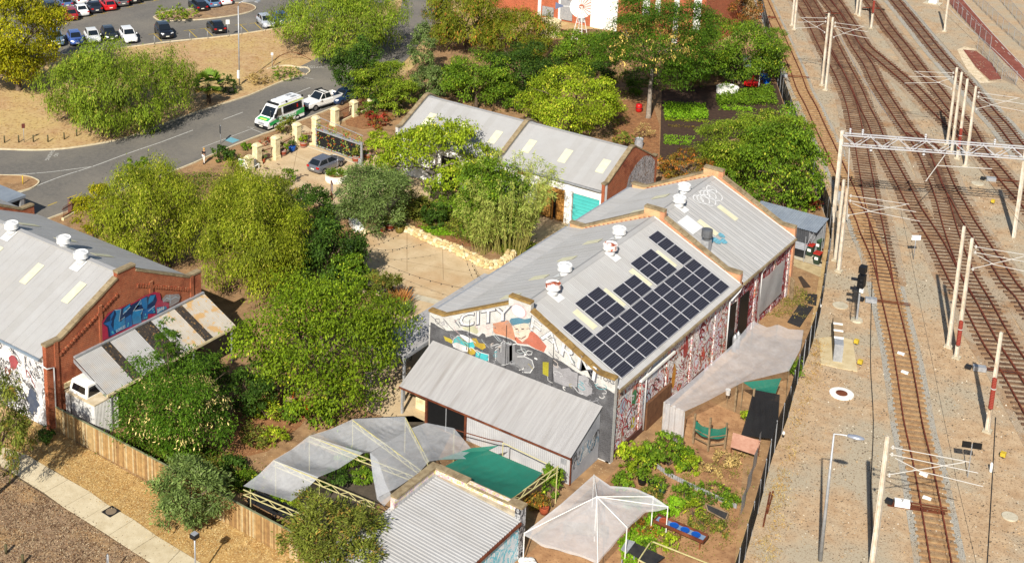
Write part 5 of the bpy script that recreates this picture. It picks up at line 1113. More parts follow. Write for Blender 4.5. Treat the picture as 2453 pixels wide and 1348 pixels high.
def car(kind, colr, loc, rz, label, group=None, name='parked_car', cat='car', metal=.0, proto=None):
    L, Wd, zb, zt, zh, cb, cr, zq = KINDS[kind]; h = L/2; w = Wd/2; P = carpaint(colr, metal)
    t = thing(name, label, cat, loc, rz, group)
    st = [(h,.62*w,.30,.58),(h-.1,.84*w,.24,zh-.20),(h-.35,.95*w,.2,zh-.10),(cb[0]+.15,w,.19,zh),(cb[0]-.3,w,.19,zb),(cb[1]+.5,w,.19,zb+.02),(max(cb[1]-.1,-h+.25),.97*w,.22,zq),(-h+.1,.9*w,.25,zq-.06),(-h,.78*w,.34,zq-.22)]
    st = sorted(st, key=lambda s: -s[0])
    mb = MB(); vs = []; 
    for x, hw, b, tp in st:
        sec = [(-hw*.92,b),(-hw,b+.14),(-hw,b+(tp-b)*.72),(-hw*.9,tp-.02),(-hw*.5,tp+.02),(hw*.5,tp+.02),(hw*.9,tp-.02),(hw,b+(tp-b)*.72),(hw,b+.14),(hw*.92,b)]
        vs += [(x,y,z) for y, z in sec]
    m = 10; fs = [(i*m+j, i*m+(j+1)%m, (i+1)*m+(j+1)%m, (i+1)*m+j) for i in range(len(st)-1) for j in range(m)]
    fs += [tuple(range(m))[::-1], tuple(range((len(st)-1)*m, len(st)*m))]
    mb.add(vs, fs); mb.build('body', P, t, smooth=True, local=True)
    w1, w2 = w*.93, w*.72
    b0 = [(cb[0],w1*.92,zb-.03),(cb[1],w1*.9,zb),(cb[1],-w1*.9,zb),(cb[0],-w1*.92,zb-.03)]; r0 = [(cr[0],w2,zt-.03),(cr[1],w2*.96,zt-.04),(cr[1],-w2*.96,zt-.04),(cr[0],-w2,zt-.03)]
    mid = [((cr[0]+cr[1])/2, w2*.9, zt), ((cr[0]+cr[1])/2, -w2*.9, zt)]
    mb = MB(); mb.add(b0+r0+mid, [(0,1,5,4),(1,2,6,5),(2,3,7,6),(3,0,4,7),(4,5,8),(5,6,9,8),(6,7,9),(7,4,8,9)]); mb.build('cabin', P, t, local=True)
    quadpanel(t, 'windscreen', [b0[3],b0[0],r0[0],r0[3]], GLASS, .1); quadpanel(t, 'rear_window', [b0[1],b0[2],r0[2],r0[1]], GLASS, .16)
    for s in (0, 1):
        A = [b0[0],b0[1],r0[1],r0[0]] if s == 0 else [b0[2],b0[3],r0[3],r0[2]]
        A = [Vector(p) for p in A]; a_ = A[0].lerp(A[1],.5); b_ = A[3].lerp(A[2],.5)
        for q in ([a_, A[0], A[3], b_] if s == 0 else [A[0], a_, b_, A[3]], [A[1], a_, b_, A[2]] if s == 0 else [a_, A[1], A[2], b_]):
            Q = [Vector(p) for p in q]; c = sum(Q, Vector())/4; n = Vector((0, 1 if s == 0 else -1, .45)).normalized()
            MB().add([c+(p-c)*.84+n*.014 for p in Q], [(0,1,2,3)]).build('side_window', GLASS, t, local=True)
    for x in (h*.62, -h*.6):
        for y in (w-.09, -w+.09): wheel(t, x, y, .33 if kind != 'suv' else .37)
    for s in (-1, 1):
        MB().add([(h-.04,s*.5*w,zh-.24),(h-.2,s*.9*w,zh-.2),(h-.26,s*.88*w,zh-.08),(h-.1,s*.5*w,zh-.12)], [(0,1,2,3) if s > 0 else (0,3,2,1)]).build('headlight', LAMP, t, local=True)
        MB().box(-h-.012, s*w*.55, zq-.28, -h+.12, s*w*.9, zq-.1).build('tail_light', TAIL, t, local=True)
        MB().box(cb[0]-.35, s*w, zb-.05, cb[0]-.15, s*(w+.16), zb+.1).build('mirror', P, t, local=True)
    MB().box(h-.02, -.22, .42, h+.015, .22, .54).build('number_plate', PLATE, t, local=True); MB().box(-h-.015, -.22, zq-.45, -h+.02, .22, zq-.33).build('number_plate', PLATE, t, local=True)
    MB().box(h-.03, -.5*w, .26, h+.008, .5*w, .4).build('grille', TRIM, t, local=True)
    return t
def heading(a, b): d = G(*b)-G(*a); return math.atan2(d.y, d.x)
KH = heading((575,59), (595,78))            # nose to the kerb
def cl(px, py, back, rz, side=0): p = G(px, py); return (p.x-math.cos(rz)*back-math.sin(rz)*side, p.y-math.sin(rz)*back+math.cos(rz)*side, 0)
CG = 'cars in the car park'
for px, py, kd, c, lab, flip in (
 (140,114,'suv',(96,120,140),'blue-grey car half hidden under the yellow-green tree',0), (187,113,'hatch',(70,96,160),'blue hatchback parked nose to the verge',0), (229,108,'hatch',(226,226,222),'small white hatchback between the blue and the black cars',0),
 (269,102,'hatch',(34,36,42),'black hatchback parked beside a white hatchback',0), (316,106,'wagon',(236,236,234),'white car parked alone at the end of the front row',0), (402,96,'suv',(22,24,30),'black car standing by itself facing the verge',0),
 (528,83,'sedan',(24,24,28),'black sedan parked with its tail to the verge',1), (648,71,'hatch',(176,180,186),'silver hatchback beside the weeping tree',0), (686,66,'hatch',(30,62,128),'dark blue car half hidden by the weeping tree',0)):
    rz = KH+(math.pi if flip else 0); car(kd, c, cl(px, py, 2.25 if not flip else -2.25, rz), rz, lab, CG)
BH = heading((310,19), (296,6))
for px, py, kd, c, lab in (
 (170,48,'suv',(150,40,44),'dark red off-roader at the near end of the back row'), (197,38,'sedan',(238,238,236),'white sedan next to the dark red off-roader'), (229,30,'sedan',(38,40,50),'black sedan between the white and the red cars'), (263,25,'hatch',(196,32,36),'bright red hatchback in the back row'),
 (293,15,'hatch',(96,92,92),'dark grey hatchback beyond the red one'), (320,8,'hatch',(32,32,36),'black hatchback near the top of the back row'), (348,0,'sedan',(232,232,230),'white sedan cut off by the top edge'),
 (158,18,'wagon',(74,98,140),'blue wagon in the rear row beside the tree'), (196,9,'wagon',(224,226,228),'white wagon in the rear row'), (226,2,'sedan',(220,222,224),'pale sedan in the rear row at the top edge'), (120,28,'wagon',(40,50,66),'dark wagon partly behind the tree'),
 (480,26,'wagon',(28,28,32),'black wagon behind the planted island'), (512,18,'hatch',(90,120,150),'light blue hatchback behind the black wagon'), (540,12,'hatch',(236,236,236),'white hatchback beside the light blue one')):
    car(kd, c, cl(px, py, -1.2, BH), BH, lab, CG)
# silver hatchback in the courtyard
sh_ = heading((774,417), (816,399)); p = (G(774,417)+G(816,399))/2
car('hatch', (124,126,134), (p.x-math.sin(sh_)*.75, p.y+math.cos(sh_)*.75, 0), sh_, 'grey hatchback parked in the courtyard by the round planter', None, 'hatchback', metal=.5)
car('hatch', (30,50,80), cl(838,246,0,heading((840,240),(600,333)),-.9), heading((840,240),(600,333)), 'dark blue car in the tree shade behind the white ute', None, 'parked_car')
# ambulance van
RH = heading((840,240), (600,333))
def van(loc, rz):
    t = thing('ambulance', 'white and green ambulance van parked at the kerb', 'ambulance', loc, rz); P = carpaint((240,240,238)); GR = carpaint((40,170,90)); LI = carpaint((206,226,96))
    h, w = 2.95, .99
    prof = [(h,.32),(h+.02,.75),(h-.12,1.08),(h-.85,1.32),(h-1.62,2.36),(h-2.0,2.52),(-h+.1,2.55),(-h,2.4),(-h,.34)]
    mb = MB(); n = len(prof)
    def ww(z): return w if z < 1.3 else w-(z-1.3)*.12
    vs = [(x,-ww(z),z) for x, z in prof]+[(x,ww(z),z) for x, z in prof]
    mb.add(vs, [tuple(range(n)), tuple(range(n,2*n))[::-1]]+[(i,n+i,n+(i+1)%n,(i+1)%n) for i in range(n)]); mb.build('body', P, t, local=True)
    mb = MB(); mb.box(-h+.25, -.75, 2.55, .6, .75, 2.72); mb.build('roof_pod', P, t, local=True)
    for y in (-.35,.35): MB().box(-2.2, y-.18, 2.72, -1.4, y+.18, 2.76).build('roof_hatch', GALV, t, local=True)
    MB().box(.95, -.78, 2.5, 1.2, .78, 2.68).build('light_bar', TRIM, t, local=True)
    for x in (-h+.15, -.2):
        for y in (-.8,.8): MB().box(x-.08, y-.08, 2.55, x+.08, y+.08, 2.74).build('beacon', TRIM, t, local=True)
    f = lambda s, z: (h-.85-(z-1.32)*.74+.012, s*(ww(z)-.1), z+.01)
    MB().add([f(-1,1.36),f(1,1.36),f(1,2.26),f(-1,2.26)], [(0,1,2,3)]).build('windscreen', GLASS, t, local=True)
    for s in (-1,1):
        def sp(x, z, o=.012): return (x, s*(ww(z)+o), z)
        def sq(nm, pts, m, o=.012): MB().add([sp(x,z,o) for x, z in pts], [tuple(range(len(pts))) if s < 0 else tuple(range(len(pts)))[::-1]]).build(nm, m, t, local=True)
        sq('side_window', [(.72,1.42),(1.85,1.42),(1.3,2.2),(.72,2.2)], GLASS); sq('side_window', [(-2.6,1.42),(.45,1.42),(.45,2.2),(-2.6,2.2)], GLASS)
        sq('green_stripe', [(-2.93,.72),(1.5,.72),(2.6,.55),(2.75,.95),(1.2,1.2),(-1.2,1.1),(-2.93,1.38)], GR, .010); sq('lime_edge', [(-2.9,2.28),(1.2,2.28),(1.1,2.42),(-2.9,2.42)], LI, .010)
        sq('crest', [(-1.95,1.6),(-1.75,1.6),(-1.75,2.0),(-1.95,2.0)], TAIL, .016)
        sq('step', [(-1.0,.3),(1.2,.3),(1.2,.5),(-1.0,.5)], TRIM)
        MB().box(1.75, s*w, 1.35, 1.95, s*(w+.22), 1.75).build('mirror', TRIM, t, local=True)
        MB().add([(h-.02,s*.55,.72),(h-.1,s*.9,.78),(h-.3,s*.9,1.05),(h-.12,s*.6,.98)], [(0,1,2,3)]).build('headlight', LAMP, t, local=True)
        MB().box(-h-.012, s*.8, .8, -h+.05, s*.97, 1.5).build('tail_light', TAIL, t, local=True)
    o = text_mesh('AMBULANCE', .42, WHITE, 'lettering', None, (-.2,1.005,.98), (-1,0,0), (0,0,1), .004, 1.15, .01); o.parent = t
    MB().add([(h-.1,-.8,1.12),(h-.1,.8,1.12),(h-.7,.8,1.29),(h-.7,-.8,1.29)], [(0,1,2,3)]).build('bonnet_stripe', GR, t, local=True); MB().add([(h-.2,-.5,1.16),(h-.2,.5,1.16),(h-.45,.5,1.23),(h-.45,-.5,1.23)], [(0,1,2,3)]).build('bonnet_badge', LI, t, local=True)
    MB().box(h-.02, -.45, .68, h+.045, .45, .92).build('grille', GALV, t, local=True); MB().box(h-.1, -.97, .28, h+.06, .97, .6).build('bumper', TRIM, t, local=True); MB().box(h+.04, -.24, .42, h+.07, .24, .53).build('number_plate', PLATE, t, local=True)
    for x in (1.85,-1.8):
        for y in (w-.1,-w+.1): wheel(t, x, y, .36, .24)
    return t
p = G(711,289); van((p.x+math.cos(RH)*1.8+math.sin(RH)*.9, p.y+math.sin(RH)*1.8-math.cos(RH)*.9, 0), RH)
def ute(loc, rz):
    t = thing('utility_truck', 'white twin-cab ute with black bull bar behind the ambulance', 'ute', loc, rz); P = carpaint((238,236,230)); h, w = 2.65, .93
    st = [(h,.7*w,.5,.9),(h-.15,.92*w,.45,1.02),(1.0,w,.42,1.16),(.7,w,.42,1.15),(-.95,w,.42,1.15)]
    mb = MB(); vs = []
    for x, hw, b, tp in st: vs += [(x,-hw*.95,b),(x,-hw,b+.15),(x,-hw,tp-.12),(x,-hw*.88,tp),(x,hw*.88,tp),(x,hw,tp-.12),(x,hw,b+.15),(x,hw*.95,b)]
    mb.add(vs, [(i*8+j, i*8+(j+1)%8, (i+1)*8+(j+1)%8, (i+1)*8+j) for i in range(4) for j in range(8)]+[tuple(range(8))[::-1], tuple(range(32,40))]); mb.build('body', P, t, local=True)
    b0 = [(.95,.86,1.12),(-.95,.86,1.14),(-.95,-.86,1.14),(.95,-.86,1.12)]; r0 = [(.25,.68,1.8),(-.75,.68,1.8),(-.75,-.68,1.8),(.25,-.68,1.8)]
    MB().add(b0+r0, [(0,1,5,4),(1,2,6,5),(2,3,7,6),(3,0,4,7),(4,5,6,7)]).build('cab', P, t, local=True)
    quadpanel(t, 'windscreen', [b0[3],b0[0],r0[0],r0[3]], GLASS, .08); quadpanel(t, 'rear_window', [b0[1],b0[2],r0[2],r0[1]], GLASS, .15)
    for s in (-1,1):
        for xa, xb, xc, xd in ((.82,.02,.05,.28),(-.05,-.88,-.72,.0)):
            MB().add([(xa,s*.872,1.2),(xb,s*.872,1.2),(xc,s*.715,1.72),(xd,s*.715,1.72)], [(0,1,2,3) if s > 0 else (3,2,1,0)]).build('side_window', GLASS, t, local=True)
        MB().box(.75, s*.93, 1.1, .95, s*1.1, 1.28).build('mirror', P, t, local=True)
        MB().box(-h, s*.93, .5, -.98, s*.87, 1.18).build('tray_side', P, t, local=True); MB().box(-h-.01, s*.75, .75, -h+.05, s*.9, 1.1).build('tail_light', TAIL, t, local=True)
        MB().box(h-.06, s*.5, .82, h+.02, s*.8, .98).build('headlight', LAMP, t, local=True); MB().box(-.2, s*.66, 1.8, .2, s*.7, 1.86).build('roof_rail', TRIM, t, local=True)
        MB().box(-.9, s*.8, .35, .95, s*.98, .42).build('side_step', TRIM, t, local=True)
    MB().box(-h, -.87, .5, -h+.06, .87, 1.16).build('tailgate', P, t, local=True); MB().box(-h+.06, -.87, .55, -.98, .87, .6).build('tray_floor', WOOD, t, local=True)
    for x in (.15,-.55): MB().box(x-.04, -.72, 1.84, x+.04, .72, 1.9).build('roof_rack', TRIM, t, local=True)
    MB().box(-.75, -.72, 1.86, .3, -.5, 1.94).build('awning', DARK, t, local=True)
    MB().box(h-.02, -.85, .4, h+.18, .85, .72).build('bull_bar', TRIM, t, local=True); MB().box(h, -.3, .72, h+.1, .3, 1.0).build('bull_bar_hoop', TRIM, t, local=True)
    for x in (1.6,-1.5):
        for y in (w-.1,-w+.1): wheel(t, x, y, .39, .25)
p = (G(757,266)+G(803,252))/2; RU = heading((803,252), (757,266)); ute((p.x+math.sin(RU)*.85, p.y-math.cos(RU)*.85, 0), RU)
# ================================================================== posts, signs, lamps
def post(name, label, cat, px, py, top, r, mat, group=None):
    B = G(px, py); h = HT(B, *top) if hasattr(top, '__len__') else top
    t = thing(name, label, cat, B, group=group); MB().tube([B, B+Vector((0,0,h))], r, 8).build('pole', mat, t, True); return t, B, h
def sign(name, label, px, py, h, sw, sh, mat, face=None, pr=.035, group=None, pm_=None):
    t, B, hh = post(name, label, 'sign', px, py, h, pr, pm_ or GALV, group)
    d = Vector((B.x, B.y, 0)).normalized() if face is None else Vector((math.cos(face), math.sin(face), 0)); s = Vector((-d.y, d.x, 0))
    c = B+Vector((0,0,hh-sh/2))-d*(pr+.02); MB().beam(c-s*sw/2, c+s*sw/2, .02, sh).build('sign_plate', mat, t); return t
SWH = flat('sign_white', C(232,232,228,.9)); SDK = flat('sign_back', C(72,74,76,.7))
t, B, h = post('street_lamp', 'tall curved street lamp on the dry verge', 'street lamp', 573.5, 205, (572,15), .075, GALV)
tx = RT.copy(); tx.z = 0; tx.normalize()
MB().tube([B+Vector((0,0,h-.0))+tx*0, B+Vector((0,0,h+.35))+tx*.12, B+Vector((0,0,h+.6))+tx*.6, B+Vector((0,0,h+.62))+tx*2.2], .06, 8).build('arm', GALV, t, True); MB().box(B.x+tx.x*2.2-.2, B.y+tx.y*2.2-.2, h+.5, B.x+tx.x*2.2+.35, B.y+tx.y*2.2+.35, h+.66).build('lamp_head', GALV, t); MB().box(B.x-.18, B.y-.2, .9, B.x+.1, B.y-.0, 1.9).build('switch_box', WHITE, t)
sign('parking_sign', 'white sign post at the car park edge behind the black sedan', 546, 89, 2.4, .5, .6, SWH)
sign('street_sign', 'dark-backed sign post beside the disabled bay', 528.5, 345, 2.1, .45, .9, SDK, 0.9)
sign('street_sign', 'dark-backed sign post in front of the ambulance', 649, 310, 2.1, .4, .8, SDK, .9)
sign('road_sign', 'round brown sign on a pole at the left verge', 58, 341, 2.1, .35, .5, flat('sign_brown', C(110,56,48,.7)))
sign('parking_sign', 'thin sign post on the verge beside the road turn', 652, 163, 2.0, .3, .35, SWH)
sign('street_sign', 'white sign under the large weeping tree', 925, 104, 2.2, .6, .6, SWH)
sign('street_sign', 'sign post behind the pale olive trees at the kerb', 300, 440, 2.4, .25, .6, SDK, .9)
sign('parking_sign', 'small sign on a post beside the silver hatchback', 673, 74, 1.5, .3, .25, SWH)
for od, (x, y) in zip(('left of the lone black car','right of the lone black car','just left of the black sedan','right of the black sedan','nearest the silver hatchback'), ((370,106),(455,98),(497,94),(578,84),(630,78))): t, B, h = post('bay_post', 'thin steel bay post '+od, 'post', x, y, 1.1, .03, GALV, 'bay posts along the verge')
t, B, h = post('yellow_bollard', 'yellow pipe bollard on the kerbed island', 'bollard', 55, 443, .95, .06, YELLOW); MB().lathe([(.065,0),(.02,.05)], B+Vector((0,0,.95)), 8).build('cap', YELLOW, t)
ORD = ('first','second','third','fourth','fifth','sixth','seventh')
OLV = pm('olive_timber_post', C(110,104,72,.6), C(86,80,56,.55), 5, .95)
for i, (x, y) in enumerate(((11,342),(45,341),(80,340),(115,340),(154,334),(184,326),(213,316))):
    t, B, h = post('timber_bollard', ORD[i]+' short timber bollard from the left edge on the verge', 'bollard', x, y, .75, .08, OLV, 'bollards on the left verge'); MB().lathe([(.082,0),(.05,.03)], B+Vector((0,0,.75)), 8).build('cap', OLV, t)
for x, y, lab in ((15,1325,'short green bollard at the lower left, upper one'), (55,1350,'short green bollard at the lower left, lower one')):
    t, B, h = post('green_bollard', lab, 'bollard', x, y, .6, .09, OLV); MB().lathe([(.092,0),(.04,.03)], B+Vector((0,0,.6)), 8).build('cap', OLV, t)
t, B, h = post('path_lamp', 'slim lamp post with dark square head beside the footpath', 'lamp', 469, 1395, (466,1285), .05, GALV); MB().box(B.x-.2, B.y-.2, h-.05, B.x+.2, B.y+.2, h+.2).build('lamp_head', DARK, t); MB().box(B.x-.16, B.y-.16, h+.2, B.x+.16, B.y+.16, h+.24).build('lamp_cap', GALV, t)
sign('path_sign', 'narrow sign post at the footpath edge', 261, 1385, 1.6, .18, .7, GALV, .3)
# iron hand rail by the driveway
hr = thing('hand_rail', 'curved dark handrail beside the driveway entrance', 'handrail', G(655,160)); pts = [G(652,160)+Vector((0,0,.1)), G(664,154)+Vector((0,0,.8)), G(690,146)+Vector((0,0,1.1)), G(715,145)+Vector((0,0,.9)), G(745,146)+Vector((0,0,.15))]
MB().tube(smooth_line(pts, 5), .04, 6).build('rail', RUST, hr, True); MB().tube([G(667,166), G(667,166)+Vector((0,0,.9))], .05, 6).build('post', WOOD, hr)
# tall rusty litter bin / planter box on the kerb
rb = thing('rusty_bin', 'tall rusty square litter bin on the footpath', 'litter bin', G(175,508)); B = G(175,508); MB().box(B.x-.33, B.y-.33, 0, B.x+.33, B.y+.33, 1.25).build('bin_body', pm('burnt_steel', C(150,86,60,.75), C(120,110,104,.7), 1.5, .8, c3=C(120,112,108,.7), sc3=.9), rb)
mb = MB(); mb.lathe([(.26,0),(.34,.02),(.36,.12),(.3,.14),(.2,.02)], B+Vector((0,0,1.25)), 4); mb.build('bin_top', DARK, rb)
# ================================================================== cream pillars, iron railings, sliding gate
PGRP = 'cream pillars along the street front'
pil = [(597,410,372,'shortest cream pillar, nearest the bench'), (616,395,343,'cream pillar left of the small potted tree'), (660,380,325,'cream pillar behind the small potted tree'), (711,352,294,'cream pillar beside the blue pot'), (757,345,278,'cream pillar at the end of the sliding gate'), (802,300,257,'cream pillar behind the gate track'), (847,278,240,'cream pillar before the red shrubs'), (884,262,238,'farthest cream pillar in the hedge shade')]
PB2 = []
for x, y, ty, lab in pil:
    B = G(x, y); h = HT(B, x, ty); w = .34; t = thing('gate_pillar', lab, 'pillar', B, group=PGRP); PB2.append((B, h))
    rz = RH; ca, sa_ = math.cos(rz), math.sin(rz)
    def sqp(s, z): return [(B.x+ca*a*s-sa_*b*s, B.y+sa_*a*s+ca*b*s) for a, b in ((-1,-1),(1,-1),(1,1),(-1,1))]
    MB().prism(sqp(w,0), 0, h-.3).build('shaft', CREAM, t); MB().prism(sqp(w+.07,0), 0, .35).build('plinth', CREAM, t); MB().prism(sqp(w+.06,0), h-.3, h-.2).build('band', CREAM, t)
    mb = MB(); a = sqp(w+.01,0); b = sqp(w-.12,0); mb.add([(q[0],q[1],h-.2) for q in a]+[(q[0],q[1],h) for q in b], [(0,1,5,4),(1,2,6,5),(2,3,7,6),(3,0,4,7),(4,5,6,7)]); mb.build('cap', CREAM, t)
def railing(A, B_, h, lab, n=None):
    A = Vector(A); B_ = Vector(B_); t = thing('iron_railing', lab, 'railing', A.lerp(B_, .5), group='railings between the pillars'); L = (B_-A).length; n = n or int(L/.16)
    for z in (.35, h-.25): MB().beam(A+Vector((0,0,z)), B_+Vector((0,0,z)), .06, .06).build('rail', RUST, t)
    for k in range(1, n): p = A.lerp(B_, k/n); MB().tube([p, p+Vector((0,0,h))], .022, 5).build('bar', RUST, t)
    mb = MB(); mb.beam(A+Vector((0,0,.1)), B_+Vector((0,0,.1)), .25, .25); mb.build('kerb', CREAM, t)
for i, j, lab in ((1,2,'iron railing left of the small potted tree'), (2,3,'iron railing behind the blue pot'), (3,4,'iron railing beside the sliding gate post'), (5,6,'iron railing beyond the gate with red creeper'), (6,7,'iron railing nearest the dark hedge')):
    A, B_ = PB2[i][0], PB2[j][0]; d = (B_-A).normalized(); railing(A+d*.4, B_-d*.4, min(PB2[i][1], 1.9)*.82, lab)
railing(G(150,528), G(200,498), 1.3, 'pale iron railing beside the rusty bin')
gt = thing('sliding_gate', 'large dark mesh gate with creeper and grey top beam', 'gate', G(810,355))
A, B_ = G(758,352), G(866,390); hA = HT(A, 762, 308); d = (B_-A).normalized(); nn = Vector((-d.y,d.x,0))
hB = hA
MB().beam(A+Vector((0,0,hA)), B_+Vector((0,0,hA)), .55, .12).build('top_beam', GALV, gt); MB().beam(A+Vector((0,0,.18)), B_+Vector((0,0,.18)), .1, .12).build('bottom_beam', GALV, gt)
for q in (A, B_): MB().beam(q+Vector((0,0,.1)), q+Vector((0,0,hA)), .14, .14).build('end_post', GALV, gt)
n = int((B_-A).length/.17)
mb = MB()
for k in range(n+1): q = A.lerp(B_, k/n); mb.beam(q+Vector((0,0,.2)), q+Vector((0,0,hA-.06)), .012, .03)
for k in range(14): z = .3+k*(hA-.45)/13; mb.beam(A+Vector((0,0,z)), B_+Vector((0,0,z)), .012, .03)
stuff(mb.build('mesh_grille', DARK, gt)); MB().beam(A+Vector((0,0,hA/2))+nn*.05, B_+Vector((0,0,hA/2))+nn*.05, .008, hA-.4).build('backing_sheet', netm('shade_mesh', C(54,54,56), .72), gt)
for zz2 in (.55, 1.25): MB().beam(A+Vector((0,0,hA+zz2))+nn*.3*(zz2-.55), B_+Vector((0,0,hA+zz2-.45))+nn*.3*(zz2-.55), .05, .05).build('brace_rail', GALV, gt)
for k in range(6): q = A.lerp(B_, k/5.5); MB().beam(q+Vector((0,0,hA)), q+Vector((0,0,hA+.55-.09*k)), .04, .04).build('brace_strut', GALV, gt); MB().beam(q+Vector((0,0,hA)), q+d*.4+Vector((0,0,hA+.5-.09*k)), .03, .03).build('brace_strut', GALV, gt)
gp = thing('gate_post', 'steel guide post at the right end of the sliding gate', 'post', G(866,394)); q = G(866,394); MB().box(q.x-.09, q.y-.09, 0, q.x+.09, q.y+.09, hA+.3).build('post', GALV, gp); MB().box(q.x-.2, q.y-.3, 0, q.x+.2, q.y-.1, .7).build('motor_box', GALV, gp)
gk = G(740,354); mb = MB(); strip(mb, [G(735,350), G(870,398)], .25, .0, .05); tag(mb.build('gate_track', CONC), 'concrete track strip under the sliding gate', 'gate track')
# ================================================================== railway equipment
M_MAST = pm('weathered_mast_paint', C(226,216,200,.85), C(204,190,168,.8), 2.5, .7, c3=C(186,160,126,.75), sc3=.7, lo3=.5, hi3=.8)
M_TUBE = flat('cantilever_tube', C(210,206,198,.7), .5, world=True)
PERP = Vector((.92,.39,0))
def mast(label, B, h, arms=(), wrap=None, group='overhead line masts', w=.3, lean=0):
    t = thing('catenary_mast', label, 'mast', B, group=group)
    mb = MB(); b, tp = w*.62, w*.42
    for s in (-1, 1):                                        # two flanges and a web: an H section that tapers upward
        mb.add([(B.x+s*b*.6-.02,B.y-b,0),(B.x+s*b*.6+.02,B.y-b,0),(B.x+s*b*.6+.02,B.y+b,0),(B.x+s*b*.6-.02,B.y+b,0),
                (B.x+s*tp*.6-.02,B.y-tp,h),(B.x+s*tp*.6+.02,B.y-tp,h),(B.x+s*tp*.6+.02,B.y+tp,h),(B.x+s*tp*.6-.02,B.y+tp,h)], [(0,3,2,1),(4,5,6,7),(0,1,5,4),(1,2,6,5),(2,3,7,6),(3,0,4,7)])
    mb.add([(B.x-b*.6,B.y-.05,0),(B.x+b*.6,B.y-.05,0),(B.x+b*.6,B.y+.05,0),(B.x-b*.6,B.y+.05,0),(B.x-tp*.6,B.y-.05,h),(B.x+tp*.6,B.y-.05,h),(B.x+tp*.6,B.y+.05,h),(B.x-tp*.6,B.y+.05,h)], [(0,3,2,1),(4,5,6,7),(0,1,5,4),(1,2,6,5),(2,3,7,6),(3,0,4,7)])
    mb.build('shaft', M_MAST, t)
    MB().box(B.x-.28, B.y-.28, -.02, B.x+.28, B.y+.28, .12).build('footing', CONC, t)
    for s, L in arms:
        d = PERP*s; z = h-1.2
        for a, q in (((.2,z+.55),(L,z+.35)), ((.2,z+.1),(L*1.12,z-.25)), ((.2,z-1.25),(L*.95,z+.3)), ((L*.35,z-.65),(L*1.2,z-1.05)), ((.5,z-.1),(L*.4,z-.62))):
            MB().tube([B+d*a[0]+Vector((0,0,a[1])), B+d*q[0]+Vector((0,0,q[1]))], .027, 6).build('bracket_tube', M_TUBE, t)
        for zz_ in (z+.55, z+.1, z-1.25): MB().lathe([(.05,-.12),(.08,-.06),(.05,0),(.08,.06),(.05,.12)], B+d*.32+Vector((0,0,zz_)), 8).build('insulator', M_TUBE, t)
    if wrap:
        z0, z1 = wrap; rc = B-Vector((B.x,B.y,0)).normalized()*.24
        mb = MB(); prof = []
        for k in range(int((z1-z0)/.12)): prof += [(.13, z0+k*.12), (.17, z0+k*.12+.06)]
        mb.lathe(prof+[(.13,z1)], rc, 10); mb.build('red_coil', flat('red_oxide', C(150,60,44,.8), .7, world=True), t); MB().lathe([(.19,0),(.2,.03),(.19,.06)], rc+Vector((0,0,z0+(z1-z0)*.65)), 10).build('tie', M_TUBE, t)
    return t
def mh(bx, by, tx, ty, label, arms=(), wrap=None):
    B = G(bx, by); return mast(label, B, HT(B, tx, ty), arms, wrap)
mh(1969,205,1990,32, 'left mast of the pair standing alone near the top left track', ((-1,3.2),)); mh(1978,216,1997,42, 'right mast of the pair standing alone near the top left track', ((1,3.6),))
mast('rear mast of the pair at the very top left of the yard', G(1897.5,62), 8.7); mast('front mast of the pair at the very top left of the yard', G(1903,71), 8.7)
mast('left mast of the short-looking pair cut off at the top', G(2051.6,35), 8.7); mast('right mast of the short-looking pair cut off at the top', G(2059,39), 8.7)
mast('mast with a red coil at the top centre of the yard', G(2087,69.5), 8.7, (), (2.4,5.2)); mast('mast standing beside the red cycle path', G(2263,76), 8.7)
mh(2269.5,347,2295,162, 'leftmost of the four masts behind the gantry', ((-1,4.2),)); mh(2280,364,2306,173, 'second of the four masts behind the gantry')
mh(2293.5,380,2317.5,189, 'third of the four masts behind the gantry, with a red coil', (), (1.2,3.4)); mh(2313.5,398,2340,207, 'rightmost of the four masts behind the gantry', ((1,4.2),))
mh(2001.5,624,2026,431, 'left mast of the pair right below the gantry foot'); mh(2009,650,2031,451, 'right mast of the pair right below the gantry foot', ((1,5.0),))
mh(2272,831,2317,543, 'plain left mast of the right-hand pair'); mh(2291,857,2327,570, 'right mast of the right-hand pair with a red coil', ((1,4.0),), (1.2,3.2))
mh(2365,1033,2395,795, 'lone mast with a red coil between the tracks at right', (), (1.9,4.2))
B = G(2127.5,1044.6,8.6); mast('large near mast at the bottom edge with white bracket arms', Vector((B.x,B.y,0)), 8.6, ((1,4.4),), None, w=.34)
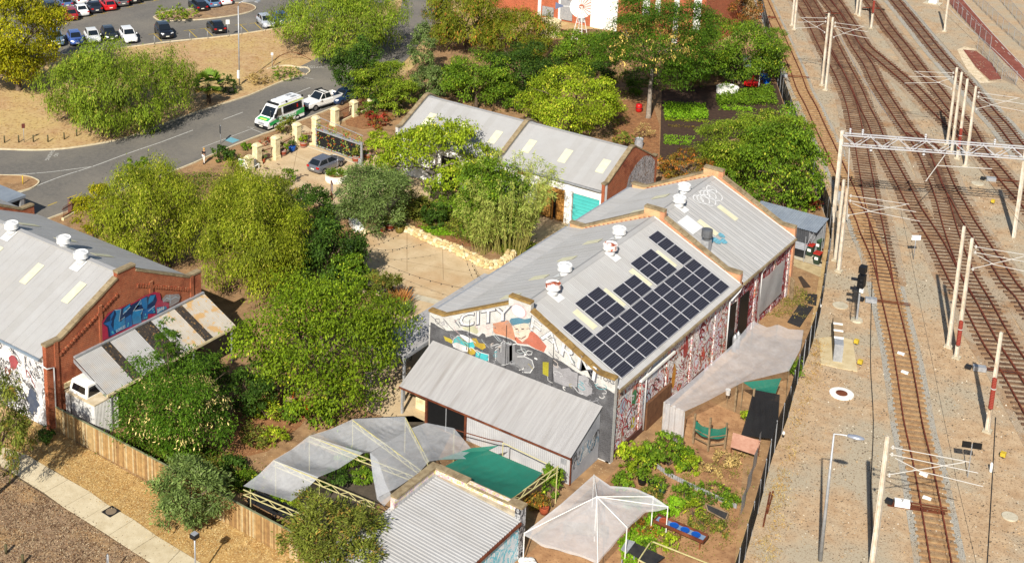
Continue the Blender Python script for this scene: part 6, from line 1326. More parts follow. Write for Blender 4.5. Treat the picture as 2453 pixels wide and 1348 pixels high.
# gantry: lattice beam across the yard on two masts
A, Bq = G(1996,532), G(2428.7,569); hA = HT(A, 2018, 352); gn = thing('signal_gantry', 'white lattice beam spanning the tracks on tall masts', 'gantry', A)
hB_ = HT(Bq, 2450, 372); hg = (hA+hB_)/2; d = (Bq-A).normalized(); s = Vector((-d.y,d.x,0)); WHG = flat('gantry_white', C(206,206,208,.7), .5, world=True)
E2 = Bq+d*6; L = (E2-A).length; dp = 1.0
for o in (-.3,.3):
    for z in (0, dp): MB().beam(A+s*o+Vector((0,0,hg+z)), E2+s*o+Vector((0,0,hg+z)), .09, .09).build('chord', WHG, gn)
n = int(L/1.15)
for k in range(n):
    a = A+d*(L*k/n); b = A+d*(L*(k+1)/n); zl, zh_ = (hg, hg+dp) if k % 2 else (hg+dp, hg)
    for o in (-.3,.3): MB().beam(a+s*o+Vector((0,0,zl)), b+s*o+Vector((0,0,zh_)), .05, .05).build('lattice_bar', WHG, gn)
    if k % 2 == 0: MB().beam(a-s*.3+Vector((0,0,hg+dp)), a+s*.3+Vector((0,0,hg+dp)), .05, .05).build('cross_bar', WHG, gn); MB().beam(a-s*.3+Vector((0,0,hg)), a+s*.3+Vector((0,0,hg)), .05, .05).build('cross_bar', WHG, gn)
for q in (A, Bq):
    MB().beam(q, q+Vector((0,0,hg+dp+.3)), .34, .3).build('leg', M_MAST, gn)
    for o in (-.22,.22): MB().tube([q+s*o+Vector((0,0,.1)), q+s*o+Vector((0,0,hg+.1))], .05, 6).build('leg_tube', M_MAST, gn)
MB().tube([A+d*1.2+Vector((0,0,.3)), A+d*.7+Vector((0,0,hg))], .05, 6).build('cable_riser', M_TUBE, gn); MB().box(A.x-.1, A.y+.1, 2.2, A.x+.35, A.y+.4, 3.0).build('switch_box', GALV, gn)
for k in (.03,.08,.33,.6): q = A+d*(L*k)+Vector((0,0,hg+dp)); MB().lathe([(.06,0),(.12,.1),(.06,.2),(.12,.3),(.06,.4),(.12,.5),(.05,.6)], q, 8).build('insulator', WHG, gn)
for k in (.12,.33): q = A+d*(L*k)+Vector((0,0,hg-.5)); MB().lathe([(.06,0),(.14,.1),(.08,.25),(.14,.4),(.05,.5)], q, 8).build('insulator', WHG, gn)
q = A+d*(L*.42)+Vector((0,0,hg)); MB().tube([q, q+Vector((-1.1,-1.6,-2.6))], .04, 6).build('stay_tube', M_TUBE, gn); MB().tube([q+Vector((-.5,-.7,-1.2)), q+d*4+Vector((0,0,-1.25))], .04, 6).build('stay_tube', M_TUBE, gn)
# lamp standard at the bottom
B = G(1998,1038,8.4); lt = thing('yard_lamp', 'tall grey lamp standard at the bottom beside the near mast', 'street lamp', (B.x,B.y,0)); Bz = Vector((B.x,B.y,0))
MB().tube([Bz, Bz+Vector((0,0,8.4))], [.13,.05], 10).build('pole', GALV, lt, True); ad = Vector((.95,.25,0)); MB().tube([Bz+Vector((0,0,8.38)), Bz+ad*.5+Vector((0,0,8.45)), Bz+ad*.75+Vector((0,0,8.45))], .035, 6).build('arm', GALV, lt)
mb = MB(); mb.lathe([(.0,-.5),(.14,-.42),(.2,-.1),(.2,.15),(.12,.42),(.0,.5)], (0,0,0), 12)
mb.v = [tuple(Bz+ad*1.2+Vector((0,0,8.47))+ad*p[2]+Vector((-ad.y,ad.x,0))*p[0]+Vector((0,0,1))*p[1]*.6) for p in mb.v]; mb.build('lamp_head', pm('lamp_alloy', C(176,186,204,.7), C(200,204,214,.75), 2, .3, .5), lt, True)
# colour light signal with ladder
sgp = thing('railway_signal', 'black railway signal heads on a post with ladder', 'signal', G(2052,768)); B = G(2052,768); hs = HT(B, 2066, 640)
MB().tube([B, B+Vector((0,0,hs*.95))], .08, 8).build('post', GALV, sgp); vd = -Vector((B.x,B.y,0)).normalized(); sd = Vector((-vd.y,vd.x,0))
for z0, z1 in ((hs-.35, hs+.2), (hs-1.55, hs-.55)): MB().beam(B+vd*.2+sd*.05+Vector((0,0,z0)), B+vd*.2+sd*.05+Vector((0,0,z1)), .62, .5).build('signal_head', BLACK, sgp)
for z in (hs-.85, hs-1.2): MB().lathe([(.15,-.1),(.15,.1)], B+vd*.5+Vector((0,0,z)), 10).build('lamp_hood', TRIM, sgp)
MB().box(B.x+.05, B.y-.35, hs-2.0, B.x+.35, B.y-.1, hs-1.7).build('number_plate', WHITE, sgp)
for o in (-.18,.18): MB().tube([B-sd*.3+vd*.1+sd*o+Vector((0,0,.1)), B-sd*.3+vd*.1+sd*o+Vector((0,0,hs-1.5))], .02, 5).build('ladder_rail', DARK, sgp)
for k in range(9): z = .3+k*.32; MB().tube([B-sd*.48+vd*.1+Vector((0,0,z)), B-sd*.12+vd*.1+Vector((0,0,z))], .015, 4).build('ladder_rung', DARK, sgp)
for z in (hs-1.9, hs-1.1): MB().beam(B-sd*.75+Vector((0,0,z)), B+sd*.2+Vector((0,0,z)), .5, .04).build('platform', DARK, sgp)
MB().lathe([(.5,0),(.45,.15)], B, 10).build('footing', CONC, sgp)
# relay cabinet on a pad
pad = thing('concrete_pad', 'pale concrete pad under the relay cabinet', 'concrete pad', G(2000,850)); MB().prism([tuple(p)[:2] for p in P2([(1962,810),(2010,806),(2042,815),(2054,890),(2010,882),(1966,872)])], -.01, .05).build('slab', pm('sandy_concrete', C(214,198,160,.82), C(196,176,134,.8), 1.2, .9), pad)
cbt = thing('relay_cabinet', 'row of long grey relay cabinets on a concrete pad', 'cabinet', G(2008,850)); ca, cb_ = G(2006,868), G(2002,800); dd = (cb_-ca).normalized(); L = (cb_-ca).length; nn = Vector((-dd.y,dd.x,0))
for k in range(4): p0 = ca+dd*(L*k/4+.03); p1 = ca+dd*(L*(k+1)/4-.03); MB().beam(p0+Vector((0,0,.75)), p1+Vector((0,0,.75)), .65, 1.4).build('cabinet_bay', GALV if k == 0 else pm('tan_cabinet_%d' % k, C(190,164,130,.75), C(172,146,112,.7), 2, .6), cbt)
for k in range(1,4): q = ca+dd*(L*k/4); MB().beam(q-dd*.1+Vector((0,0,1.48)), q+dd*.1+Vector((0,0,1.48)), .7, .06).build('roof_joint', WHITE, cbt)
for k in range(4): q = ca+dd*(L*(k+.5)/4)+nn*.34; MB().beam(q-dd*.6+Vector((0,0,.8)), q+dd*.6+Vector((0,0,.8)), .02, 1.1).build('door', DARK, cbt)
def disc(label, px, py, r, mat, h=.06, inner=None):
    t = thing('pit_cover', label, 'pit cover', G(px,py)); MB().lathe([(r,-.02),(r,h),(r*.9,h+.01)], G(px,py), 20).build('cover', mat, t)
    if inner: MB().lathe([(r*.5,h),(r*.48,h+.025)], G(px,py), 18).build('lid', inner, t)
disc('round sandy pit cover beside the signal', 2013,732,.62,CONC); disc('white ring pit cover with brown centre', 2016,943,.85,WHITE,.06,RUST); disc('pale round cover at the lower right', 2419,1237,.48,CONC); disc('pale cover right of the gantry shadow', 2342,440,.6,CONC)
for x, y, lab in ((2051,825,'yellow track box, upper one beside the cabinets'), (2060,874,'yellow track box, lower one beside the cabinets'), (2402,1096,'yellow track box at the lower right'), (2378,488,'yellow track box right of the gantry shadow')):
    t = thing('track_box', lab, 'box', G(x,y)); B = G(x,y); MB().box(B.x-.16, B.y-.16, .15, B.x+.16, B.y+.16, .42).build('box', YELLOW, t); MB().box(B.x-.05, B.y-.05, 0, B.x+.05, B.y+.05, .15).build('stub', DARK, t)
sign('track_sign', 'white board sign between the tracks, right of the signal', 2188, 621, 2.3, .8, .45, SWH, 2.2)
t = thing('track_sign', 'black twin-panel sign at the lower right', 'sign', G(2318,1142)); B = G(2318,1142); hh = HT(B, 2330, 1062); MB().tube([B, B+Vector((0,0,hh))], .03, 6).build('pole', GALV, t)
for o in (-.32,.32): MB().beam(B+PERP*(o-.28)+Vector((0,-.04,hh-.1)), B+PERP*(o+.28)+Vector((0,-.04,hh-.1)), .03, .45).build('panel', BLACK, t)
# point machines and rods
def point_machine(px, py, lab, L=2.6, num=None):
    t = thing('point_machine', lab, 'point machine', G(px,py)); B = G(px,py); d = PERP
    MB().beam(B+Vector((0,0,.2)), B+d*.9+Vector((0,0,.2)), .45, .36).build('casing', GALV if not num else WHITE, t)
    for o in (-.12,.14): MB().beam(B+Vector((-o*.4,o,.24))+d*.9, B+Vector((-o*.4,o,.24))+d*(.9+L), .06, .05).build('rod', RUST, t)
    MB().box(B.x-.5, B.y-.25, .05, B.x-.1, B.y+.1, .3).build('motor', DARK, t)
    if num: text_mesh(num, .4, BLACK, 'lettering', t, B+d*.45+Vector((0,0,.385)), d, Vector((-d.y,d.x,0)), .003)
point_machine(2072,722, 'grey point machine joined to the near track beside the signal'); point_machine(1868,184, 'grey point machine at the upper left track'); point_machine(2330,885, 'dark point machine beside the lone mast'); point_machine(2142,1208, 'white point machine marked with a numeral on rusty plate', 2.2, '7'); point_machine(2362,432, 'point machine right of the gantry')
mb = MB(); q = G(2125,1203); mb.beam(q, q+PERP*3.4, .7, .03); tag(mb.build('rust_plate', RUST), 'rusty cover plate beside the near mast', 'plate')
for x0, y0, x1, y1, lab in ((1845,1180,1828,1262,'longer rusty rail length lying by the fence'), (1852,1178,1838,1230,'shorter rusty rail length lying by the fence')): mb = MB(); mb.beam(G(x0,y0)+Vector((0,0,.06)), G(x1,y1)+Vector((0,0,.06)), .1, .1); tag(mb.build('scrap_rail', RUST), lab, 'rail scrap')
for od, (x, y) in zip(('top','second','third','bottom'), ((2158,850),(2167,895),(2212,1140),(2220,1197))): q = G(x,y); MB().box(q.x-.25, q.y-.12, .06, q.x+.25, q.y+.12, .2).build('track_marker', WHITE); tag(COL.objects[-1], od+' white marker block between the rails of the near track', 'marker', 'white blocks between the rails')
mkr = thing('white_cylinder', 'small white cylinder standing beside a cable at lower right', 'cylinder', G(2373,1130)); MB().lathe([(.07,0),(.09,.05),(.09,.6),(.05,.7)], G(2373,1130), 10).build('body', WHITE, mkr)
wc_ = thing('white_cabinet', 'white equipment cabinet at the top edge beside the cycle path', 'cabinet', G(2236,8)); B = G(2236,8); MB().box(B.x-.6, B.y-.5, 0, B.x+.6, B.y+.5, 1.6).build('box', WHITE, wc_); MB().box(B.x-1.2, B.y-1, -.01, B.x+1.2, B.y+.8, .08).build('slab', CONC, wc_)
# trough cables on the ground
for pts, lab in (([(2090,640),(2085,850),(2092,1010),(2086,1180),(2092,1348)],'dark cable running along the near track'), ([(2385,1000),(2378,1130),(2365,1348)],'dark cable at the lower right')): MB().tube([p+Vector((0,0,.03)) for p in smooth_line(P2(pts), 4)], .03, 5).build('ground_cable', DARK); tag(COL.objects[-1], lab, 'cable')
MB().tube([p+Vector((0,0,.04)) for p in smooth_line(P2(zz(0, [(700,330),(850,620),(1000,860),(1150,1080),(1280,1230)])), 4)], .035, 5).build('ground_cable', GALV); tag(COL.objects[-1], 'pale pipe run between the two middle tracks', 'pipe')
# overhead contact wires
def wire(pts, lab):
    MB().tube(pts, .014, 4).build('contact_wire', DARK); tag(COL.objects[-1], lab, 'wire', 'overhead wires')
for o, lab in ((2.2,'overhead wire above the near track'),):
    a = G(2127.5,1044.6,8.6)+PERP*3.9; b = G(2009,650); b = b+PERP*4.4; c = G(1978,216)+PERP*3
    wire([Vector((a.x,a.y,6.4))+Vector((.39,-.92,0))*20, Vector((a.x,a.y,6.4)), Vector((b.x,b.y,6.2)), Vector((c.x,c.y,6.2))], lab)
for kx, zz3 in (('c',5.7),('e',5.8),('g',5.9),('h',5.8)):
    wire([p+Vector((0,0,zz3)) for p in offset_line(smooth_line(P2(T[kx][0]), 2), GA/2)], 'overhead wire above the track '+{'c':'under the gantry','e':'branching at the gantry shadow','g':'left of the four masts','h':'nearest the cycle path'}[kx])
# ------------------------------------------------ black boundary fence
bf = thing('boundary_fence', 'long black shade-cloth fence between the farm and the railway', 'fence', FENCE[4]); pl = smooth_line(FENCE, 4); sp = along(pl, 2.4)
M_SC = netm('black_shade_cloth', C(30,30,32), .93)
for k in range(len(sp)-1):
    a, b = sp[k][0], sp[k+1][0]; nn = Vector((-(b-a).y,(b-a).x,0)).normalized(); hh = 2.3
    MB().grid(lambda u, v: tuple(a.lerp(b, u)+nn*(.05*math.sin(u*9+k)*math.sin(v*3.1))+Vector((0,0,.04+v*(hh-.04+.06*math.sin(u*3.14+k))))), 8, 4).build('cloth_panel', M_SC, bf)
    MB().tube([a, a+Vector((0,0,hh+.1))], .035, 6).build('post', GALV, bf); MB().beam(a+Vector((0,0,hh)), b+Vector((0,0,hh)), .03, .03).build('top_rail', DARK, bf)
for x, y, lab in ((1965,735,'white plastic tag on the black fence, upper'), (1942,802,'white plastic tag on the black fence, middle'), (1877,1040,'white plastic tag on the black fence, lower')):
    q = G(x, y, .9); MB().lathe([(.07,0),(.1,.1),(.06,.22)], q, 8).build('plastic_tag', WHITE); tag(COL.objects[-1], lab, 'tag')
# chain link along the cycle path
M_CL = netm('chain_link', C(150,146,146), .2)
def chain(pts, h, lab):
    pl = P2(pts); t = thing('chain_link_fence', lab, 'fence', pl[len(pl)//2]); sp = along(pl, 2.6)
    for k in range(len(sp)):
        a = sp[k][0]; MB().tube([a, a+Vector((0,0,h))], .03, 6).build('post', GALV, t)
        if k+1 < len(sp): b = sp[k+1][0]; MB().add([a, b, b+Vector((0,0,h-.05)), a+Vector((0,0,h-.05))], [(0,1,2,3)]).build('mesh_panel', M_CL, t); MB().beam(a+Vector((0,0,h-.05)), b+Vector((0,0,h-.05)), .03, .03).build('rail', GALV, t)
    return t, pl
chain(zz(0, [(1660,-40),(1760,60),(1900,215),(2020,350),(2140,470)]), 1.8, 'chain-link fence along the near side of the cycle path')
chain(zz(0, [(2010,470),(2080,545),(2150,615),(2220,740),(2330,800),(2470,830)]), 1.8, 'chain-link fence round the red apron with a coil of wire'); chain(zz(0, [(1900,-60),(2050,100),(2250,290),(2470,490)]), 1.8, 'chain-link fence on the far side of the cycle path'); chain(zz(0, [(2130,-100),(2300,100),(2470,300)]), 1.8, 'farthest chain-link fence at the top right corner')
bwc = thing('wire_coil', 'loose coil of razor wire at the end of the red apron', 'wire coil', G(2418,190)); MB().tube([G(2405+k*.55,185+k*.25)+Vector((.0,.45*math.cos(k*.7),.5+.45*math.sin(k*.7))) for k in range(60)], .018, 4).build('coil', GALV, bwc)
# ================================================================== timber fence, nursery, courtyard
PAL_COL = [pm('paling_%d' % i, C(*c, .8), C(*[int(x*.85) for x in c], .75), 3, .95) for i, c in enumerate(((196,164,112),(178,140,88),(206,184,140),(160,124,80),(188,150,96)))]
tf = thing('paling_fence', 'golden timber paling fence along the straw verge', 'fence', (-52, 51.5, 0))
pd = []
for m in PAL_COL:
    o = MB().box(-.062, -.01, 0, .062, .01, 1.8).build('paling', m); pd.append(o.data); bpy.data.objects.remove(o)
x = -67.0
while x < -41.2:
    o = place(None, tf, 'paling', (x, 51.45+random.uniform(-.008,.008), random.uniform(-.03,.02)), random.uniform(-.04,.04), random.choice(pd)); x += .128
for x0 in range(-67, -42, 3): MB().box(x0, 51.48, .4, x0+3, 51.56, .48).build('rail', WOOD, tf); MB().box(x0, 51.48, 1.45, x0+3, 51.56, 1.53).build('rail', WOOD, tf); MB().box(x0, 51.56, 0, x0+.1, 51.66, 1.75).build('post', WOOD, tf)
MB().box(-67.05, 51.40, 1.80, -41.2, 51.52, 1.83).build('capping', pm('green_capping', C(150,156,120,.7), C(130,132,100,.65), 2, .8), tf)
# ---------------- nets
NETW = netm('white_shade_net', C(238,241,244,1), .44); NETW2 = netm('white_shade_net_dense', C(247,248,249,1), .5); NETG = netm('green_shade_cloth', C(44,140,118,.8), .93)
def resample(pts, n):
    P = [Vector(p) for p in pts]; L = [0]
    for i in range(len(P)-1): L.append(L[-1]+(P[i+1]-P[i]).length)
    out = []
    for k in range(n+1):
        t = L[-1]*k/n; i = max(j for j in range(len(L)) if L[j] <= t+1e-9); i = min(i, len(P)-2); out.append(P[i].lerp(P[i+1], (t-L[i])/max(1e-9, L[i+1]-L[i])))
    return out
def coons(name, parent, b, t, l, r, mat, nu=14, nv=10, sag=.25, wr=.03):
    nu *= 3; nv *= 2; wr = wr*.5; ph = random.uniform(0,6)
    """cloth stretched over a closed frame of four edge lines, sagging in between"""
    B, T, L, Rr = resample(b, nu), resample(t, nu), resample(l, nv), resample(r, nv)
    def fn(i, j):
        u, v = i/nu, j/nv
        p = B[i]*(1-v)+T[i]*v+L[j]*(1-u)+Rr[j]*u-(B[0]*(1-u)*(1-v)+B[-1]*u*(1-v)+T[0]*(1-u)*v+T[-1]*u*v)
        e = math.sin(math.pi*u)*math.sin(math.pi*v); return tuple(p+Vector((0,0,-sag*e+wr*e*(math.sin(u*31+v*9+ph)+.7*math.sin(u*13-v*21+ph)+.6*math.sin(u*53+4*math.sin(v*5))))))
    vs = [fn(i, j) for j in range(nv+1) for i in range(nu+1)]
    return MB().add(vs, [(j*(nu+1)+i, j*(nu+1)+i+1, (j+1)*(nu+1)+i+1, (j+1)*(nu+1)+i) for j in range(nv) for i in range(nu)]).build(name, mat, parent, True)
def lt_truss(parent, p, q, dp=.35, mat=None):
    p = Vector(p); q = Vector(q); m = mat or M_TRS; dz = Vector((0,0,-dp))
    for o in (Vector(), dz): MB().beam(p+o, q+o, .05, .05).build('truss_chord', m, parent)
    n = max(3, int((q-p).length/.6))
    for k in range(n): a = p.lerp(q, k/n); b = p.lerp(q, (k+1)/n); (a_, b_) = (a, b+dz) if k % 2 else (a+dz, b); MB().beam(a_, b_, .03, .03).build('truss_web', m, parent)
M_TRS = pm('cream_steel', C(214,206,150,.8), C(196,184,124,.75), 3, .7)
na = thing('shade_net', 'large pale shade net draped over trusses behind the timber fence', 'shade net', G(760,1120))
Ln = [((583,1163),(697,1200),2.3), ((655,1101),(763,1142),2.6), ((741,1043),(870,1084),2.65), ((845,1003),(1010,1003),2.6)]
E_ = [(G(*a, z), G(*b, z)) for a, b, z in Ln]
for i in range(3):
    a0, b0 = E_[i]; a1, b1 = E_[i+1]
    if i == 2: b1 = G(921,1062,2.75)
    bot = resample([a0, b0], 10); top = resample([a1, b1], 10)
    mid = (b0+b1)/2-Vector((0,0,.35))+(a0-b0)*.06
    coons('net_panel', na, [a0, b0], [a1, b1], [a0, (a0+a1)/2-Vector((0,0,.12)), a1], [b0, mid, b1], NETW2 if i == 0 else NETW, 16, 12, .3, .02)
coons('net_panel', na, [E_[2][1]*.0+G(921,1062,2.75), G(985,1025,2.7)], [G(845,1003,2.6), G(970,997,2.7)], [G(921,1062,2.75), G(845,1003,2.6)], [G(985,1025,2.7), G(970,997,2.7)], NETW, 12, 10, .2)
for a, b, z in (((583,1172),(765,1248),2.25), ((655,1103),(898,1205),2.55), ((741,1045),(990,1140),2.6), ((845,1006),(1009,1127),2.7), ((971,1000),(1027,1106),2.75)): lt_truss(na, G(*a, z), G(*b, z))
for x, y, z in ((600,1172,2.2),(741,1045,2.5),(845,1006,2.5),(971,1000,2.6),(765,1150,2.4),(1088,1028,2.6),(660,1104,2.4)): q = G(x,y,z); MB().tube([(q.x,q.y,0), q], .03, 6).build('post', M_TRS, na)
nb = thing('shade_net', 'fan-shaped shade net reaching to the parapet shed corner', 'shade net', G(1000,1080))
coons('net_panel', nb, [G(886,1084,2.7), G(921,1062,2.75), G(985,1025,2.7), G(1020,1012,2.7), G(1088,1025,2.7), G(1130,1075,2.5)], [G(905,1190,2.6), G(950,1168,3.2), G(1002,1133,3.4), G(1028,1104,3.45), G(1060,1100,3.3), G(1124,1098,2.6)], [G(886,1084,2.7), G(893,1140,2.6), G(905,1190,2.6)], [G(1130,1075,2.5), G(1124,1098,2.6)], NETW, 26, 10, .3, .05)
coons('net_drape', nb, [G(886,1084,2.7), G(893,1140,2.6), G(903,1195,2.55)], [G(905,1100,2.6), G(925,1160,2.6), G(940,1190,3.0)], [G(886,1084,2.7), G(905,1100,2.6)], [G(903,1195,2.55), G(920,1212,2.7), G(940,1190,3.0)], NETW2, 8, 6, .1, .09)
MB().tube([G(1088,1028,2.65), G(1172,1052,2.6), G(1205,1058,2.6)], .035, 6).build('rusty_pipe', RUST, nb)
ng = thing('green_shade_cloth', 'teal green shade cloth stretched beside the parapet shed', 'shade cloth', G(1180,1130))
coons('cloth', ng, [G(1062,1118,2.7), G(1140,1160,2.9), G(1214,1200,2.75)], [G(1125,1082,2.7), G(1172,1078,2.95), G(1235,1105,2.7), G(1300,1132,2.7)], [G(1062,1118,2.7), G(1100,1098,2.7), G(1125,1082,2.7)], [G(1214,1200,2.75), G(1262,1168,2.6), G(1300,1132,2.7)], NETG, 18, 12, .35, .03)
coons('cloth_flap', ng, [G(1048,1100,2.4), G(1126,1100,2.4)], [G(1130,1072,2.75), G(1196,1066,2.75)], [G(1048,1100,2.4), G(1130,1072,2.75)], [G(1126,1100,2.4), G(1196,1066,2.75)], NETG, 8, 6, .2)
lt_truss(ng, G(1216,1200,2.6), G(1338,1115,2.6), .4)
for x, y in ((1335,1117),(1205,1060)): q = G(x,y,2.6); MB().tube([(q.x,q.y,0), q], .035, 6).build('post', M_TRS, ng)
MB().tube([G(1205,1060,2.6), G(1310,1110,2.5)], .03, 6).build('pipe', M_TRS, ng)
nd = thing('shade_tent', 'white net tent on poles at the bottom of the nursery', 'shade tent', G(1430,1300))
ctr = G(1430,1187,3.1); rim = [G(1256,1275,2.1), G(1345,1205,2.5), G(1423,1136,2.3), G(1462,1163,2.4), G(1518,1167,2.4), G(1565,1188,2.5), G(1600,1212,2.2), G(1545,1222,2.3), G(1502,1262,2.3), G(1432,1343,2.0), G(1376,1322,2.1), G(1300,1302,2.1)]
mb = MB(); nr = 7; nR = 96; rs = resample(rim+[rim[0]], nR); vs = []
for k in range(nr+1):
    for i in range(nR): t = k/nr; p = ctr.lerp(rs[i], t); vs.append(tuple(p-Vector((0,0,.22*math.sin(math.pi*t)+.03*math.sin(i*.9)*t*(1-t)*2))))
mb.add(vs, [(k*nR+i, k*nR+(i+1)%nR, (k+1)*nR+(i+1)%nR, (k+1)*nR+i) for k in range(nr) for i in range(nR)]); mb.build('net_roof', NETW2, nd, True)
mb = MB()
for i in range(nR): a = rs[i]; b = rs[(i+1)%nR]; mb.add([a, b, b-Vector((0,0,.16+.03*math.sin(i))), a-Vector((0,0,.16+.03*math.sin(i-1)))], [(0,1,2,3)])
mb.build('net_hem', NETW2, nd)
for p in (rim[0], rim[5], rim[6], rim[8], rim[9], rim[2]): MB().tube([(p.x,p.y,0), p], .032, 6).build('post', WHITE, nd); MB().tube([p-Vector((0,0,.02)), ctr-Vector((0,0,.05))], .028, 6).build('rafter', WHITE, nd)
MB().tube([(ctr.x,ctr.y,0), ctr], .04, 6).build('centre_pole', WHITE, nd)
ne = thing('shade_net', 'long grey shade net along the graffiti wall beside the railway fence', 'shade net', G(1760,880))
coons('net_roof', ne, [G(1590,962,2.7), G(1640,925,2.8), G(1752,828,2.9), G(1803,768,2.9)], [G(1640,985,2.5), G(1690,962,2.5), G(1780,915,2.45), G(1890,888,2.4)], [G(1590,962,2.7), G(1615,975,2.55), G(1640,985,2.5)], [G(1803,768,2.9), G(1840,785,2.5), G(1862,776,2.6), G(1890,788,2.45), G(1925,790,2.5), G(1918,835,2.45), G(1890,888,2.4)], NETW, 26, 14, .28, .05)
a, b = G(1590,962,2.7), G(1642,985,2.5)
MB().grid(lambda u, v: tuple(a.lerp(b, u)+Vector((.0,.08*math.sin(u*30)*(1-v),-v*2.55+.0))+Vector((0,-.06*math.sin(u*22),0))), 24, 6).build('net_curtain', NETW2, ne, True)
for x, y, z in ((1590,962,2.6),(1803,768,2.8),(1862,776,2.5),(1925,790,2.4),(1890,888,2.3),(1780,915,2.3),(1640,985,2.4)): q = G(x,y,z); MB().tube([(q.x,q.y,0), q], .035, 6).build('post', WOOD, ne)
# ---------------- nursery furniture
def bench(label, px, py, L, Wd, h, rz, mat, group='nursery benches', slats=6):
    B = G(px,py); t = thing('nursery_bench', label, 'bench', B, rz, group)
    for k in range(slats): y = -Wd/2+Wd*(k+.5)/slats; MB().box(-L/2, y-Wd/slats*.42, h-.04, L/2, y+Wd/slats*.42, h).build('slat', mat, t, local=True)
    for sx in (-1,1):
        for sy in (-1,1): MB().box(sx*(L/2-.08)-.03, sy*(Wd/2-.06)-.03, 0, sx*(L/2-.08)+.03, sy*(Wd/2-.06)+.03, h-.04).build('leg', mat, t, local=True)
    MB().box(-L/2, -Wd/2, h-.1, L/2, -Wd/2+.03, h-.045).build('apron', mat, t, local=True); return t, B
def leaves_at(name, parent, off, C0, r, rv, n, size, pal, style='broad', lobes=5, seed=1): return foliage(name, parent, off, C0, r, rv, n, size, pal, style, lobes, 14, seed)[0]
PN = [0]
def potted(name, label, px, py, pot, pr, ph, pal, r, rv, n=260, size=.18, style='broad', group=None, cat='potted plant', z0=0, bands=None, prof=None):
    PN[0] += 1; B = G(px, py, z0); t = thing(name, label, cat, B, group=group)
    MB().lathe(prof or [(pr*.78,0),(pr*.98,ph*.5),(pr,ph*.9),(pr*1.04,ph),(pr*.9,ph),(pr*.88,ph*.86),(.02,ph*.86)], B, 16).build('pot', pot, t, True)
    if bands:
        for zf in (.2,.55,.85): MB().lathe([(pr*(.8+.24*zf),ph*zf-.03),(pr*(.82+.24*zf)+.015,ph*zf),(pr*(.8+.24*zf),ph*zf+.03)], B, 16).build('hoop', bands, t)
    leaves_at('foliage', t, B, B+Vector((0,0,ph+rv*.75)), r, rv, n, size, pal, style, 5, 300+PN[0]); MB().tube([B+Vector((0,0,ph*.8)), B+Vector((.03,.02,ph+rv*.8))], .025, 5).build('stem', BARK, t); return t
TUB = pm('barrel_red_brown', C(170,78,48,.8), C(140,60,38,.75), 3, .6); HOOP = flat('barrel_hoop', C(196,186,170,.7), .6); GRN = flat('green_pot', C(40,74,60,.7), .6); BLU = flat('blue_glaze', C(24,84,170,.85), .25)
for px, py, lab, pal, r, rv in ((677,372,'barrel tub with a leafy tree by the cream pillars','bright',.75,.8), (727,352,'low terracotta tub with yellow-green plant at the gate','lime',.6,.5), (853,388,'barrel tub with thin shrub right of the gate','gum',.5,.7), (880,380,'barrel tub with yellow shrub beyond the gate post','lime',.8,.8), (912,556,'barrel tub at the corner of the paved court','deep',.6,.7), (934,549,'barrel tub behind the corner tub','gum',.5,.6)):
    potted('barrel_planter', lab, px, py, TUB, .42, .6, pal, r, rv, 320, .2, bands=HOOP)
potted('terracotta_pot', 'small potted tree beside the white bench', 629, 390, TERRA, .3, .5, 'greygreen', .55, .7, 260, .15, cat='potted tree'); potted('glazed_pot', 'bright blue pot beside the barrel tub', 700, 362, BLU, .38, .55, 'deep', .5, .5, 200, .18); potted('terracotta_pot', 'large mossy pot at the stone wall end', 957, 556, pm('mossy_pot', C(150,140,60,.7), C(120,110,50,.65), 3, .8), .42, .65, 'deep', .7, .6, 340, .18)
for x, y, lab in ((1538,1158,'black plastic pot, left of the row under the vine'), (1562,1170,'black plastic pot, middle of the row under the vine'), (1583,1182,'dark green pot, right of the row under the vine')): potted('nursery_pot', lab, x, y, BLACK if x < 1580 else GRN, .3, .5, 'bright', .42, .4, 200, .16, group='pots under the vine')
potted('terracotta_pot', 'orange pot of flowers at the shed corner', 1303, 1228, TERRA, .3, .45, 'russet', .5, .4, 240, .15)
# round planter
rp = thing('round_planter', 'white ribbed round planter with herbs beside the grey hatchback', 'planter', G(806,432)); B = G(806,432); MB().lathe([(1.1,0),(1.1,.62),(1.14,.64),(1.14,.7),(1.02,.7),(1.0,.6),(.02,.6)], B, 28).build('tank', pm('planter_white', C(232,226,210,.9), C(210,200,178,.85), 2, .7), rp)
for k in range(5): MB().lathe([(1.1,.1+k*.1),(1.125,.13+k*.1),(1.1,.16+k*.1)], B, 28).build('rib', WHITE, rp)
MB().lathe([(1.0,.61),(.02,.64)], B, 20).build('soil', M_GDN, rp); leaves_at('foliage', rp, B, B+Vector((0,0,.8)), .95, .3, 1500, .16, 'bright', 'tip', 10, 77); MB().tube([B+Vector((0,0,.6)), B+Vector((.1,.1,2.6))], .02, 5).build('stake', GALV, rp); MB().lathe([(.2,.6),(.26,.75),(.1,.9)], B+Vector((.2,-.1,0)), 8).build('rock', CONC, rp)
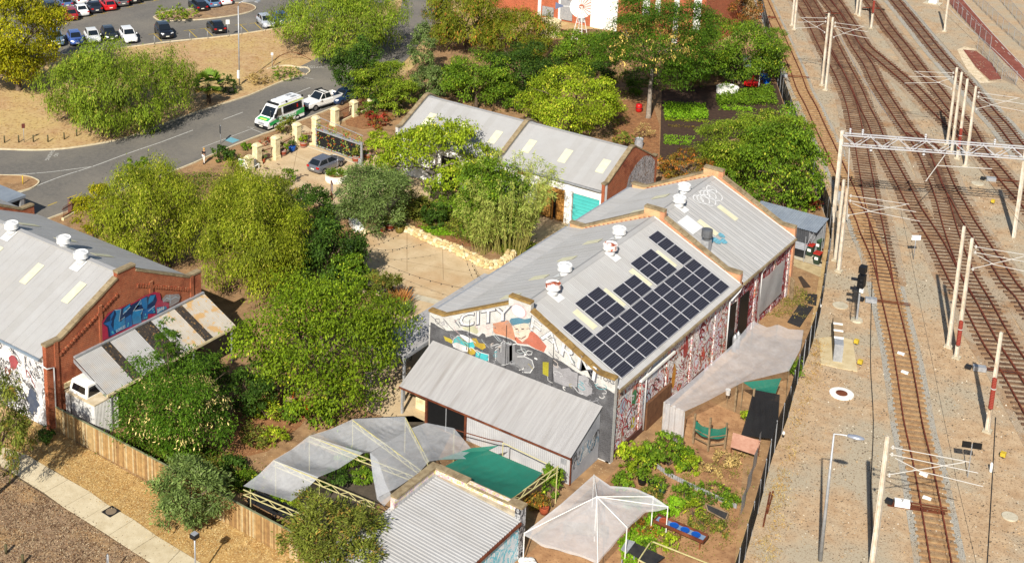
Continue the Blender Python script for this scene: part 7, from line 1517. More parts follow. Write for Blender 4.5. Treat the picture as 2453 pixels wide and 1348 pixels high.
# white bench, ramp and signs at the gate
wb = thing('white_bench', 'white slatted bench beside the shortest cream pillar', 'bench', G(606,408), heading((590,415),(628,395)))
for k in range(4): MB().box(-.9, -.22+k*.13, .43, .9, -.12+k*.13, .46).build('seat_slat', WHITE, wb, local=True)
for k in range(3): MB().box(-.9, .27, .55+k*.13, .9, .3, .65+k*.13).build('back_slat', WHITE, wb, local=True)
for x in (-.75,.75):
    for y in (-.2,.25): MB().box(x-.03, y-.03, 0, x+.03, y+.03, .43 if y < 0 else .95).build('leg', WHITE, wb, local=True)
sgn = thing('entry_sign', 'white and green notice on the shortest pillar', 'notice', G(583,405)); q = G(583,408); MB().beam(q+Vector((-.3,-.35,.9)), q+Vector((.4,-.1,.9)), .04, .8).build('board', WHITE, sgn); MB().beam(q+Vector((-.25,-.38,.95)), q+Vector((.1,-.25,.95)), .04, .5).build('emblem', flat('sign_green', C(80,150,90,.8)), sgn); MB().tube([q, q+Vector((0,0,.6))], .03, 5).build('post', DARK, sgn)
nbd = thing('notice_board', 'brown framed notice board seen from behind in the courtyard', 'notice board', G(796,480)); q = G(796,480); hh = HT(q,797,440); s_ = Vector((.75,-.66,0)); MB().beam(q-s_*.75+Vector((0,0,hh-.5)), q+s_*.1+Vector((0,0,hh-.5)), .05, .9).build('panel', GALV, nbd); MB().beam(q, q+Vector((0,0,hh)), .08, .08).build('post', RUST, nbd); MB().beam(q-s_*.8+Vector((0,0,hh)), q+s_*.15+Vector((0,0,hh)), .1, .06).build('top_rail', RUST, nbd); MB().beam(q-s_*.75, q-s_*.75+Vector((0,0,hh)), .08, .08).build('post', RUST, nbd)
# low dry-stone wall of limestone blocks
lw2 = thing('limestone_wall', 'curved pale limestone rubble wall round the garden bed', 'wall', G(1090,600)); wl = smooth_line(P2([(973,552),(990,562),(1020,576),(1050,588),(1085,600),(1110,614),(1140,628),(1165,640),(1195,640),(1215,628),(1226,612)]), 4); LIME = [pm('limestone_%d' % i, C(*c, .85), C(*[int(v*.86) for v in c], .8), 4, .95) for i, c in enumerate(((236,214,160),(224,196,140),(242,226,182)))]
def stone(mb, c, r, rg):
    vs = []; 
    for zz_ in (-1,1):
        for k in range(6): a = k*1.047+rg.uniform(-.2,.2); f = rg.uniform(.75,1.1); vs.append((c.x+r*f*math.cos(a)*(.85 if zz_ > 0 else 1), c.y+r*f*math.sin(a)*(.85 if zz_ > 0 else 1), c.z+zz_*r*.5*rg.uniform(.8,1.1)))
    vs.append((c.x, c.y, c.z+r*.62)); mb.add(vs, [tuple(range(6))[::-1]]+[(k,(k+1)%6,6+(k+1)%6,6+k) for k in range(6)]+[(6+k,6+(k+1)%6,12) for k in range(6)])
rg = random.Random(3)
for p, d in along(wl, .36):
    for row_, z in ((0,.18),(1,.48)):
        for o in (-.2,.22): mb = MB(); stone(mb, p+Vector((-d.y,d.x,0))*(o+rg.uniform(-.08,.08))+Vector((0,0,z)), rg.uniform(.2,.29), rg); mb.build('stone', rg.choice(LIME), lw2)
lw3 = thing('limestone_wall', 'short limestone wall stub behind the corner tubs', 'wall', G(885,545))
for k in range(9): mb = MB(); stone(mb, G(868+k*4.5,556-k*1.5,.2+.22*(k%2)), .27, rg); mb.build('stone', rg.choice(LIME), lw3)
wblk = thing('white_plinth', 'white block bench under the trees at the court corner', 'plinth', G(852,548)); q = G(852,552); MB().prism([tuple(p)[:2] for p in P2([(835,535),(856,535),(872,556),(850,556)])], 0, .5).build('block', WHITE, wblk)
# festoon lights
def festoon(a, b, lab, n=10, sag=.5):
    a = Vector(a); b = Vector(b); t = thing('string_lights', lab, 'string lights', (a.x,a.y,0), group='festoon lights over the court'); pts = [a.lerp(b, k/16)-Vector((0,0,sag*4*(k/16)*(1-k/16))) for k in range(17)]
    MB().tube(pts, .012, 4).build('cable', DARK, t)
    for k in range(1, n): p = a.lerp(b, k/n)-Vector((0,0,sag*4*(k/n)*(1-k/n))); MB().lathe([(.02,0),(.045,-.05),(.04,-.1),(.0,-.13)], p, 6).build('bulb', TRIM, t)
PL0 = G(838,660); 
for b, lab in ((G(1110,690,3.8),'lowest string of lights across the paved court'), (G(1025,580,2.6),'middle string of lights across the paved court'), (G(965,556,2.4),'upper string of lights across the paved court')): festoon(PL0+Vector((0,0,2.7)), b, lab, 11)
festoon(G(1100,545,2.8), G(1134,668,3.6), 'string of lights from the bamboo to the warehouse eave', 8); festoon(G(1128,625,.9), G(1150,664,3.6), 'short string of lights near the stone wall', 5, .2)
um = thing('court_pole', 'steel pole with a grey umbrella beside the court tables', 'pole', PL0); MB().tube([PL0, PL0+Vector((0,0,3.2))], .04, 6).build('pole', GALV, um); MB().lathe([(.6,3.0),(.05,3.35)], PL0, 8).build('umbrella', flat('grey_canvas', C(150,160,176,.7)), um)
def chair(label, px, py, rz):
    B = G(px,py); t = thing('garden_chair', label, 'chair', B, rz, 'white garden chairs'); MB().box(-.22,-.22,.43,.22,.22,.46).build('seat', WHITE, t, local=True); MB().box(-.24,-.21,.5,-.21,.21,.9).build('backrest', WHITE, t, local=True)
    for sx in (-1,1):
        for sy in (-1,1): MB().box(sx*.19-.018, sy*.19-.018, 0, sx*.19+.018, sy*.19+.018, .43 if sx > 0 else .9).build('leg', WHITE, t, local=True)
chair('white metal chair left of the two by the shaded table', 851, 618, 2.6); chair('white metal chair right of the two by the shaded table', 862, 610, 2.9)
tb = thing('cafe_table', 'round white table in the tree shade', 'table', G(843,607)); q = G(843,607); MB().lathe([(.45,.72),(.45,.75)], q, 18).build('table_top', WHITE, tb); MB().tube([q, q+Vector((0,0,.72))], .04, 6).build('stem', GALV, tb); MB().lathe([(.25,0),(.2,.03)], q, 12).build('foot', GALV, tb)
# ---------------- people
SKIN = flat('skin', C(206,160,132,.85), .6); 
def skinmesh(name, verts, edges, radii, mat, parent, root=0, sub=1):
    me = bpy.data.meshes.new(name); me.from_pydata(verts, edges, []); me.materials.append(mat); o = bpy.data.objects.new(name, me); COL.objects.link(o); o.parent = parent
    m = o.modifiers.new('skin', 'SKIN'); m.use_smooth_shade = True
    for i, r in enumerate(radii): me.skin_vertices[0].data[i].radius = r if hasattr(r, '__len__') else (r, r)
    me.skin_vertices[0].data[root].use_root = True
    s = o.modifiers.new('sub', 'SUBSURF'); s.levels = sub; s.render_levels = sub; return o
def person(label, px, py, rz, top, legs, hair, sit=False, h=1.66):
    t = thing('person', label, 'person', G(px,py), rz); k = h/1.7
    if not sit:
        V = [(0,0,.92),(0,0,1.12),(0,0,1.36),(0,0,1.47),(.01,0,1.58),(.02,0,1.68), (0,.17,1.37),(.06,.2,1.1),(.24,.12,1.2), (0,-.17,1.37),(.03,-.21,1.1),(.22,-.14,1.18), (0,.09,.88),(.08,.1,.48),(.06,.1,.07),(.16,.1,.03), (0,-.09,.88),(-.06,-.1,.48),(-.14,-.1,.07),(-.04,-.1,.03)]
    else:
        V = [(0,0,.5),(0,0,.72),(.02,0,.98),(.03,0,1.08),(.04,0,1.18),(.05,0,1.28), (.02,.17,.99),(.1,.21,.74),(.32,.14,.76), (.02,-.17,.99),(.1,-.21,.74),(.32,-.14,.76), (.05,.09,.5),(.45,.1,.5),(.44,.1,.07),(.56,.1,.04), (.05,-.09,.5),(.45,-.1,.5),(.44,-.1,.07),(.56,-.1,.04)]
    V = [(x*k,y*k,z*k) for x, y, z in V]; E = [(0,1),(1,2),(2,3),(3,4),(4,5),(2,6),(6,7),(7,8),(2,9),(9,10),(10,11),(0,12),(12,13),(13,14),(14,15),(0,16),(16,17),(17,18),(18,19)]
    R_ = [.12,.11,.13,.055,.095,.075,.06,.05,.035,.06,.05,.035,.09,.065,.045,.035,.09,.065,.045,.035]; skinmesh('body', V, E, R_, SKIN, t)
    skinmesh('shirt', [V[i] for i in (0,1,2,6,7,9,10)], [(0,1),(1,2),(2,3),(3,4),(2,5),(5,6)], [.135,.13,.15,.078,.066,.078,.066], top, t)
    skinmesh('trousers', [V[i] for i in (0,12,13,14,16,17,18)], [(0,1),(1,2),(2,3),(0,4),(4,5),(5,6)], [.14,.105,.085,.06,.105,.085,.06], legs, t)
    hx, hy, hz = V[4]; mb = MB(); mb.lathe([(.0,.16),(.085,.12),(.115,.04),(.11,-.04),(.1,-.14),(.06,-.24)], (hx-.035,hy,hz+.03), 12); mb.build('hair', hair, t, True, local=True)
    mb = MB(); mb.lathe([(.0,.02),(.02,.0),(.0,-.02)], (hx+.1,hy,hz-.01), 6); mb.build('nose', SKIN, t, local=True)
    for s in (-1,1): MB().box(hx+.08, hy+s*.035-.012, hz+.02, hx+.1, hy+s*.035+.012, hz+.035).build('eye', TRIM, t, local=True); MB().box(V[15 if s > 0 else 19][0]-.14*k, V[15 if s > 0 else 19][1]-.05, 0, V[15 if s > 0 else 19][0]+.06*k, V[15 if s > 0 else 19][1]+.05, .08).build('shoe', TRIM, t, local=True)
    return t
person('person in black top and white trousers walking along the kerb', 489, 392, RH, flat('black_top', C(30,28,30,.9), .9), flat('white_trousers', C(226,222,214,.9), .9), flat('fair_hair', C(190,150,90,.85), .8))
person('person in pale shirt sitting at the shaded courtyard table', 853, 598, 2.4, flat('pale_shirt', C(206,214,228,.9), .9), flat('grey_trousers', C(90,96,110,.8), .9), flat('dark_hair', C(36,28,24), .8), sit=True)
# ---------------- yard behind the warehouse: bins, pallets, mats
def wheelie(label, px, py, body, lid, z0=0):
    B = G(px,py); B.z = z0; t = thing('wheelie_bin', label, 'wheelie bin', B, group='wheelie bins by the grey shed')
    mb = MB(); mb.add([(B.x-.22,B.y-.26,z0+.08),(B.x+.22,B.y-.26,z0+.08),(B.x+.22,B.y+.26,z0+.08),(B.x-.22,B.y+.26,z0+.08),(B.x-.29,B.y-.33,z0+1.0),(B.x+.29,B.y-.33,z0+1.0),(B.x+.29,B.y+.35,z0+1.0),(B.x-.29,B.y+.35,z0+1.0)], [(0,3,2,1),(4,5,6,7),(0,1,5,4),(1,2,6,5),(2,3,7,6),(3,0,4,7)]); mb.build('bin_body', body, t); MB().box(B.x-.31, B.y-.36, z0+1.0, B.x+.31, B.y+.38, z0+1.08).build('lid', lid, t)
    for s in (-1,1): MB().lathe([(.1,-.03),(.1,.03)], B+Vector((s*.25,.28,.1)), 10).build('wheel', TYRE, t)
    MB().box(B.x-.15, B.y-.345, z0+.5, B.x+.15, B.y-.30, z0+.75).build('sticker', WHITE, t)
BG = flat('bin_green', C(52,70,54,.7), .6); RL = flat('bin_red', C(180,50,36,.8), .5); TL = flat('bin_teal_lid', C(70,96,64,.7), .6)
ground('concrete_apron', P2([(1893,590),(1905,585),(1968,612),(1968,640),(1905,620),(1890,605)]), .004, CONC); ground('paving', P2([(1888,606),(1905,621),(1968,641),(1966,664),(1890,632)]), .002, pm('tan_paver', C(206,186,142,.8), C(180,158,116,.75), 2, .9))
wheelie('green bin with red lid standing nearest the black fence', 1957, 632, BG, RL); wheelie('green bin with teal badge behind the red-lidded bin', 1960, 600, BG, TL); wheelie('green bin half hidden by the grey shed screen', 1940, 612, BG, RL)
pg = thing('timber_gate', 'weathered ledged timber gate leaning by the warehouse corner', 'gate', G(1893,720)); a, b = G(1878,700), G(1898,722)
for k in range(7): p = a.lerp(b, (k+.5)/7); MB().beam(p+Vector((0,0,.05)), p+Vector((0,0,1.9)), .17, .03, up=(b-a)).build('board', WOOD, pg)
for z in (.2,1.0,1.75): MB().beam(a+Vector((.03,-.03,z)), b+Vector((.03,-.03,z)), .04, .1).build('ledge', WOOD, pg)
gsht = thing('grey_tarpaulin', 'pale grey tarpaulin hung on the rear graffiti wall', 'tarpaulin', (XR, 97, 0)); MB().grid(lambda u, v: (XR+.12+.04*math.sin(u*11)*math.sin(v*5), 95.2+u*5.0, .8+v*3.0+.2*u), 14, 8).build('sheet', netm('grey_tarp', C(206,204,200,.85), .95), gsht, True)
def mat_on(label, pts, m, z=.05): t = thing('ground_mat', label, 'mat', G(*pts[0])); MB().prism([tuple(p)[:2] for p in P2(pts)], .0, z).build('mat', m, t)
BK = pm('black_rubber', C(34,34,36), C(50,48,46), 3, .9); mat_on('small black mat beside the fence', [(1927,704),(1958,706),(1955,732),(1930,726)], BK); mat_on('long black mat lying aslant by the fence', [(1916,728),(1948,736),(1916,784),(1886,772)], BK, .06); mat_on('two dark planks by the timber gate', [(1912,664),(1920,662),(1942,688),(1925,690)], pm('dark_plank', C(86,70,56,.6)))
for x, y, lab, r in ((1760,800,'dented steel gas bottle, left of two against the graffiti wall',.18), (1768,790,'steel gas bottle, right of two against the graffiti wall',.18)): B = GX(x, y, XR+.3); B = Vector((XR+.35, B.y, 0)); t = thing('gas_bottle', lab, 'gas bottle', B, group='gas bottles by the wall'); MB().lathe([(r,0),(r,1.1),(r*.7,1.3),(.05,1.35),(.05,1.45)], B, 12).build('cylinder', GALV, t, True); MB().lathe([(.06,1.45),(.08,1.5),(.06,1.55)], B, 8).build('valve', DARK, t)
t = thing('white_bucket', 'white bucket tied under the grey net', 'bucket', G(1741,972)); B = G(1741,972); MB().lathe([(.14,.9),(.18,1.3),(.19,1.3),(.16,1.28)], B, 12).build('bucket', WHITE, t); MB().tube([B, B+Vector((0,0,.9))], .02, 5).build('stake', WOOD, t)
# chook yard: posts, green flaps, pink door, black cloth
cy2 = thing('pen_fence', 'pen fence of timber posts with green cloth flaps under the grey net', 'fence', G(1700,1070))
for x, y, tx, ty in ((1660,1062,1662,990),(1696,1080,1700,1000),(1736,1075,1740,1012),(1760,985,1765,915),(1800,1010,1803,930)): B = G(x,y); MB().beam(B, B+Vector((0,0,HT(B,tx,ty))), .12, .12).build('post', WOOD, cy2)
for a, b in (((1662,1062),(1696,1080)), ((1698,1081),(1738,1076))):
    A_, B2 = G(*a), G(*b); MB().grid(lambda u, v: tuple(A_.lerp(B2, u)+Vector((0,.03*math.sin(u*9),1.75-.75*v-.12*math.sin(3.14*u)))), 8, 4).build('green_flap', NETG, cy2); MB().beam(A_+Vector((0,0,.5)), B2+Vector((0,0,.5)), .05, .06).build('rail', WOOD, cy2); MB().beam(A_+Vector((0,0,1.1)), B2+Vector((0,0,1.1)), .05, .06).build('rail', WOOD, cy2)
pdr = thing('pink_door_panel', 'faded pink door lying as a bench top in the pen', 'door panel', G(1785,1085)); q = P2([(1752,1062),(1815,1092),(1820,1058),(1756,1030)]); MB().add([(p.x,p.y,z) for p, z in zip([G(1750,1070,.75),G(1812,1090,.75),G(1822,1055,1.1),G(1756,1035,1.1)], (.75,.75,1.1,1.1))], [(0,1,2,3)]).build('panel', pm('faded_pink', C(206,160,136,.8), C(186,134,110,.75), 2, .9), pdr)
for p in (G(1752,1070,.75), G(1812,1090,.75), G(1820,1057,1.1)): MB().tube([(p.x,p.y,0), p], .03, 5).build('leg', RUST, pdr)
bks = thing('black_shade_sheet', 'black shade cloth hung over the pen beside the fence', 'shade cloth', G(1830,1010)); coons('sheet', bks, [G(1775,1042,.6), G(1862,1052,.7)], [G(1805,932,2.2), G(1868,945,2.2)], [G(1775,1042,.6), G(1792,985,1.6), G(1805,932,2.2)], [G(1862,1052,.7), G(1868,945,2.2)], netm('black_cloth', C(34,34,36), .96), 10, 10, .15, .06)
gcs = thing('green_shade_flap', 'dark green shade cloth under the edge of the grey net', 'shade cloth', G(1835,920)); coons('sheet', gcs, [G(1808,935,1.9), G(1858,942,1.9)], [G(1780,915,2.3), G(1872,905,2.3)], [G(1808,935,1.9), G(1780,915,2.3)], [G(1858,942,1.9), G(1872,905,2.3)], NETG, 8, 6, .15)
# white sheet along the fence inside
wsf = thing('white_fence_sheet', 'pale sheet fixed along the inside of the black fence', 'sheet', G(1790,1200)); wpts = P2([(1820,1075),(1800,1150),(1790,1185),(1775,1235)]); rs2 = resample(wpts, 16)
MB().grid(lambda u, v: tuple(rs2[min(16,int(u*16+.5))]+Vector((-.05*math.sin(u*20),0,.05+v*1.3))), 16, 4).build('sheet', netm('white_sheet', C(220,218,214,.85), .9), wsf, True)
# corrugated bed edging and raised beds
ce = thing('corrugated_edging', 'white corrugated edging along the vine bed', 'edging', G(1680,1165)); pts = P2([(1573,1120),(1600,1140),(1650,1165),(1700,1188),(1765,1218)])
for i in range(len(pts)-1): iron_wall(ce, pts[i], pts[i+1], 0, .34, GALV, .16, .03, name='edging_sheet')
bt = thing('water_trough', 'long rusty-legged trough lined with blue', 'trough', G(1632,1285)); a, b = G(1572,1240,.85), G(1690,1290,.85); d = (b-a).normalized(); s_ = Vector((-d.y,d.x,0)); 
for o in (-.35,.35): MB().beam(a+s_*o, b+s_*o, .05, .2).build('side', RUST, bt)
for p in (a, b): MB().beam(p-s_*.35, p+s_*.35, .05, .2).build('end', RUST, bt)
MB().beam(a-Vector((0,0,.06)), b-Vector((0,0,.06)), .64, .02).build('liner', pm('blue_liner', C(110,150,190,.75), C(150,170,190,.7), 1.5, .4), bt)
for k in range(4): p = a.lerp(b, .15+k*.22); MB().lathe([(.26,-.02),(.28,.05),(.2,.02)], p, 14).build('basin', BLU if k else TERRA, bt)
for p in (a.lerp(b,.1), a.lerp(b,.9), a.lerp(b,.5)): MB().tube([(p.x,p.y,0), p-Vector((0,0,.1))], .05, 6).build('leg', RUST, bt)
tr_ = thing('seed_tray_frame', 'timber frame holding a black seed tray', 'tray', G(1720,1235)); q = [G(1690,1205,.7), G(1745,1228,.7), G(1738,1245,.5), G(1695,1222,.5)]
MB().add([p for p in q], [(0,1,2,3)]).build('tray', BK, tr_); 
for i in range(4): MB().beam(q[i], q[(i+1)%4], .06, .06).build('frame_bar', WOOD, tr_); MB().tube([(q[i].x,q[i].y,0), q[i]], .03, 5).build('leg', WOOD, tr_)
fr = thing('wire_bench_frame', 'low pipe-framed bed with wire top at the bottom edge', 'plant frame', G(1640,1330)); q = [G(1560,1295,.6), G(1700,1350,.6), G(1640,1400,.6), G(1530,1340,.6)]
for i in range(4): MB().beam(q[i], q[(i+1)%4], .06, .06).build('frame_bar', M_TRS, fr); MB().tube([(q[i].x,q[i].y,0), q[i]], .03, 5).build('leg', M_TRS, fr)
ct = thing('cold_frame', 'grey-lidded cold frame with black tray at the bottom edge', 'cold frame', G(1500,1340)); MB().prism([tuple(p)[:2] for p in P2([(1488,1330),(1520,1318),(1590,1352),(1560,1375)])], .5, .56).build('tray', BK, ct); MB().prism([tuple(p)[:2] for p in P2([(1486,1336),(1500,1312),(1520,1318),(1500,1345)])], .57, .62).build('lid', GALV, ct)
for x, y in ((1490,1340),(1520,1325),(1585,1355)): q = G(x,y,.5); MB().box(q.x-.03, q.y-.03, 0, q.x+.03, q.y+.03, .5).build('leg', GALV, ct)
sk = thing('white_sacks', 'heap of white sacks beside the shed wall', 'sacks', G(1262,1345))
for k in range(6): p = G(1252+k*5,1342+(k%2)*8,.2+.12*(k//3)); mb = MB(); mb.lathe([(.0,-.16),(.22,-.1),(.28,.0),(.2,.12),(.0,.16)], p, 9); mb.build('sack', WHITE, sk, True)
GRSEED = 0
def veg_rows(name, label, quad, rows, pal, h, n, size, style='tip', cat='vegetable bed', cover=1.0):
    """rows of leafy crop inside a four-cornered bed"""
    a, b, c, d = P2(quad); ctr_ = (a+b+c+d)/4; rgn = np.random.default_rng(abs(hash(label)) % 1000+1)
    u = rgn.random(n*rows); v = (np.repeat(np.arange(rows), n)+.5+rgn.normal(size=n*rows)*.16*cover)/rows
    A_ = np.array(a)[None]; B2 = np.array(b)[None]; C2 = np.array(c)[None]; D2 = np.array(d)[None]; u = u[:,None]; v = v[:,None]
    P = A_*(1-u)*(1-v)+B2*u*(1-v)+C2*u*v+D2*(1-u)*v; P[:,2] = rgn.random(n*rows)*h
    m = len(P); A = unit(rgn.normal(size=(m,3))*.7+np.array([0,0,.8])); Nn = unit(rgn.normal(size=(m,3))+np.array([0,0,.8])); A = unit(A-Nn*(A*Nn).sum(1, keepdims=True))
    ca, cb2, cc, pc = PAL[pal]; t = rgn.random((m,1)); col = (ca*(1-t)+cb2*t)*rgn.uniform(.85,1.15,(m,1))
    tt = thing(name, label, cat, (ctr_.x, ctr_.y, 0)); o = leaf_mesh('crop_leaves', P, A, Nn, size*rgn.uniform(.7,1.3,m), size*.5*rgn.uniform(.7,1.3,m), col, tt, (ctr_.x, ctr_.y, 0)); o['kind'] = 'stuff'; return tt
veg_rows('vegetable_bed', 'bed of leafy greens half in the pod tree shade', [(1590,250),(1690,255),(1698,288),(1592,290)], 6, 'lettuce', .45, 420, .24); veg_rows('vegetable_bed', 'narrow strip of lime green lettuce', [(1592,286),(1698,292),(1698,296),(1592,291)], 1, 'lime', .25, 320, .16); veg_rows('vegetable_bed', 'two rows of seedlings nearest the workshop gable', [(1590,325),(1665,330),(1650,352),(1590,347)], 3, 'lettuce', .25, 260, .16)
veg_rows('vegetable_bed', 'sparse row of red-leaved seedlings', [(1600,300),(1665,304),(1665,310),(1600,306)], 1, 'russet', .2, 160, .14); veg_rows('vegetable_bed', 'broad mound of pumpkin vines beside the fence', [(1715,235),(1850,208),(1862,255),(1720,255)], 8, 'bright', .6, 460, .26, cover=1.6); veg_rows('vegetable_bed', 'green strip in front of the pumpkin mound', [(1722,256),(1810,262),(1808,270),(1724,266)], 2, 'lettuce', .3, 260, .2); veg_rows('ground_cover', 'patch of low green plants on the stone-edged bed', [(1005,545),(1065,548),(1095,566),(1030,568)], 5, 'lettuce', .2, 260, .16, cat='ground cover')
def lump(name, label, px, py, w, hgt, pal, style='broad', size=.18, n=700, cat='shrub', lobes=7, group=None):
    PN[0] += 1; B = G(px,py); s_ = SC(B); r = w/2/s_; rv = hgt/2/s_; t = thing(name, label, cat, B, group=group); leaves_at('foliage', t, B, B+Vector((0,0,rv*.8)), r, rv, n, size, pal, style, lobes, 400+PN[0]); mb = MB()
    for k in range(5): a = k*1.26; mb.tube([B, B+Vector((math.cos(a)*r*.4, math.sin(a)*r*.4, rv*.9))], [.035,.012], 5)
    mb.build('stem', BARK, t); return t
lump('island_bush', 'low olive bush on the car park island', 420, 46, 105, 36, 'peppermint', 'tip', .3, 1800); lump('street_shrub', 'brown-green shrub beside the ambulance', 690, 320, 62, 45, 'gum', 'tip', .25, 1200); lump('street_shrub', 'dark bush by the shortest pillar', 535, 385, 62, 48, 'deep', 'broad', .25, 1200); lump('street_shrub', 'small green bush beside the walking person', 590, 358, 28, 24, 'bright', 'broad', .2, 500)
lump('dry_shrub', 'grey dry bush at the foot of the street lamp', 618, 200, 62, 34, 'straw', 'tip', .25, 1100); lump('verge_ground_cover', 'green ground cover beside the dry bush', 680, 185, 85, 22, 'bright', 'tip', .22, 1300); lump('dark_shrub', 'dark shrub right of the fan palm', 548, 222, 46, 50, 'deep', 'tip', .28, 900)
lump('red_shrub', 'red-leaved creeper on the railing beyond the gate', 905, 300, 80, 42, 'redleaf', 'broad', .22, 1300); lump('yellow_shrub', 'bright lime shrub between workshop and gate', 905, 352, 60, 55, 'lime', 'broad', .24, 1100); lump('garden_shrub', 'mixed green shrub in front of the cream pillars', 880, 280, 55, 42, 'bright', 'tip', .2, 900); lump('red_shrub', 'small red creeper beside the street railing', 640, 348, 42, 20, 'redleaf', 'tip', .18, 500)
lump('hedge_shrub', 'dark hedge at the workshop left end', 905, 262, 90, 55, 'deep', 'broad', .24, 1500); lump('hedge_shrub', 'green shrub behind the workshop ridge', 1230, 200, 80, 60, 'bright', 'broad', .24, 1300); lump('hedge_shrub', 'low shrubs at the workshop rear wall', 1500, 350, 70, 45, 'gum', 'broad', .2, 1000); lump('red_shrub', 'red-leaved bush in front of the grey shed', 1945, 500, 50, 40, 'redleaf', 'tip', .22, 800); lump('garden_shrub', 'green bush behind the grey shed', 1910, 505, 80, 50, 'bright', 'broad', .24, 1200)
for x, y, w, h_, pal, lab in ((1530,1130,60,70,'bright','vine leaves on the left trellis post'),(1650,1130,70,60,'lime','yellow-green vine end by the timber post'),(1560,1200,70,40,'gum','herbs in front of the three dark pots'),(1640,1190,60,44,'bright','seedlings against the corrugated edging'),(1745,1205,60,36,'bright','vine tip near the white fence sheet'),(1590,1235,50,40,'lettuce','salad greens left of the trough'),(1515,1215,50,40,'bright','plants behind the white tent'),(1700,1130,60,26,'straw','dry stalks in the pen bed'),(1725,1275,50,36,'gum','grey herbs beyond the trough end'),(1600,1310,60,40,'lime','leafy crop inside the pipe frame'),(1550,1320,50,36,'bright','leafy tray by the cold frame'),(1790,1010,40,40,'lime','lime bush beside the black cloth'),(1905,905,40,60,'bright','creeper on the black fence below the net')):
    lump('garden_plant', lab, x, y, w, h_, pal, 'broad', .16, int(w*h_*.2)+200, 'plant')
lump('vine', 'rambling grape vine over posts beside the graffiti wall', 1600, 1115, 130, 85, 'bright', 'broad', .22, 2600, 'vine', 12); lump('vine', 'yellowing vine at the left end of the vine bed', 1510, 1125, 80, 90, 'lime', 'broad', .2, 1500, 'vine', 9); lump('vine', 'straggling vine trained along the corrugated edging', 1700, 1200, 110, 36, 'bright', 'tip', .18, 1200, 'vine', 9); lump('tomato_plant', 'leggy green plant beside the blue trough', 1618, 1225, 40, 60, 'lettuce', 'broad', .2, 700, 'plant'); lump('tomato_plant', 'pale yellow plant right of the trough', 1660, 1235, 60, 50, 'lime', 'tip', .18, 500, 'plant'); lump('grey_herb', 'grey-green herb clump by the trough', 1680, 1262, 60, 40, 'gum', 'tip', .16, 800, 'plant'); lump('yellow_weeds', 'yellow weeds in the pen bed', 1745, 1110, 75, 26, 'straw', 'tip', .18, 700, 'weeds'); lump('garden_shrub', 'orange-flowered shrub under the white tent edge', 1540, 1275, 60, 36, 'russet', 'tip', .16, 700); lump('garden_shrub', 'green plant right under the tent edge', 1490, 1165, 60, 40, 'bright', 'broad', .18, 800); lump('garden_shrub', 'leafy potted bush at the truss foot', 1320, 1185, 60, 95, 'bright', 'broad', .2, 1500); lump('garden_shrub', 'flowering bush beside the parapet shed pier', 1280, 1215, 50, 50, 'russet', 'broad', .16, 800)
veg_rows('lawn_strip', 'bright green lawn strip at the bottom edge', [(1480,1300),(1560,1230),(1600,1260),(1500,1380)], 12, 'lettuce', .18, 300, .16, cat='grass', cover=2.5)
for x, y, w, h_, pal, lab in ((640,1000,90,60,'lime','yellow-green shrub in the mulch bed'),(700,1010,60,80,'bright','tall green herbs in the mulch bed'),(770,1010,90,60,'bright','green shrub below the large tree'),(605,1060,80,60,'gum','olive shrub left of the pale net'),(560,1130,70,60,'deep','dark shrub behind the timber fence, left'),(590,1170,60,60,'bright','green shrub behind the timber fence, right'),(500,1000,80,60,'deep','dark bush under the pod tree'),(660,1060,60,50,'lime','yellow herbs beside the net edge'),(840,1110,80,50,'bright','nursery plants under the open truss, upper'),(800,1165,90,50,'deep','nursery plants under the open truss, lower'),(870,1150,60,40,'bright','nursery plants beside the hanging net'),(700,1230,60,36,'lime','seedlings on the bench behind the fence'),(660,1215,50,30,'bright','plants on the bench by the truss foot'),(720,640,90,80,'deep','dark undergrowth left of the court'),(800,700,90,70,'bright','bright undergrowth at the court edge'),(880,700,70,60,'gum','grey bush at the lower court edge'),(1000,520,60,50,'gum','grey-green shrub behind the round bush'),(960,520,50,50,'bright','shrub beside the corner tubs'),(1080,520,70,60,'bright','shrubs under the shade tree'),(840,520,60,60,'deep','dark shrub beside the olive bush'),(1130,560,70,50,'bright','low plants at the bamboo foot'),(1290,290,60,50,'deep','dark shrub at the round tree foot'),(1230,225,70,50,'deep','shade shrub behind the workshop'),(1480,300,60,60,'gum','grassy shrub beside the garden path'),(1540,330,50,40,'straw','dry clump near the path'),(110,1055,45,45,'deep','small dark shrub on the leaf litter'),(395,1150,60,50,'gum','bush inside the fence by the pod tree'),(780,540,60,60,'bright','shrub beside the notice board'),(590,480,120,60,'olive','low pale shrub behind the right tall tree'),(690,440,60,50,'bright','shrub at the forecourt edge')):
    lump('garden_shrub', lab, x, y, w, h_, pal, 'broad' if pal in ('deep','bright') else 'tip', .19, int(w*h_*.18)+250)
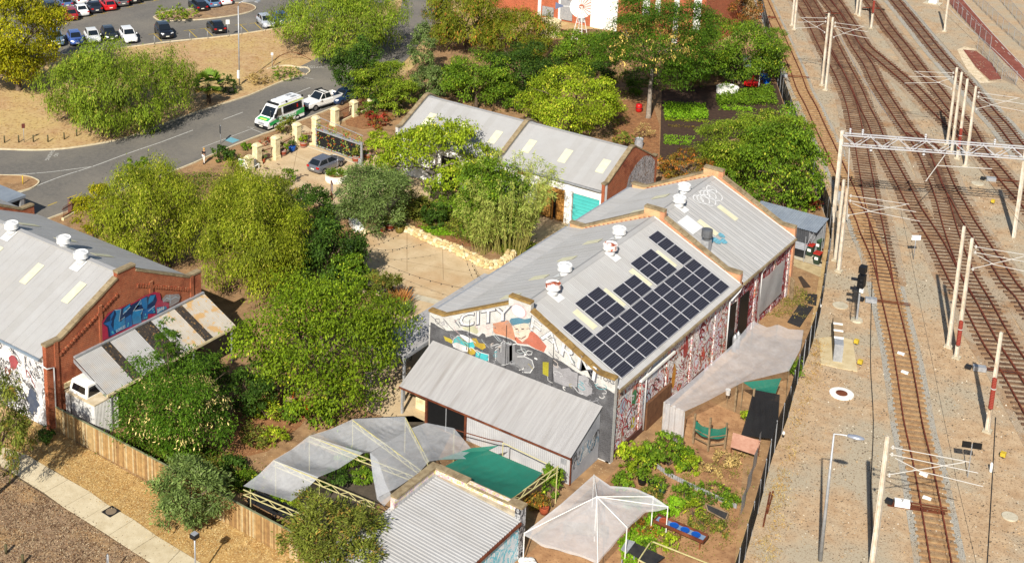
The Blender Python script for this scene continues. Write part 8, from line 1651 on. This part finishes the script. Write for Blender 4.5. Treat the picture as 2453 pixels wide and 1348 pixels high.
# fan palm, bananas, bamboo, flax
def palm(label, px, py, h, n, L, seed, name='fan_palm', skirt=True):
    rg_ = random.Random(seed); B = G(px,py); t = thing(name, label, 'palm', B); MB().tube([B, B+Vector((0,0,h*.5)), B+Vector((.05,0,h))], [.28,.22,.2], 9).build('trunk', BARK, t)
    P = []; A = []; Nn = []; Ls = []; Ws = []; Cs = []
    for i in range(n):
        az = i*2.4; el = rg_.uniform(-.5,1.2); d = Vector((math.cos(az)*math.cos(el), math.sin(az)*math.cos(el), math.sin(el))); e = B+Vector((0,0,h))+d*L*.55
        col = c3(110,140,40,.8) if el > -.1 else c3(180,150,80,.8)
        sdv = d.cross(Vector((0,0,1))).normalized(); upv = sdv.cross(d)
        for k in range(11): f = (k-5)/5*1.35; dd_ = d*math.cos(f)+sdv*math.sin(f); P.append(e); A.append(dd_-Vector((0,0,.15))); Nn.append(upv); Ls.append(L*.5*(1-.15*abs(f))); Ws.append(.24); Cs.append(col*rg_.uniform(.8,1.2))
        P.append(B+Vector((0,0,h))); A.append(d); Nn.append(upv); Ls.append(L*.6); Ws.append(.05); Cs.append(col)
    A = unit(np.array([tuple(a) for a in A])); Nn = unit(np.array([tuple(a) for a in Nn])); leaf_mesh('fronds', np.array([tuple(p) for p in P]), A, Nn, np.array(Ls), np.array(Ws), np.array(Cs), t, tuple(B)); return t
palm('squat fan palm on the verge beside the street lamp', 500, 245, 2.2, 42, 2.0, 4)
def banana(label, px, py, h, seed):
    rg_ = random.Random(seed); B = G(px,py); t = thing('banana_plant', label, 'banana plant', B, group='banana plants behind the gable'); MB().tube([B, B+Vector((0,0,h*.6))], [.14,.09], 8).build('stem', pm('banana_stem', C(130,140,70,.7)) if 'banana_stem' not in MATS else MATS['banana_stem'], t)
    for i in range(9):
        az = i*.75+rg_.random(); L = h*rg_.uniform(.5,.7); mb = MB(); base = B+Vector((0,0,h*.55)); d = Vector((math.cos(az),math.sin(az),0)); s_ = Vector((-d.y,d.x,0)); vs = []
        for k in range(7): u = k/6; c = base+d*L*u*.85+Vector((0,0,L*(.75*u-.85*u*u))); w = .24*math.sin(math.pi*min(1,u*.92+.08))+.01; vs += [c+s_*w-Vector((0,0,.05)), c, c-s_*w-Vector((0,0,.05))]
        mb.add(vs, [(3*k+j,3*k+j+1,3*k+j+4,3*k+j+3) for k in range(6) for j in range(2)]); mb.build('leaf', BANL, t, True)
BANL = pm('banana_leaf', C(110,150,50,.75), C(86,128,40,.7), 2, .5, c3=C(170,170,60,.75), sc3=1)
banana('banana plant, left one behind the rear gable', 1718, 410, 4.2, 1); banana('banana plant with pale centre leaf behind the rear gable', 1775, 425, 4.6, 2); banana('banana plant nearest the glossy tree', 1810, 440, 4.2, 3)
def bamboo(label, px, py, w, h, n, seed):
    rg_ = np.random.default_rng(seed); B = G(px,py); s_ = SC(B); r = w/2/s_; H_ = HT(B, px, py-h); t = thing('bamboo_clump', label, 'bamboo', B); mb = MB(); P = []; A = []
    for i in range(n):
        a = rg_.uniform(0,6.28); q = r*.6*math.sqrt(rg_.random()); b0 = B+Vector((math.cos(a)*q, math.sin(a)*q, 0)); ln_ = rg_.uniform(.25,.6)*r; tp = b0+Vector((math.cos(a)*ln_*2, math.sin(a)*ln_*2, H_*rg_.uniform(.7,1))); md = b0.lerp(tp,.55)+Vector((0,0,H_*.15)); mb.tube([b0, md, tp, tp+Vector((math.cos(a)*.5, math.sin(a)*.5, -.5))], [.022,.018,.01,.004], 5)
        for k in range(80): u = rg_.uniform(.25,1.1); p = b0.lerp(md, u/.55) if u < .55 else md.lerp(tp, min(1,(u-.55)/.45)); P.append(p+Vector(rg_.normal(size=3)*.12)); A.append((math.cos(a)*.5+rg_.normal()*.5, math.sin(a)*.5+rg_.normal()*.5, -.55+rg_.normal()*.3))
    mb.build('culms', pm('bamboo_culm', C(176,170,90,.75)), t); m = len(P); A = unit(np.array(A)); Nn = unit(rg_.normal(size=(m,3))+np.array([0,0,.5])); A = unit(A-Nn*(A*Nn).sum(1, keepdims=True)); tt_ = rg_.random((m,1)); col = c3(112,136,44,.9)*(1-tt_)+c3(190,196,100,.95)*tt_
    leaf_mesh('leaves', np.array([tuple(p) for p in P]), A, Nn, np.full(m,.42)*rg_.uniform(.7,1.3,m), np.full(m,.055), col, t, tuple(B))
bamboo('pale arching bamboo clump beside the timber doors', 1220, 598, 150, 200, 120, 8); bamboo('smaller bamboo clump at the stone wall', 1160, 600, 90, 130, 60, 9)
def spiky(name, label, px, py, r, h, n, cols, seed, droop=.5):
    rg_ = np.random.default_rng(seed); B = G(px,py); t = thing(name, label, 'plant', B); az = rg_.uniform(0,6.28,n); A = np.stack([np.cos(az)*droop, np.sin(az)*droop, np.abs(rg_.normal(size=n))*.5+.5], 1); A = unit(A); Nn = unit(np.cross(A, rg_.normal(size=(n,3)))); P = np.array(B)+rg_.normal(size=(n,3))*np.array([r*.25,r*.25,.03])+np.array([0,0,.1]); tt_ = rg_.random((n,1)); col = c3(*cols[0],.8)*(1-tt_)+c3(*cols[1],.8)*tt_
    leaf_mesh('blades', P, A, Nn, h*rg_.uniform(.6,1.2,n), np.full(n,.07), col, t, tuple(B))
spiky('flax_plant', 'orange-brown dry flax at the lower court edge', 955, 735, 1.0, 1.7, 260, ((190,120,60),(210,160,96)), 21); spiky('flax_plant', 'green flax below the dry one', 965, 755, 1.0, 1.2, 260, ((90,120,50),(130,150,80)), 22); spiky('grass_tree', 'dark spiky plant under the large tree', 790, 985, .6, 1.1, 160, ((40,60,36),(70,96,50)), 23)
# odds and ends
wm = thing('windmill', 'white farm windmill with round fan in front of the brick office', 'windmill', G(1388,110)); B = G(1388,110); hw = HT(B, 1376, 15)
for sx in (-1,1):
    for sy in (-1,1): MB().tube([B+Vector((sx*.9,sy*.9,0)), B+Vector((sx*.1,sy*.1,hw))], .05, 5).build('tower_leg', WHITE, wm)
for k in range(1,5): z = hw*k/5; f = .9-.8*k/5; [MB().beam(B+Vector((-f,s*f,z)), B+Vector((f,s*f,z)), .04, .04).build('brace', WHITE, wm) for s in (-1,1)]; MB().beam(B+Vector((-f,-f,z)), B+Vector((-f,f,z)), .04, .04).build('brace', WHITE, wm)
vd = -Vector((B.x,B.y,0)).normalized(); sd = Vector((-vd.y,vd.x,0)); hc = B+Vector((0,0,hw))+vd*.3
for k in range(18): a = k*math.pi/9; u = sd*math.cos(a)+Vector((0,0,1))*math.sin(a); w_ = sd*-math.sin(a)+Vector((0,0,1))*math.cos(a); MB().add([hc+u*.35-w_*.04, hc+u*.35+w_*.05+vd*.04, hc+u*1.5+w_*.24+vd*.1, hc+u*1.5-w_*.2], [(0,1,2,3)]).build('fan_blade', WHITE, wm)
MB().beam(hc, hc-sd*2.4, .05, .05).build('tail_boom', WHITE, wm); MB().add([hc-sd*2.2, hc-sd*3.4+Vector((0,0,.5)), hc-sd*3.4-Vector((0,0,.5))], [(0,1,2)]).build('tail_vane', flat('vane_blue', C(120,130,160,.7)), wm)
tk = thing('water_tank', 'cream round water tank behind the shrubs', 'water tank', G(1316,85)); MB().lathe([(1.5,0),(1.5,2.0),(1.55,2.05),(1.2,2.25),(.0,2.4)], G(1316,85), 22).build('tank', CREAM, tk)
for k in range(4): MB().lathe([(1.5,.4+k*.4),(1.54,.45+k*.4),(1.5,.5+k*.4)], G(1316,85), 22).build('rib', CREAM, tk)
t = thing('steel_drum', 'grey steel drum behind the workshop gable', 'drum', G(1530,352)); MB().lathe([(.45,0),(.45,.9),(.48,.92),(.44,.95),(.4,.85)], G(1530,352), 16).build('drum', GALV, t); MB().lathe([(.45,.4),(.48,.43),(.45,.46)], G(1530,352), 16).build('hoop', GALV, t)
t = thing('red_barrel', 'bright red drum beside the pod tree trunk', 'barrel', G(1530,268)); MB().lathe([(.3,0),(.38,.2),(.38,.75),(.3,.95),(.05,.97)], G(1530,268), 14).build('drum', flat('barrel_red', C(190,30,28,.85), .4), t, True); MB().lathe([(.39,.45),(.41,.48),(.39,.51)], G(1530,268), 14).build('hoop', DARK, t)
gz = thing('garden_gazebo', 'grey-roofed shelter in the shade by the railway fence', 'shelter', G(1790,205)); q = [G(1757,200), G(1818,208), G(1828,185), G(1772,180)]
for p in q: MB().beam(p, p+Vector((0,0,2.3)), .08, .08).build('post', WHITE, gz)
MB().add([q[0]+Vector((0,0,2.3)), q[1]+Vector((0,0,2.3)), q[2]+Vector((0,0,2.6)), q[3]+Vector((0,0,2.6))], [(0,1,2,3)]).build('roof', M_ROOFB, gz)
rt = thing('red_cart', 'red garden cart with raised handle under the shelter', 'cart', G(1800,213)); B = G(1800,213); MB().prism([(B.x-.8,B.y-.5),(B.x+.8,B.y-.5),(B.x+.6,B.y+.5),(B.x-.6,B.y+.5)], .4, .9).build('tub', MATS['barrel_red'], rt); MB().tube([B+Vector((0,0,.9)), B+Vector((.1,.1,1.6))], .12, 6).build('handle', MATS['barrel_red'], rt)
for s in (-1,1): MB().lathe([(.3,-.05),(.3,.05)], B+Vector((s*.6,-.5,.3)), 10).build('wheel', TYRE, rt)
for x, y, lab in ((1836,200,'blue plastic tub by the fence, larger'), (1830,190,'blue plastic tub by the fence, smaller')): t = thing('blue_tub', lab, 'tub', G(x,y)); MB().lathe([(.4,0),(.5,.6),(.52,.62),(.45,.55),(.02,.5)], G(x,y), 14).build('tub', BLU, t); MB().lathe([(.5,.55),(.54,.6),(.5,.62)], G(x,y), 14).build('rim', BLU, t)
t = thing('raised_bed', 'round white corrugated garden bed beside the pumpkin mound', 'garden bed', G(1742,222)); MB().lathe([(1.3,0),(1.3,.7),(1.34,.72),(1.25,.7),(1.2,.6),(.02,.6)], G(1742,222), 20).build('ring', WHITE, t); leaves_at('foliage', t, G(1742,222), G(1742,222)+Vector((0,0,.8)), 1.1, .25, 300, .2, 'bright', 'tip', 5, 91)
# white truck body hidden behind the tall pair of trees
lg = thing('log_stump', 'upright log stump in the mulch bed', 'log', G(695,975)); MB().lathe([(.42,0),(.38,.3),(.38,.7),(.36,.72)], G(695,975), 12).build('stump', WOOD, lg); MB().lathe([(.3,.72),(.05,.73)], G(695,975), 12).build('end_grain', pm('end_grain', C(200,170,120,.75)), lg)
for x, y, lab in ((712,972,'red garden chair beside the log stump'), (735,995,'red garden chair at the mulch bed edge')): B = G(x,y); t = thing('red_chair', lab, 'chair', B, .6 if x < 720 else 2.2, 'red garden chairs'); MB().box(-.25,-.25,.35,.25,.25,.4).build('seat', MATS['barrel_red'], t, local=True); MB().box(-.3,-.25,.38,-.24,.25,.95).build('backrest', MATS['barrel_red'], t, local=True); [MB().box(sx*.22-.03, sy*.22-.03, 0, sx*.22+.03, sy*.22+.03, .35).build('leg', MATS['barrel_red'], t, local=True) for sx in (-1,1) for sy in (-1,1)]
bench('slatted potting bench behind the timber fence, left', 640, 1228, 2.4, 1.1, .75, .0, DARK); bench('slatted potting bench behind the timber fence, right', 700, 1255, 2.4, 1.1, .75, .0, DARK); bench('slatted potting bench beneath the white tent', 1400, 1290, 2.6, 1.0, .75, .5, WOOD); bench('slatted potting bench beneath the large net', 780, 1085, 3.0, 1.1, .75, .0, WOOD)

# ---------------- creeper on the gate, undergrowth, litter
gq = np.random.default_rng(31); n = 900; A0, B0 = np.array(G(758,352)), np.array(G(866,390)); u = gq.random(n); dn = np.cos(u*19)+gq.normal(size=n)*.6; u = u[dn > -.2]; n = len(u); P = A0+(B0-A0)*u[:,None]+gq.normal(size=(n,3))*.04; P[:,2] = 2.9*np.clip(1-gq.random(n)**1.4*1.0, .1, 1); dv_ = np.array([.55,-.83,.0]); P -= dv_*-.08
Nn = unit(np.tile(dv_, (n,1))+gq.normal(size=(n,3))*.5); A = unit(gq.normal(size=(n,3))-np.array([0,0,.6])); A = unit(A-Nn*(A*Nn).sum(1, keepdims=True)); tt_ = gq.random((n,1)); col = np.where(gq.random((n,1)) < .25, c3(176,80,40,.8), c3(90,110,40,.8)*(1-tt_)+c3(170,180,90,.85)*tt_)
cr = thing('gate_creeper', 'green and red creeper hanging on the mesh gate', 'creeper', G(810,370)); leaf_mesh('leaves', P, A, Nn, np.full(n,.2), np.full(n,.12), col, cr, tuple(G(810,370)))
def scatter(name, label, cat, polys, ncl, per, cr_, h, size, asp, cols, seed, flat_=False, z=0):
    rg_ = np.random.default_rng(seed); P = []
    for poly in polys:
        Q = np.array([tuple(G(*p))[:2] for p in poly]); lo, hi = Q.min(0), Q.max(0); pts = rg_.uniform(lo, hi, (ncl*4,2)); x, y = pts[:,0], pts[:,1]; ins = np.zeros(len(pts), bool); j = len(Q)-1
        for i in range(len(Q)):
            c_ = ((Q[i,1] > y) != (Q[j,1] > y)) & (x < (Q[j,0]-Q[i,0])*(y-Q[i,1])/(Q[j,1]-Q[i,1]+1e-9)+Q[i,0]); ins ^= c_; j = i
        P.append(pts[ins][:ncl])
    c = np.vstack(P); m = len(c)*per; P = np.zeros((m,3)); P[:,:2] = np.repeat(c, per, 0)+rg_.normal(size=(m,2))*cr_*np.repeat(rg_.uniform(.4,1.3,len(c)), per)[:,None]; hh = np.repeat(rg_.uniform(.3,1,len(c)), per); P[:,2] = z+.01+(0 if flat_ else rg_.random(m)*h*hh)
    if flat_: Nn = unit(np.array([0,0,1.])+rg_.normal(size=(m,3))*.3); A = unit(rg_.normal(size=(m,3)))
    else: Nn = unit(rg_.normal(size=(m,3))+np.array([0,0,.6])); A = unit(rg_.normal(size=(m,3))*.7+np.array([0,0,.8]))
    A = unit(A-Nn*(A*Nn).sum(1, keepdims=True)); K = np.array([c3(*q, .8) for q in cols]); t_ = np.repeat(rg_.random(len(c)), per)*.7+rg_.random(m)*.3; idx = np.clip((t_*len(K)).astype(int), 0, len(K)-1)
    o = leaf_mesh(name, P, A, Nn, size*rg_.uniform(.6,1.4,m), size*asp*rg_.uniform(.7,1.3,m), K[idx]*rg_.uniform(.8,1.15,(m,1)), None, (0,0,0)); return stuff(o, label, cat)
GRN4 = ((70,92,30),(104,124,36),(140,146,50),(120,104,54),(86,104,40))
scatter('undergrowth', 'low weeds and ground plants under the garden trees', 'undergrowth', [[(850,245),(1000,185),(1250,105),(1500,95),(1800,140),(1700,210),(1585,215),(1470,240),(1480,330),(1230,270),(1010,228)], [(420,415),(560,425),(700,480),(838,560),(838,690),(700,720),(560,560),(300,500),(200,520)], [(480,1080),(560,1130),(600,1165),(500,1170),(400,1125),(280,1060)], [(990,480),(1130,520),(1290,600),(1220,610),(1080,560),(980,520)]], 420, 46, .55, .5, .2, .5, GRN4, 51)
scatter('weeds', 'scattered weeds among the nursery beds', 'weeds', [[(1480,1150),(1580,1070),(1800,1090),(1760,1320),(1500,1348)], [(1800,640),(1950,700),(1920,760),(1830,760)]], 130, 26, .3, .22, .14, .4, ((120,128,50),(150,140,70),(176,146,90)), 52)
scatter('straw_litter', 'dry straw and fallen leaves on the verge by the paling fence', 'leaf litter', [[(0,1078),(60,1012),(133,1032),(560,1258),(780,1350),(430,1319),(126,1123)]], 2600, 5, .25, .05, .16, .14, ((226,196,130),(200,160,96),(236,214,160),(150,110,66)), 53, True)
scatter('leaf_litter', 'bark and leaf litter beside the footpath', 'leaf litter', [[(-40,1000),(40,1005),(0,1077),(71,1162),(361,1348),(-60,1380)]], 2200, 5, .25, .05, .13, .3, ((120,90,66),(90,66,50),(206,184,150),(170,130,90)), 54, True)
scatter('dry_tufts', 'dry grass tufts on the street verge', 'dry grass', [[(0,230),(90,210),(300,120),(700,70),(740,130),(640,170),(520,225),(300,320),(0,350)]], 900, 9, .35, .1, .2, .12, ((220,192,130),(206,170,100),(190,146,90),(214,196,110)), 55)
scatter('gravel_chips', 'loose ballast stones and weeds strewn over the rail yard', 'gravel', [[(1790,1348),(1950,800),(2000,560),(1960,420),(1870,180),(1830,0),(2300,0),(2453,200),(2453,1348)]], 4200, 5, .6, .04, .13, .75, ((230,220,200),(150,136,118),(110,96,82),(190,160,120),(206,196,176)), 56, True)
scatter('dry_weeds', 'yellow dry grass along the black fence', 'dry grass', [[(1800,1348),(1885,1080),(1950,820),(1975,820),(1905,1080),(1850,1348)], [(1880,215),(1960,430),(1990,520),(1975,400),(1900,215)]], 260, 24, .3, .18, .2, .12, ((214,176,96),(196,150,76),(224,196,120),(150,130,60)), 57)
